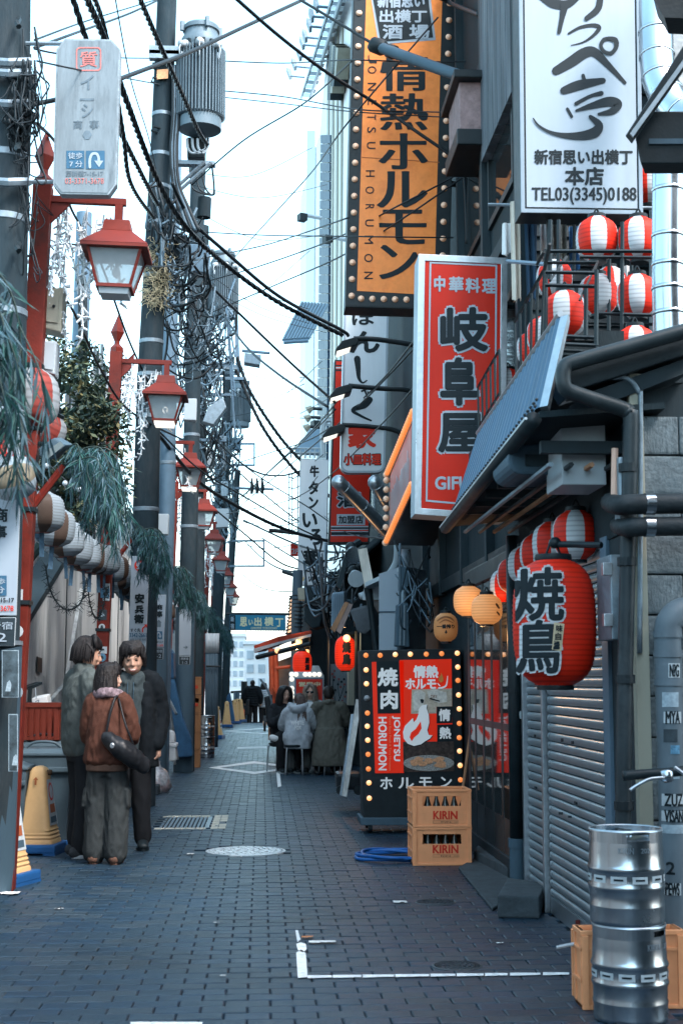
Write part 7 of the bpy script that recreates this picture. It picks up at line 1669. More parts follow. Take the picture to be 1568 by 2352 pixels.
# ================================================================== LEFT ground level
def bin_(label,cx,cy,w_,d_,h_):
    t=thing('trash_bin',label,'trash bin',(cx,cy,0),'gray plastic trash bins');z=h_
    mb=MB();a,b_=.86,1.
    mb.add([(cx+sx*w_/2*k,cy+sy*d_/2*k,zz)for k,zz in((a,.02),(b_,z))for sx,sy in((-1,-1),(1,-1),(1,1),(-1,1))],[(0,1,5,4),(1,2,6,5),(2,3,7,6),(3,0,4,7),(0,3,2,1),(4,5,6,7)])
    mb.build('tub',BINP,t,bev=.02);MB().bb(cx-w_*.53,cx+w_*.53,cy-d_*.53,cy+d_*.53,z,z+.03).build('lid',BINP,t,bev=.012);MB().add([(cx-w_*.45,cy-d_*.45,z+.03),(cx+w_*.45,cy-d_*.45,z+.03),(cx+w_*.45,cy+d_*.45,z+.03),(cx-w_*.45,cy+d_*.45,z+.03),(cx-w_*.3,cy-d_*.3,z+.06),(cx+w_*.3,cy-d_*.3,z+.06),(cx+w_*.3,cy+d_*.3,z+.06),(cx-w_*.3,cy+d_*.3,z+.06)],[(0,1,5,4),(1,2,6,5),(2,3,7,6),(3,0,4,7),(4,5,6,7)]).build('lid_dome',BINP,t)
    MB().tube(cr([(cx-w_*.3,cy,z+.05),(cx-w_*.15,cy,z+.11),(cx+w_*.15,cy,z+.11),(cx+w_*.3,cy,z+.05)],5),.014,6).build('handle',BINP,t,smooth=True);MB().bb(cx-w_*.5,cx+w_*.5,cy-d_*.56,cy-d_*.5,z*.82,z*.88).build('grip',BINP,t,bev=.01)
bin_('gray bin in front, its lid right behind the caution signs',-1.92,12.9,.56,.5,.76)
bin_('lidded gray bin carrying the red crate',-2.02,13.6,.52,.46,.8)
bin_('gray bin half hidden behind the man in the gray jacket',-1.78,14.3,.5,.5,.74)
bin_('smaller gray bin between the near bin and the far-left pole',-2.12,12.2,.4,.42,.68)
t=thing('red_crate','dark red bottle crate standing on the bins','crate',(-2.05,13.6,.87));RC=M('crate_red',(.11,.018,.01),.5,var=.2,bump=.05)
for k in range(7):MB().bb(-2.24+k*.055,-2.205+k*.055,13.42,13.435,.87,1.19).build('slat',RC,t)
MB().bb(-2.25,-1.86,13.43,13.76,.87,.9).build('floor_panel',RC,t);MB().ring([(-2.26,13.41,1.17),(-1.85,13.41,1.17),(-1.85,13.77,1.17),(-2.26,13.77,1.17)],[(-2.22,13.45,1.17),(-1.89,13.45,1.17),(-1.89,13.73,1.17),(-2.22,13.73,1.17)],(0,0,.04)).build('rim',RC,t);MB().bb(-2.25,-2.235,13.43,13.76,.9,1.18).build('side_wall',RC,t);MB().bb(-1.875,-1.86,13.43,13.76,.9,1.18).build('side_wall',RC,t);MB().bb(-2.235,-1.875,13.745,13.76,.9,1.18).build('back_wall',RC,t)
BAGW=M('bag_white',(.6,.63,.64),.6,var=.12,scale=6,bump=.5,bs=16)
o=MB().prism([P(73,1604,13.8),P(108,1598,13.8),P(114,1632,13.8),P(78,1640,13.8)],(.0,.22,.02)).build('foam_box',BAGW,bev=.012);tag(o,'white foam box with a blue scribble hanging from the wall bracket','box');
mb=MB();brush(mb,[(82,1612,1.5),(90,1608,1.5),(86,1620,1.5),(94,1614,1.5),(90,1628,1.5)],planeY(13.785));mb.build('scribble',NAVY,o);MB().tube([P(84,1604,13.8),P(82,1580,13.85)],.006,4).build('cord',BOXW,o)
o=MB().prism([P(97,1640,13.9),P(112,1636,13.9),P(117,1672,13.9),P(99,1680,13.9)],(0,.15,0)).build('white_bag',BAGW,bev=.02);tag(o,'limp white plastic bag hanging under the foam box','bag')
t=thing('wall_bracket','dark bent bracket shelf above the foam box','bracket',P(80,1580,14));MB().prism([P(64,1578,14),P(98,1566,14),P(98,1572,14),P(70,1584,14)],(-.1,.25,0)).build('shelf',BLACKM,t);MB().tube([P(70,1582,14),P(66,1640,14)],.02,6).build('strut',BLACKM,t)
o=MB().prism(on(planeX(-2.33),[(87,1508),(98,1512),(97,1545),(86,1542)]),(-.01,0,0)).build('wall_plate',BLACKM);tag(o,'small dark plate fixed on the pale concrete wall','plate')
t=thing('wall_lamp','dark wall lamp on the concrete behind the man in the gray jacket','lamp',P(205,1470,17));MB().prism([P(200,1462,17),P(225,1470,17),P(226,1490,17),P(204,1480,17)],(0,.2,0)).build('housing',BLACKM,t,bev=.01);MB().prism([P(204,1482,17),P(225,1491,17),P(225,1494,17),P(204,1486,17)],(0,.15,0)).build('lens',BLUEGR,t)
# caution wedge signs
def wedge():
    t=thing('caution_sign','x','caution sign',(0,0,0),'tan wedge caution signs by the far-left pole')
    prof_=[(.165,.17,.085),(.16,.165,.11),(.15,.16,.12),(.155,.165,.135),(.142,.155,.15),(.147,.158,.165),(.135,.15,.18),(.14,.152,.195),(.128,.145,.21),(.075,.095,.6),(.068,.085,.66),(.05,.06,.695),(.02,.03,.71)]
    mb=MB();n=24
    for hx,hy,z in prof_:
        for k in range(n):
            a=2*math.pi*k/n;c_,s_=math.cos(a),math.sin(a);e=.35;mb.v.append(Vector((hx*abs(c_)**e*(1 if c_>0 else-1),hy*abs(s_)**e*(1 if s_>0 else-1),z)))
    for i in range(len(prof_)-1):
        for k in range(n):mb.f.append((i*n+k,i*n+(k+1)%n,(i+1)*n+(k+1)%n,(i+1)*n+k));mb.mi.append(0)
    mb.f.append(tuple((len(prof_)-1)*n+k for k in range(n)));mb.mi.append(0);mb.build('body',TANP,t,smooth='auto')
    MB().bb(-.2,.2,-.205,.205,.012,.085).build('base',BLUEP,t,bev=.018);MB().bb(-.2,-.1,-.2,.2,0,.02).build('foot',BLUEP,t);MB().bb(.1,.2,-.2,.2,0,.02).build('foot',BLUEP,t)
    for s_ in(1,):
        def pf(u,z):k=(z-.21)/.39;hx=.128+(.075-.128)*k;hy=(.145+(.095-.145)*k)*.74;return Vector((hx+.004,-hy+u*2*hy,z))
        MB().poly([pf(0,.23),pf(1,.23),pf(1,.6),pf(0,.6)]).build('notice',STK[0],t);e_=Vector((.003,0,0))
        MB().poly([pf(.5+.36*math.cos(a),.5+.075*math.sin(a))+e_ for a in[k*math.pi/10 for k in range(20)]]).build('red_ring',REDP,t);MB().poly([pf(.5+.27*math.cos(a),.5+.056*math.sin(a))+e_*1.6 for a in[k*math.pi/10 for k in range(20)]]).build('ring_field',STK[0],t)
        MB().poly([pf(.15,.33)+e_,pf(.85,.33)+e_,pf(.85,.4)+e_,pf(.15,.4)+e_]).build('notice_band',M('notice_rust',(.3,.09,.04),.6,var=.3,bump=0),t);MB().poly([pf(.12,.25)+e_,pf(.88,.25)+e_,pf(.88,.3)+e_,pf(.12,.3)+e_]).build('notice_band',BLUEGR,t)
    mb=MB();y_=-.132;
    mb.poly([(-.008,-.118,.56),(.008,-.118,.56),(.008,-.112,.6),(-.008,-.112,.6)]);mb.poly([(-.022,-.113,.6),(.022,-.113,.6),(0,-.108,.625)]);mb.build('arrow_mark',M('arrow_rust',(.25,.08,.03),.6,var=0,bump=0),t)
    MB().lathe((0,-.0,.655),[(.001,-.1),(.022,-.1),(.022,.1),(.001,.1)],12,axis='X').build('grip_slot',M('slot_dark',(.06,.035,.02),.8,var=0,bump=0),t)
    return t
wg_=wedge();bp=PZ(78,1962);wg_.location=(bp.x+.02,bp.y+.1,0);wg_.rotation_euler=(0,0,-.15);wg_['label']='tan wedge caution sign with a rust colored arrow, in the middle of the three'
bp=PZ(117,1932);copy_tree(wg_,(bp.x+.03,bp.y+.1,0),-.35,'rear tan wedge caution sign showing its red ringed notice');bp=PZ(14,2030);copy_tree(wg_,(bp.x-.03,bp.y+.0,0),-.35,'tan wedge caution sign half hidden by the far-left pole')
# tarps, boards and boxes by the wrapped poles
def tarp(label,pts,Y,d=.5):
    mb=MB();mb.prism([P(*p_,Y)for p_ in pts],(0,d,0));o=mb.build('blue_tarp',TARP,bev=.03);tag(o,label,'tarp','blue tarps along the wall')
tarp('blue tarp slanting down behind the leaning metal frames',[(388,1520),(402,1570),(420,1650),(440,1700),(442,1738),(392,1742),(380,1600)],22.5)
tarp('small blue tarp bundle between the first wrapped pole and a red post',[(384,1480),(398,1500),(400,1560),(384,1560)],20)
tarp('blue tarp covering something beyond the far red posts',[(520,1600),(528,1590),(534,1620),(540,1656),(520,1656)],46)
t=thing('metal_trestle','leaning bright metal trestle beside the first wrapped gray pole','frame',P(400,1740,20.5))
for a,b_ in(((377,1592),(402,1756)),((384,1590),(408,1745)),((384,1598),(405,1640)),((377,1592),(386,1590))):MB().tube([P(*a,20.6),P(*b_,20.3)],.022,5).build('tube',ALU,t)
o=MB().prism([P(380,1546,20.9),P(383,1548,20.9),P(389,1625,20.8),P(384,1626,20.8)],(0,.05,0)).build('leaning_plank',BOXC);tag(o,'pale narrow plank leaning against the red post by the metal frame','plank')
o=MB().prism(on(planeY(19.6),[(378,1712),(404,1712),(404,1748),(378,1750)]),(0,.35,0)).build('foam_box',BAGW,bev=.02);tag(o,'white foam box on the ground right of the clear rubbish bag','box');MB().prism(on(planeY(19.58),[(376,1708),(406,1708),(406,1716),(376,1716)]),(0,.4,0)).build('lid',BAGW,o,bev=.01)
o=MB().prism(on(planeY(19.7),[(378,1676),(400,1680),(403,1707),(377,1707)]),(0,.3,0)).build('white_bag',BAGW,bev=.05);tag(o,'crumpled white bag on top of the foam box','bag')
mb=MB();c=P(361,1745,18.6);c.z=.0;pr2=[(.001,0),(.15,.01),(.18,.08),(.17,.18),(.12,.27),(.04,.33),(.03,.4),(.001,.4)];mb.lathe(c,pr2,16)
q=random.Random(3)
for v in mb.v:v+=Vector((q.uniform(-.02,.02),q.uniform(-.02,.02),q.uniform(-.012,.012)))
tag(mb.build('rubbish_bag',M('clear_bag',(.3,.32,.34),.2,var=.6,scale=14,bump=.5,bs=20,spec=.7,dirt=(.5,.1,.06),damt=.5,dscale=6),smooth=True),'clear plastic rubbish bag at the feet of the man in black','rubbish bag')
DULL=M('crate_dull',(.3,.15,.07),.6,var=.2,bump=.1)
for k in range(5):
    z0=k*.3
    t,x0,x1=crate(['lowest','second','third','fourth','fifth','sixth','seventh'][k]+' crate up the stack beside the wrapped pole, counted from the ground',441,457,24 if k else 23.95,z0,H=.29,plain=k<3,group='crates stacked by the wrapped pole',YEL=DULL)
    if k>2:text(MB(),'KIRIN',(443,1567+(1.4-z0-.12)*136-4,455,1567+(1.4-z0-.12)*136+4),planeY(23.98),.03).build('lettering',REDP,t)
for j,lb in enumerate(('lower keg standing by the four gray conduits','upper keg standing by the four gray conduits')):o=copy_tree(kg,(P(474,1700,27).x,27,j*.392*1.0),.3,lb);o['group']='kegs stacked by the gray conduits'
t=thing('conduit_bank','four tall gray conduits strapped side by side behind the kegs of the left row','conduits',P(488,1690,28))
for k in range(4):MB().tube([P(477+k*6.5,1470,28),P(476+k*6.5,1716,28)],.045,10).build('conduit',BLUEGR,t,smooth=True);MB().tube([P(478+k*6.5,1455,28),P(477.5+k*6.5,1500,28)],.055,10).build('cap',BOXW,t,smooth=True)
MB().tube([P(474,1530,27.9),P(506,1531,27.9)],.02,5).build('strap',BLACKM,t)
for k,(x,Y)in enumerate(((498,36),(521,45),(538,49),(545,51),(551,51))):
    o=copy_tree(wg_,(P(x,1640,Y).x,Y,0),-.2+.3*k,['tan wedge sign leaning at the fifth red post','tan wedge sign standing at the crest','first of three tan wedge signs lined up near the walkers','second of three tan wedge signs lined up near the walkers','third of three tan wedge signs lined up near the walkers'][k]);o['group']='distant tan wedge signs';o.scale=(.9,.9,1.15)
o=MB().prism(on(planeY(51),[(555,1624),(561,1630),(562,1655),(554,1656)]),(0,.2,0)).build('orange_barrier',M('orange_plastic',(.7,.13,.03),.5,var=.1,bump=0),bev=.02);tag(o,'orange barrier at the crest beside the walking man','barrier')
o=MB().prism([PZ(404,1745,.0),PZ(448,1715,0),PZ(462,1716,0),PZ(420,1748,0)],(0,0,.03)).build('metal_ramp',ALU);tag(o,'small ribbed metal ramp lying by the wrapped pole','ramp')
for k in range(2):o=MB().box(((-1.62,15.6)[0]+k*.1,17+k*1.6,.06),(.5,.9,.12)).build('kerb_stone',CURB,bev=.015);tag(o,('kerb stone by the clear rubbish bag','kerb stone at the foot of the first wrapped pole')[k],'kerb')

lamps.append(copy_tree(sl_,(PXX,4.8,0),None,'red street lamp holding the willow fronds at the picture edge'))
for l_ in lamps:l_.location.x-=.11;l_.rotation_euler=(0,R_(1.6),0)
# ================================================================== PEOPLE
SKIN=M('skin',(.42,.25,.18),.55,var=.1,scale=20,bump=.05,bs=120);SKIN2=M('skin_light',(.5,.32,.25),.55,var=.08,scale=20,bump=.05,bs=120)
HAIRB=M('hair_black',(.012,.011,.012),.42,var=.4,scale=40,bump=.5,bs=60,streak=.2);HAIRD=M('hair_dark',(.02,.016,.015),.45,var=.4,scale=40,bump=.5,bs=60);HAIRBL=M('hair_ash',(.19,.155,.13),.5,var=.4,scale=30,bump=.4,bs=60);HAIRBR=M('hair_brown',(.07,.05,.045),.5,var=.4,scale=30,bump=.4)
def fabric(n,c,**k):return M(n,c,.92,var=.18,scale=7,bump=.35,bs=180,spec=.2,**k)
EYEW=M('eye_white',(.5,.5,.48),.3,var=0,bump=0);EYED=M('eye_dark',(.01,.008,.008),.2,var=0,bump=0);LIP=M('lip',(.32,.12,.1),.5,var=0,bump=0);TEETH=M('teeth',(.6,.58,.54),.4,var=0,bump=0)
def limb(mb,pts,radii,seg=14,n=5):
    """tapered rounded limb along points"""
    pts=[Vector(p)for p in pts];c=cr(pts,n)if len(pts)>2 else[pts[0].lerp(pts[1],k/n)for k in range(n+1)]
    rr=[]
    for i in range(len(c)):
        u=i/(len(c)-1)*(len(radii)-1);k=min(len(radii)-2,int(u));f=u-k;a,b=radii[k],radii[k+1]
        a=a if isinstance(a,tuple)else(a,a);b=b if isinstance(b,tuple)else(b,b);rr.append((a[0]+(b[0]-a[0])*f,a[1]+(b[1]-a[1])*f))
    d0=(c[0]-c[1]).normalized();d1=(c[-1]-c[-2]).normalized();cc=[];r2=[]
    for e in(.98,.8,.45):cc.append(c[0]+d0*min(rr[0])*e);s_=math.sqrt(1-e*e);r2.append((rr[0][0]*max(s_,.12),rr[0][1]*max(s_,.12)))
    cc+=c;r2+=rr
    for e in(.45,.8,.98):cc.append(c[-1]+d1*min(rr[-1])*e);s_=math.sqrt(1-e*e);r2.append((rr[-1][0]*max(s_,.12),rr[-1][1]*max(s_,.12)))
    mb.tube(cc,r2,seg);return mb
def torso(mb,rings,seg=20):
    """stack of ellipses (cx, cy, z, rx, ry)"""
    vs=[];fs=[];n=len(rings)
    for cx,cy,z,rx,ry in rings:
        for k in range(seg):
            a=2*math.pi*k/seg;vs.append((cx+rx*math.copysign(abs(math.cos(a))**.85,math.cos(a)),cy+ry*math.copysign(abs(math.sin(a))**.85,math.sin(a)),z))
    for i in range(n-1):
        for k in range(seg):fs.append((i*seg+k,i*seg+(k+1)%seg,(i+1)*seg+(k+1)%seg,(i+1)*seg+k))
    fs+=[tuple(range(seg-1,-1,-1)),tuple((n-1)*seg+k for k in range(seg))]
    return mb.add(vs,fs)
def skinned(mb,name,mat,parent,voxel=.012,smooth_=4,fold=0.,ff=9.,seed=0):
    zs=.55;
    if name=='hair':fold,ff,zs=.005,50.,.12
    o=MB.build(mb,name,mat,parent,smooth=True)
    m=o.modifiers.new('r','REMESH');m.mode='VOXEL';m.voxel_size=voxel
    s_=o.modifiers.new('s','SMOOTH');s_.factor=.5;s_.iterations=smooth_
    dg=bpy.context.evaluated_depsgraph_get();me=bpy.data.meshes.new_from_object(o.evaluated_get(dg));o.modifiers.clear();old=o.data;o.data=me;bpy.data.meshes.remove(old)
    if fold:
        me.calc_loop_triangles();ns_=[v.normal.copy()for v in me.vertices]
        for v,nn in zip(me.vertices,ns_):
            p=v.co*ff;a=noise.noise(Vector((p.x,p.y,p.z*zs+seed)))+.5*noise.noise(Vector((p.x*2.3,p.y*2.3,p.z*zs*2+seed*2)))
            a=1-abs(a)*2.2;v.co+=nn*(a*fold)
    me.materials.clear();me.materials.append(mat);me.polygons.foreach_set('use_smooth',[True]*len(me.polygons));me.update();return o
def RZ(a):return Matrix.Rotation(R_(a),3,'Z')
def head(mb,c,rot,s=1.):
    """head facing -Y before rotation"""
    c=Vector(c);nu,nv=28,22;base=len(mb.v)
    vs=[]
    for j in range(nv+1):
        th=math.pi*j/nv
        for k in range(nu):
            a=2*math.pi*k/nu;x=math.sin(th)*math.cos(a);y=math.sin(th)*math.sin(a);z=math.cos(th)
            rx,ry,rz=.076,.096,.118
            if z<0:rx*=1-.26*(-z)**1.6;
            p=Vector((x*rx,y*ry,z*rz))
            if z<-.1 and y>0:p.y*=1-.3*(-z)          # back of skull narrows to the neck
            if y<-.3:p.y=p.y*.98-.004*max(0,1-abs(z+.55)*4)  # chin
            if y<-.6 and-.05<z<.3:p.y+=.007*(1-abs(x)*1.3 if abs(x)>.18 else 0)   # eye hollows
            vs.append(c+rot@(p*s))
    fs=[]
    for j in range(nv):
        for k in range(nu):fs.append((j*nu+k,(j+1)*nu+k,(j+1)*nu+(k+1)%nu,j*nu+(k+1)%nu))
    mb.add(vs,fs)
    q=lambda x,y,z:c+rot@(Vector((x,y,z))*s)
    limb(mb,[q(0,-.088,.022),q(0,-.1,-.005),q(0,-.106,-.022)],[.009*s,.011*s,.014*s],8,3)      # nose
    mb.ball(q(.012,-.096,-.026),.009*s,8,6);mb.ball(q(-.012,-.096,-.026),.009*s,8,6)
    limb(mb,[q(-.035,-.084,.032),q(0,-.09,.028),q(.035,-.084,.032)],[.009*s]*3,8,3)         # brow
    for sx in(-1,1):mb.ball(q(sx*.04,-.066,-.02),(.02*s,.02*s,.018*s),8,6);mb.ball(q(sx*.077,.008,-.005),(.01*s,.02*s,.03*s),8,6,rot)
    limb(mb,[q(-.02,-.088,-.055),q(0,-.093,-.053),q(.02,-.088,-.055)],[.008*s]*3,8,3)
    return q
def face_bits(q,rot,t,s=1.,smile=False,shades=False,closed=False):
    for sx in(-1,1):
        if shades:break
        MB().ball(q(sx*.031,-.0835,.012),(.014*s,.006*s,.0048*s if not closed else .002*s),10,6,rot).build('eye',EYED if smile or closed else EYEW,t,smooth=True)
        MB().ball(q(sx*.031,-.0885,.012),(.0055*s,.003*s,.0045*s),8,6,rot).build('iris',EYED,t,smooth=True)
        MB().tube([q(sx*.016,-.093,.036),q(sx*.032,-.09,.041),q(sx*.05,-.08,.035)],[.0035*s]*3,6).build('eyebrow',HAIRB,t)
    if shades:
        for sx in(-1,1):MB().ball(q(sx*.034,-.094,.01),(.028*s,.008*s,.021*s),12,8,rot).build('sunglass_lens',GLASSD,t,smooth=True)
        MB().tube([q(-.07,-.06,.018),q(-.03,-.1,.02),q(.03,-.1,.02),q(.07,-.06,.018)],[.004*s]*4,5).build('sunglass_frame',BLACKM,t)
    if smile:
        MB().tube(cr([q(-.03,-.086,-.05),q(-.014,-.099,-.058),q(.014,-.099,-.058),q(.03,-.086,-.05)],4),[.0015*s]*4+[.0042*s]*5+[.0015*s]*4,6).build('teeth',TEETH,t)
        MB().tube(cr([q(-.032,-.087,-.048),q(-.012,-.1015,-.066),q(.012,-.1015,-.066),q(.032,-.087,-.048)],4),[.0035*s]*13,6).build('lower_lip',LIP,t)
    else:MB().tube(cr([q(-.022,-.0925,-.0535),q(0,-.1015,-.0525),q(.022,-.0925,-.0535)],4),[.0045*s]*9,6).build('lips',LIP,t)
def hand(mb,wr,d,up,curl=.5,s=1.):
    """palm and five fingers; d = pointing direction, up = back of the hand"""
    wr=Vector(wr);d=Vector(d).normalized();up=Vector(up);up=(up-d*up.dot(d)).normalized();sd_=d.cross(up)
    limb(mb,[wr,wr+d*.045*s,wr+d*.085*s],[(.024*s,.017*s),(.036*s,.016*s),(.038*s,.013*s)]if abs(up.z)>.5 else[.022*s,.027*s,.026*s],10,3)
    for k,L in enumerate((.062,.074,.07,.055)):
        o=(k-1.5)*.019*s;p0=wr+d*.085*s+sd_*o;a1=curl*.9;a2=curl*1.9
        p1=p0+(d*math.cos(a1)-up*math.sin(a1))*L*.5*s;p2=p1+(d*math.cos(a2)-up*math.sin(a2))*L*.5*s
        limb(mb,[p0-d*.02*s,p0,p1,p2],[.0095*s,.0095*s,.0088*s,.0075*s],8,2)
    t0=wr+d*.025*s-sd_*.028*s;limb(mb,[t0,t0+(d*.6-sd_*.75-up*.2).normalized()*.035*s,t0+(d*.9-sd_*.55-up*.35).normalized()*.07*s],[.012*s,.011*s,.009*s],8,2)
def person(label,loc,rz,group=None):
    t=thing('person',label,'person',(0,0,0),group);t['_rz']=rz;t['_loc']=loc;return t
def done(t,sc=None):
    if sc:t.scale=sc
    t.location=t['_loc'];t.rotation_euler=(0,0,R_(t['_rz']));del t['_rz'];del t['_loc']
def shoe(t,ankle,d,mat,sole,L=.27,wd=.05,h=.085):
    a=Vector((ankle[0],ankle[1],0));d=Vector((d[0],d[1],0)).normalized();mb=MB()
    limb(mb,[a-d*.06+Vector((0,0,.05)),a+d*.05+Vector((0,0,.05)),a+d*(L-.09)+Vector((0,0,.04))],[(wd,.048),(wd*1.05,.045),(wd*.95,.03)],12);limb(mb,[a+Vector((0,0,.05)),a+Vector((0,0,h+.03))],[.052,.05],12)
    o=skinned(mb,'shoe',mat,t,.01,3);sm=MB();pts=[]
    s_=Vector((-d.y,d.x,0))
    for k in range(16):
        an=2*math.pi*k/16;pts.append(a+d*(L/2-.075)+d*math.cos(an)*L*.53+s_*math.sin(an)*wd*1.12)
    sm.prism([p+Vector((0,0,.0))for p in pts],(0,0,.028));sm.build('sole',sole,t,bev=.004)
def limbs_body(mb,sh,arms,legs,neck,pel):
    torso(mb,[(pel[0],pel[1],pel[2]-.08,.13,.09),(pel[0],pel[1],pel[2]+.02,.15,.1),(pel[0]*.6+sh[0]*.4,pel[1]*.6+sh[1]*.4,pel[2]*.6+sh[2]*.4,.125,.09),(sh[0],sh[1],sh[2]-.1,.16,.1),(sh[0],sh[1],sh[2],.15,.075),(sh[0],sh[1],sh[2]+.04,.07,.05)])
    limb(mb,[(sh[0],sh[1]+.01,sh[2]),neck],[.055,.05],12)
    for a in arms:limb(mb,a,[.05,.042,.03,.026]if len(a)>3 else[.05,.042,.027],12)
    for l in legs:limb(mb,l,[.082,.06,.04],12)

def strands(t,q,L,mat,n=150,gap=55,R=.1,seed=1):
    """loose locks lying over the hair cap; gap = half angle left free for the face"""
    z=random.Random(seed);mb=MB()
    for k in range(n):
        an=R_(-90+z.uniform(gap,360-gap));x,y=math.cos(an),math.sin(an);l=L*z.uniform(.6,1.05);r=R*z.uniform(.98,1.06)
        mb.tube(cr([q(x*.015,y*.015+.02,.143),q(x*r*.6,y*r*.6+.02,.122),q(x*r*.98,y*r+.02,.05),q(x*r*1.04,y*r*1.03+.02,-l*.5),q(x*r*z.uniform(.92,1.08),y*r*z.uniform(.92,1.08)+.02,-l)],4),[.0045]*12+[.004,.003,.0025,.0015,.001],4)
    for k in range(n//4):
        u=z.uniform(-1,1);mb.tube(cr([q(u*.03,-.02,.143),q(u*.07,-.075+abs(u)*.04,.118),q(u*.088,-.1+abs(u)*.06,.075),q(u*.09+z.uniform(-.01,.01),-.102+abs(u)*.06,.075-z.uniform(.01,.04))],4),[.004]*9+[.003,.002,.0015,.001],4)
    mb.build('hair_strands',mat,t,smooth=True,kind='stuff')

# --- smiling man in black, facing the camera
t=person('man with dark hair smiling at the camera in a dark hoodie and open black coat',(P(303,1600,12.35).x,12.35,0),0)
hd=(0.005,-.03,1.6);rot=RZ(5)@Matrix.Rotation(R_(3),3,'X')@Matrix.Rotation(R_(-4),3,'Y')
arms=[[(-.19,0,1.4),(-.25,.03,1.13),(-.23,-.1,.9)],[(.19,0,1.4),(.27,.02,1.12),(.25,-.06,.88)]];legs=[[(-.09,0,.9),(-.1,-.02,.5),(-.11,.02,.1)],[(.09,0,.9),(.1,-.03,.5),(.12,.0,.1)]]
mb=MB();limbs_body(mb,(0,0,1.4),arms,legs,(0,-.02,1.52),(0,0,.92));q=head(mb,hd,rot,1.14)
for a,s_ in zip(arms,(-1,1)):hand(mb,a[2],(0,-.2,-1),(s_,0,0),.6)
skinned(mb,'body',SKIN,t,.0085,2);face_bits(q,rot,t,1.14,smile=True)
mb=MB();mb.ball(q(0,.022,.035),(.093,.1,.108),20,14,rot)
for k in range(13):
    u=-1+k/6;limb(mb,[q(u*.055,-.03,.145),q(u*.085,-.088+abs(u)*.05,.1),q(u*.088,-.1+abs(u)*.06,.062-.03*(k%2)*(abs(u)>.3))],[.02,.019,.009],8,3)
for s_ in(-1,1):limb(mb,[q(s_*.085,-.03,.09),q(s_*.094,-.03,.02),q(s_*.088,-.01,-.03)],[.02,.018,.008],8,3)
skinned(mb,'hair',HAIRB,t,.009,2);strands(t,q,.05,HAIRB,130,60,.097,1)
HOOD=fabric('hoodie_slate',(.04,.055,.06));COAT=fabric('coat_black',(.006,.009,.012));PANT=fabric('trousers_black',(.012,.014,.017))
mb=MB();torso(mb,[(0,0,.78,.18,.12),(0,-.005,.95,.175,.13),(0,-.01,1.15,.175,.13),(0,0,1.35,.18,.125),(0,0,1.43,.15,.1),(0,0,1.5,.08,.075)])
limb(mb,[(-.09,-.04,1.47),(0,.07,1.5),(.09,-.04,1.47),(.045,-.1,1.41)],[.032,.04,.032,.024],10);limb(mb,[(-.09,-.04,1.47),(-.05,-.1,1.41)],[.032,.024],10)
skinned(mb,'hoodie',HOOD,t,.012,3,.007,16,1)
for s_ in(-1,1):MB().tube([(s_*.025,-.125,1.42),(s_*.028,-.14,1.36),(s_*.024,-.142,1.27)],.004,5).build('drawstring',BLUEGR,t)
mb=MB()
for s_ in(-1,1):
    limb(mb,[(s_*.11,.03,1.46),(s_*.2,.0,1.41),(s_*.265,.03,1.13),(s_*.24,-.08,.9)],[.07,.082,.072,.06],14)
    torso(mb,[(s_*.15,-.015,.7,.1,.13),(s_*.145,-.01,.95,.085,.14),(s_*.14,0,1.2,.075,.14),(s_*.13,.01,1.42,.06,.1)])
torso(mb,[(0,.09,.7,.2,.06),(0,.085,1.0,.19,.06),(0,.085,1.3,.19,.06),(0,.06,1.46,.12,.05)])
skinned(mb,'coat',COAT,t,.013,3,.008,15,2)
mb=MB()
for l in legs:limb(mb,l,[.11,.085,.075],14)
skinned(mb,'trousers',PANT,t,.013,2,.006,8,3)
for l in legs:shoe(t,l[2],(.1,-1),BLACKM,BLACKM)
done(t,(.95,.95,.985))

# --- man in gray jacket, seen from behind right
t=person('man in a gray-olive jacket and black trousers turned away toward the smiling man',(P(188,1700,11.85).x,11.85,0),118)
hd=(0,-.035,1.645);rot=RZ(-14)@Matrix.Rotation(R_(8),3,'X')
arms=[[(-.2,0,1.43),(-.26,-.02,1.14),(-.08,-.24,1.12)],[(.2,0,1.43),(.26,-.02,1.14),(.08,-.25,1.09)]];legs=[[(-.09,0,.92),(-.1,-.01,.5),(-.11,.03,.1)],[(.09,0,.92),(.1,-.03,.5),(.12,-.02,.1)]]
mb=MB();limbs_body(mb,(0,0,1.43),arms,legs,(0,-.025,1.56),(0,0,.94));q=head(mb,hd,rot,1.12)
hand(mb,arms[0][2],(1,-.1,0),(0,-1,0),.6);hand(mb,arms[1][2],(-1,-.1,0),(0,-1,0),.6)
skinned(mb,'body',SKIN,t,.0085,2);face_bits(q,rot,t,1.12)
mb=MB();mb.ball(q(0,.028,.035),(.092,.104,.105),20,14,rot);mb.ball(q(0,.05,-.02),(.075,.07,.075),14,10,rot)
for k in range(11):
    u=-1+k/5;limb(mb,[q(u*.05,-.03,.142),q(u*.085,-.085+abs(u)*.05,.105),q(u*.088,-.1+abs(u)*.05,.062)],[.022,.02,.009],8,3)
for s_ in(-1,1):limb(mb,[q(s_*.08,.02,.08),q(s_*.09,-.028,.03),q(s_*.083,-.04,-.01)],[.02,.016,.007],8,3)
skinned(mb,'hair',HAIRB,t,.009,2);strands(t,q,.06,HAIRB,150,55,.098,2)
JKT=fabric('jacket_grey_olive',(.07,.085,.083))
mb=MB();torso(mb,[(0,.0,.82,.17,.125),(0,0,.85,.19,.14),(0,.005,.95,.205,.155),(0,.01,1.15,.2,.15),(0,.01,1.35,.2,.135),(0,.005,1.45,.16,.11),(0,0,1.5,.085,.08),(0,-.005,1.56,.085,.085),(0,-.005,1.575,.06,.06)])
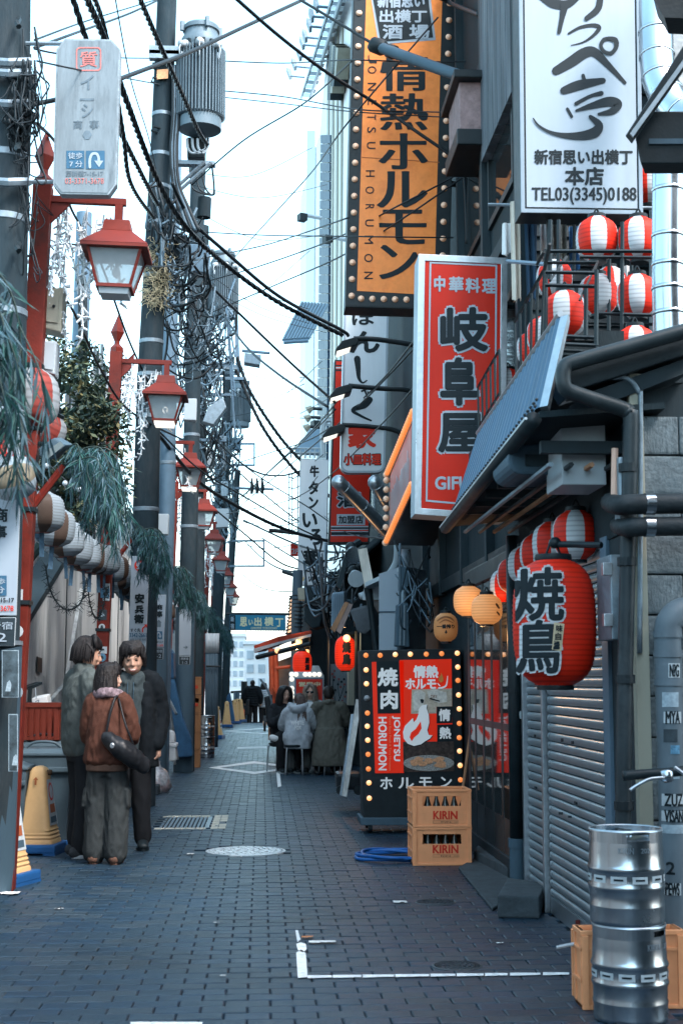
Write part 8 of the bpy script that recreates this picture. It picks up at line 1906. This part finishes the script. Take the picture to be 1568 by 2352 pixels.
for a in arms:limb(mb,[(a[0][0]*.6,.01,1.45),a[0],a[1],Vector(a[1]).lerp(Vector(a[2]),.85)],[.07,.09,.085,.06],14)
skinned(mb,'jacket',JKT,t,.013,3,.009,15,5)
mb=MB()
for l in legs:limb(mb,l,[.105,.085,.08],14)
torso(mb,[(0,0,.78,.16,.115),(0,0,.92,.165,.12)]);skinned(mb,'trousers',PANT,t,.013,2,.006,8,6)
for l in legs:shoe(t,l[2],(.1,-1),fabric('sneaker_dark',(.035,.04,.045))if l is legs[0]else bpy.data.materials['sneaker_dark'],BOXW)
done(t,(.95,.95,.985))

# --- woman with brown jacket and shoulder bag
t=person('woman in a brown jacket and baggy trousers carrying a black shoulder bag',(P(248,1700,11.4).x,11.4,0),172)
hd=(0,-.03,1.475);rot=RZ(-68)
arms=[[(-.15,0,1.27),(-.215,-.05,1.03),(-.1,-.2,.98)],[(.15,0,1.27),(.195,-.06,1.02),(.05,-.22,1.0)]];legs=[[(-.085,0,.82),(-.095,-.01,.45),(-.1,.02,.1)],[(.085,0,.82),(.095,-.02,.45),(.11,.0,.1)]]
mb=MB();limbs_body(mb,(0,0,1.27),arms,legs,(0,-.02,1.39),(0,0,.84));q=head(mb,hd,rot,.98)
hand(mb,arms[0][2],(1,-.1,.1),(0,-1,0),.7,.92);hand(mb,arms[1][2],(-1,-.1,.1),(0,-1,0),.7,.92)
skinned(mb,'body',SKIN2,t,.0085,2);face_bits(q,rot,t,.98)
mb=MB();mb.ball(q(0,.03,.03),(.1,.108,.112),20,14,rot)
for k in range(15):
    an=R_(-35+k*250/14);x,y=math.cos(an)*.088,.025+math.sin(an)*.095
    limb(mb,[q(x*.8,y*.8,.09),q(x,y,.0),q(x*1.08,y*1.08,-.1),q(x*.98,y*1.0,-.185-.03*(k%3))],[.035,.036,.034,.012],8,3)
for k in range(7):
    u=-1+k/3;limb(mb,[q(u*.04,-.05,.132),q(u*.07,-.092+abs(u)*.03,.09),q(u*.078,-.1+abs(u)*.03,.04)],[.018,.017,.008],8,3)
skinned(mb,'hair',HAIRB,t,.009,2);strands(t,q,.2,HAIRD,210,50,.112,3)
BRN=fabric('jacket_brown',(.075,.03,.02));CARGO=fabric('cargo_charcoal',(.028,.034,.036))
mb=MB();torso(mb,[(0,.0,.79,.2,.15),(0,0,.82,.225,.175),(0,.005,.95,.205,.17),(0,.01,1.12,.178,.145),(0,.01,1.24,.165,.12),(0,.005,1.31,.13,.1),(0,0,1.36,.075,.07)])
for a in arms:limb(mb,[(a[0][0]*.6,.01,1.29),a[0],a[1],Vector(a[1]).lerp(Vector(a[2]),.9)],[.07,.088,.088,.055],14)
skinned(mb,'jacket',BRN,t,.012,3,.009,15,8)
mb=MB();torso(mb,[(0,0,.735,.2,.15),(0,0,.8,.205,.155)]);skinned(mb,'jacket_hem',fabric('hem_brown',(.1,.06,.045)),t,.012,2)
SCF=M('plaid_scarf',(.2,.15,.17),.9,var=.9,scale=24,bump=.3)
mb=MB();limb(mb,[(-.12,.02,1.35),(-.02,.1,1.37),(.1,.06,1.36),(.12,-.03,1.35),(.03,-.1,1.34),(-.1,-.06,1.34),(-.12,.02,1.35)],[(.03,.042)]*7,12);skinned(mb,'scarf',SCF,t,.011,2,.004,14,4)
mb=MB()
for l in legs:limb(mb,[(l[0][0],l[0][1],l[0][2]-.09),l[1],l[2]],[.108,.112,.108],16)
torso(mb,[(0,0,.7,.16,.12),(0,0,.78,.15,.11)])
for s_ in(-1,1):mb.box((s_*.205,0,.52),(.04,.12,.15))
skinned(mb,'cargo_trousers',CARGO,t,.012,3,.01,14,9)
UGG=fabric('suede_tan',(.13,.07,.05))
for l in legs:shoe(t,l[2],(.05,-1),UGG,UGG,.26,.055,.09)
mb=MB();limb(mb,[(-.04,.19,1.0),(-.2,.19,.91),(-.36,.06,.79)],[(.06,.06),(.085,.085),(.07,.07)],14)
bagm=M('bag_leather',(.012,.014,.017),.38,var=.3,bump=.3,bs=40)
skinned(mb,'shoulder_bag',bagm,t,.012,3,.01,8,3)
MB().tube(cr([(-.04,.2,1.05),(-.07,.19,1.2),(-.1,.12,1.33),(-.11,.03,1.32)],5),.012,6).build('bag_strap',bagm,t,smooth=True);MB().tube(cr([(-.33,.12,.86),(-.22,.17,1.1),(-.12,.08,1.32)],5),.01,6).build('bag_strap',bagm,t,smooth=True)
for x in(-.12,-.24):MB().lathe((x,.285-abs(x+.12)*.4,.95+(x+.12)*.6),[(.016,-.004),(.022,0),(.016,.004)],14,axis='Y').build('ring',ALU,t)
done(t,(.82,.9,.965))

# ================================================================== seated group
TB=thing('dining_table','low dark table with a pale top between the seated diners','table',P(735,1720,22.9));c=TB.location
tx0,tx1=P(652,1650,22.5).x,P(796,1650,22.5).x
MB().bb(tx0,tx1,22.35,23.0,.68,.71).build('table_top',BOXW,TB,bev=.006)
for x in(tx0+.05,tx1-.05):
    for yy in(22.42,22.93):MB().bb(x-.025,x+.025,yy-.025,yy+.025,0,.68).build('leg',BLACKM,TB)
for lb,dx,m in(('white saucer on the dining table',.25,BOXW),('dark bottle on the dining table',.45,BOT),('small glass on the dining table',.62,GALV)):
    o=MB().lathe((tx0+dx,22.6,.71),[(.03,0),(.034,.05),(.03,.09)]if m is not BOT else[(.03,0),(.03,.14),(.012,.2),(.012,.23)],12).build('saucer' if m is BOXW else 'bottle' if m is BOT else 'glass',m,smooth='auto');tag(o,lb,'tableware')
def stool():
    t=thing('stool','x','stool',(0,0,0),'round pipe stools of the seated group');MB().lathe((0,0,.42),[(.15,0),(.16,.01),(.16,.03),(.14,.04),(.001,.04)],20).build('seat',BLACKM,t,smooth='auto')
    for k in range(4):
        a=math.pi/4+k*math.pi/2;MB().tube(cr([(.04*math.cos(a),.04*math.sin(a),.41),(.14*math.cos(a),.14*math.sin(a),.405),(.165*math.cos(a),.165*math.sin(a),.36),(.185*math.cos(a),.185*math.sin(a),0)],5),.012,8).build('leg',ALU,t,smooth=True)
    return t
s0=stool();s0.location=(P(676,1700,21.9).x,21.95,0);s0['label']='pipe stool under the girl in the printed gray hoodie'
copy_tree(s0,(P(757,1700,22.0).x,22.0,0),.3,'pipe stool under the man in the long gray coat');copy_tree(s0,(P(640,1700,22.75).x,22.75,0),.6,'pipe stool under the woman in black');copy_tree(s0,(P(712,1700,23.5).x,23.5,0),.2,'pipe stool behind the table under the woman in sunglasses')
def seated(label,px,Y,rz,skin,hair_mat,hair_fn,top,top_mat,legs_mat,arms,hd,rot,s=1.,shades=False,lean=.0,hands=True,pelz=.5,legs=None,coat=False,extra=None,closed=False):
    t=person(label,(P(px,1700,Y).x,Y,0),rz,None);sy=-lean;shz=pelz+.5
    legs=legs or[[(-.09,-.02,pelz),(-.12,-.4,pelz+.02),(-.12,-.36,.1)],[(.09,-.02,pelz),(.12,-.4,pelz+.02),(.12,-.34,.1)]]
    mb=MB();torso(mb,[(0,.02,pelz-.08,.15,.11),(0,.02,pelz+.02,.15,.1),(0,sy*.5,pelz+.25,.13,.09),(0,sy*.9,pelz+.42,.16,.1),(0,sy,shz,.14,.075),(0,sy,shz+.04,.06,.05)])
    limb(mb,[(0,sy,shz),Vector(hd)+Vector((0,.01,-.08))],[.053,.048],12)
    for a in arms:limb(mb,a,[.046,.04,.026],12)
    for l in legs:limb(mb,l,[.08,.06,.04],12)
    q=head(mb,hd,rot,s)
    if hands:
        for a,hp in zip(arms,hands):hand(mb,a[2],hp[0],hp[1],hp[2],.95)
    skinned(mb,'body',skin,t,.0095,2)
    face_bits(q,rot,t,s,shades=shades,closed=closed)
    mb=MB();hair_fn(mb,q,rot);skinned(mb,'hair',hair_mat,t,.011,2)
    mb=MB()
    R=[(0,.02,pelz-.1,.2,.16),(0,.01,pelz+.1,.2,.155),(0,sy*.5,pelz+.25,.19,.145),(0,sy*.9,pelz+.42,.19,.13),(0,sy,shz+.02,.15,.1),(0,sy,shz+.07,.075,.07)]
    torso(mb,R)
    for a in arms:limb(mb,[Vector(a[0])*.65+Vector((0,sy*.35,(shz+.01)*.35)),a[0],a[1],Vector(a[1]).lerp(Vector(a[2]),.85)],[.07,.078,.07,.05],14)
    if extra:extra(mb,t,sy,shz,pelz)
    skinned(mb,top,top_mat,t,.014,3,.009,15,px%7)
    mb=MB()
    for l in legs:limb(mb,l,[.105,.09,.075],14)
    skinned(mb,'trousers',legs_mat,t,.014,2,.006,8,3)
    for l in legs:shoe(t,l[2],(0,-1),BLACKM if not shades else BOXW,BOXW)
    done(t);return t
def long_hair(L,wd=.1,front=True):
    def fn(mb,q,rot):
        mb.ball(q(0,.028,.032),(.094,.102,.106),18,12,rot)
        for k in range(15):
            an=R_(-48+k*276/14);x,y=math.cos(an)*wd,.02+math.sin(an)*.095
            limb(mb,[q(x*.75,y*.8,.085),q(x*.98,y,.0),q(x*1.1,y*1.05,-.12),q(x*1.15,y*.95+.01,-L)],[.032,.034,.034,.016],8,3)
        for s_ in(-1,1):limb(mb,[q(s_*.01,-.05,.13),q(s_*.055,-.082,.085),q(s_*.082,-.055,.0),q(s_*.09,-.04,-.1)],[.02,.018,.022,.02],8,3)
    return fn
def short_hair(mb,q,rot):
    mb.ball(q(0,.022,.032),(.086,.1,.1),18,12,rot);mb.ball(q(0,.045,-.02),(.074,.066,.07),14,10,rot)
BLK=fabric('top_black',(.012,.015,.019))
def faceto(y,p=0):return RZ(y)@Matrix.Rotation(R_(p),3,'X')
seated('woman with long black hair in black eating at the table',651,22.75,12,SKIN2,HAIRB,long_hair(.27),'sweater',BLK,PANT,[[(-.17,-.04,.98),(-.23,-.16,.76),(-.05,-.3,.9)],[(.17,-.04,.98),(.22,-.16,.76),(.06,-.32,.88)]],(0,-.1,1.21),faceto(4,14),1.,lean=.05,hands=[((.3,-.4,.8),(-.6,-.6,.2),.7),((-.1,-.3,1),(.6,-.6,0),.25)],closed=True)
o=MB().box(P(659,1641,22.42),(.05,.04,.05)).build('snack',BAGW,bev=.01);tag(o,'white snack held by the woman in black','snack');o=MB().prism([P(655,1646,22.4),P(663,1644,22.4),P(665,1664,22.4),P(659,1664,22.4)],(0,.01,0)).build('napkin',M('napkin_olive',(.35,.35,.24),.9,var=.2,bump=.2));tag(o,'pale napkin hanging from the hand of the woman in black','napkin')
GRJ=fabric('jacket_pale_grey',(.3,.34,.37));HOODG=fabric('hoodie_pale_grey',(.34,.38,.42));COATG=fabric('coat_grey_olive',(.105,.105,.09));GREYT=fabric('trousers_grey',(.09,.1,.1))
def tee(mb,t,sy,shz,pelz):MB().prism([(-.06,sy-.14,shz-.15),(.06,sy-.14,shz-.15),(.05,sy-.115,shz+.04),(-.05,sy-.115,shz+.04)],(0,.02,0)).build('white_shirt',BAGW,t)
seated('woman with long ash-blond hair and sunglasses behind the table',712,23.5,-4,SKIN2,HAIRBL,long_hair(.36,.095),'jacket',GRJ,GREYT,[[(-.17,-.03,1.02),(-.24,-.14,.8),(-.08,-.32,.76)],[(.17,-.03,1.02),(.24,-.14,.8),(.1,-.32,.76)]],(0,-.08,1.24),faceto(0,6),1.,shades=True,lean=.04,hands=[((.2,-1,0),(0,0,1),.3),((-.2,-1,0),(0,0,1),.3)],pelz=.54,extra=tee)
def pony(mb,q,rot):
    mb.ball(q(0,.024,.03),(.088,.1,.1),18,12,rot)
    for dx in(-.02,0,.025):limb(mb,[q(dx,.09,.04),q(dx*1.5,.13,.0),q(dx*2,.13,-.15),q(dx*2.6,.12,-.38)],[.03,.035,.034,.014],10,4)
def hoodx(mb,t,sy,shz,pelz):
    limb(mb,[(-.12,sy+.02,shz+.05),(-.05,sy+.13,shz+.0),(.05,sy+.13,shz+.0),(.12,sy+.02,shz+.05)],[.045,.06,.06,.045],12);mb.ball((0,sy*.4+.03,pelz+.06),(.235,.185,.16),16,12)
tg=seated('girl with a brown ponytail in a gray hoodie printed on the back',683,22.0,176,SKIN2,HAIRBR,pony,'hoodie',HOODG,GREYT,[[(-.165,-.08,.93),(-.24,-.2,.72),(-.06,-.36,.76)],[(.165,-.08,.93),(.24,-.2,.72),(.06,-.36,.76)]],(-.02,-.2,1.1),faceto(15,22),.97,lean=.12,hands=[((.3,-1,0),(0,0,1),.4),((-.3,-1,0),(0,0,1),.4)],pelz=.5,extra=hoodx)
# print on the hoodie back (follows the rounded back)
def backpl(px,py):
    c0=P(px,py,21.8);dx=(c0.x-tg.location.x);dz=c0.z-.62;return Vector((c0.x,21.775+dx*dx*1.6+dz*dz*.9-.02,c0.z))
for w_,r in(('WHITE',(668,1655,698,1665)),('FOX',(676,1666,692,1676))):
    mb=ftext(MB(),w_,r,backpl,.05);o=mb.build('print_lettering',BAGW,None);
    rzt=tg.rotation_euler.z;o.parent=tg;o.matrix_parent_inverse=Matrix.Translation(tg.location).to_4x4().inverted()if False else(Matrix.Translation(tg.location)@Matrix.Rotation(rzt,4,'Z')).inverted()
def coattail(mb,t,sy,shz,pelz):
    torso(mb,[(0,.1,.14,.29,.19),(0,.08,.3,.28,.2),(0,.05,.5,.25,.19),(0,.02,.7,.215,.165)]);limb(mb,[(-.1,sy+.01,shz+.08),(0,sy+.08,shz+.1),(.1,sy+.01,shz+.08)],[.035,.04,.035],10)
seated('man with cropped hair in a long gray-olive coat, his back to the camera',757,22.05,184,SKIN,HAIRD,short_hair,'coat',COATG,PANT,[[(-.2,-.06,1.02),(-.29,-.16,.78),(-.1,-.38,.78)],[(.2,-.06,1.02),(.29,-.16,.78),(.1,-.38,.78)]],(0,-.16,1.21),faceto(-10,22),1.0,lean=.1,hands=[((.3,-1,0),(0,0,1),.4),((-.3,-1,0),(0,0,1),.4)],pelz=.5,extra=coattail)
seated('diner with dark hair half hidden behind the coated man',738,24.4,10,SKIN,HAIRB,short_hair,'jacket',BLK,PANT,[[(-.17,-.04,1.02),(-.23,-.14,.78),(-.08,-.3,.76)],[(.17,-.04,1.02),(.23,-.14,.78),(.08,-.3,.76)]],(0,-.08,1.24),faceto(5,10),1.,lean=.04,hands=None,pelz=.5)
# bag on the stool by the woman in black
mb=MB();c=P(628,1690,22.3);limb(mb,[c+Vector((-.03,0,-.03)),c+Vector((.05,0,-.05))],[(.04,.05),(.035,.04)],12);o=skinned(mb,'white_bag',BAGW,None,.012,2,.01,8,1);tag(o,'crumpled white bag on the stool edge by the woman in black','bag')
# pram behind the woman in black
pr=thing('pram','dark pushchair parked behind the woman in black','pushchair',P(614,1640,24));
for px,py,r in((608,1662,.13),(622,1668,.1)):MB().lathe(P(px,py,23.9),[(r*.78,-.02),(r,-.02),(r,.02),(r*.78,.02)],20,axis='X').build('wheel',BLACKM,pr);MB().tube([P(px,py,23.9)+Vector((-.03,0,0)),P(px,py,23.9)+Vector((.03,0,0))],.04,8).build('hub',BULBOFF,pr)
MB().tube(cr([P(598,1560,23.9),P(615,1585,23.9),P(624,1620,23.9),P(610,1660,23.9)],5),.02,6).build('frame',GALV,pr);MB().prism([P(606,1600,23.9),P(626,1595,23.9),P(628,1650,23.9),P(612,1650,23.9)],(0,.35,0)).build('seat',BAGM,pr,bev=.03)
# --- walkers beyond the crest
def walker(label,px,Y,rz,top_mat,hair_mat,hair_fn,s=1.,step=.18,puff=True,gz=-.28):
    t=person(label,(P(px,1600,Y).x,Y,gz),rz);hd=(0,-.02,1.6);rot=faceto(0,0)
    arms=[[(-.2,0,1.4),(-.3,.06,1.14),(-.3,-.04,.9)],[(.2,0,1.4),(.3,-.02,1.14),(.27,-.14,.92)]];legs=[[(-.09,0,.9),(-.1,-step*.6,.5),(-.1,-step,.1)],[(.09,0,.9),(.1,step*.1,.5),(.1,step,.14)]]
    mb=MB();limbs_body(mb,(0,0,1.4),arms,legs,(0,-.02,1.52),(0,0,.92));q=head(mb,hd,rot)
    for a,s_ in zip(arms,(-1,1)):hand(mb,a[2],(0,-.2,-1),(s_,0,0),.5)
    skinned(mb,'body',SKIN,t,.012,2);face_bits(q,rot,t);mb=MB();hair_fn(mb,q,rot);skinned(mb,'hair',hair_mat,t,.014,2)
    mb=MB()
    for k in range(8):z=.82+k*.085;mb.ball((0,.01,z),(.25-.004*k,.18,.062),18,8)
    torso(mb,[(0,0,.8,.2,.13),(0,0,1.3,.21,.14),(0,0,1.46,.14,.1),(0,0,1.54,.075,.07)])
    for a in arms:limb(mb,[(a[0][0]*.6,0,1.42),a[0],a[1],Vector(a[1]).lerp(Vector(a[2]),.9)],[.08,.1,.09,.07],12)
    skinned(mb,'puffer_jacket',top_mat,t,.018,2,.006,8,1)
    mb=MB()
    for l in legs:limb(mb,l,[.115,.095,.085],12)
    skinned(mb,'trousers',PANT,t,.018,2,.005,8,2)
    for l in legs:shoe(t,l[2],(0,-1),BLACKM,BLACKM)
    t.scale=(s,)*3;done(t);return t
walker('man in a black puffer jacket walking away over the crest',580,53.2,180,COAT,HAIRB,short_hair,1.02)
walker('woman in a pale blue puffer jacket walking away beside the pushchair',606,53.5,190,fabric('puffer_pale',(.4,.46,.52)),HAIRB,long_hair(.3),.96,.14)
o=MB().prism([P(566,1607,52.9),P(573,1605,52.9),P(572,1640,52.9),P(560,1646,52.9)],(0,.2,0)).build('carrier_bag',BAGM,bev=.04);tag(o,'dark carrier bag held by the man walking away','bag')
for l_ in[o_ for o_ in bpy.data.objects if o_.type=='EMPTY' and o_.get('label')=='x']:print('UNLABELLED',l_.name)
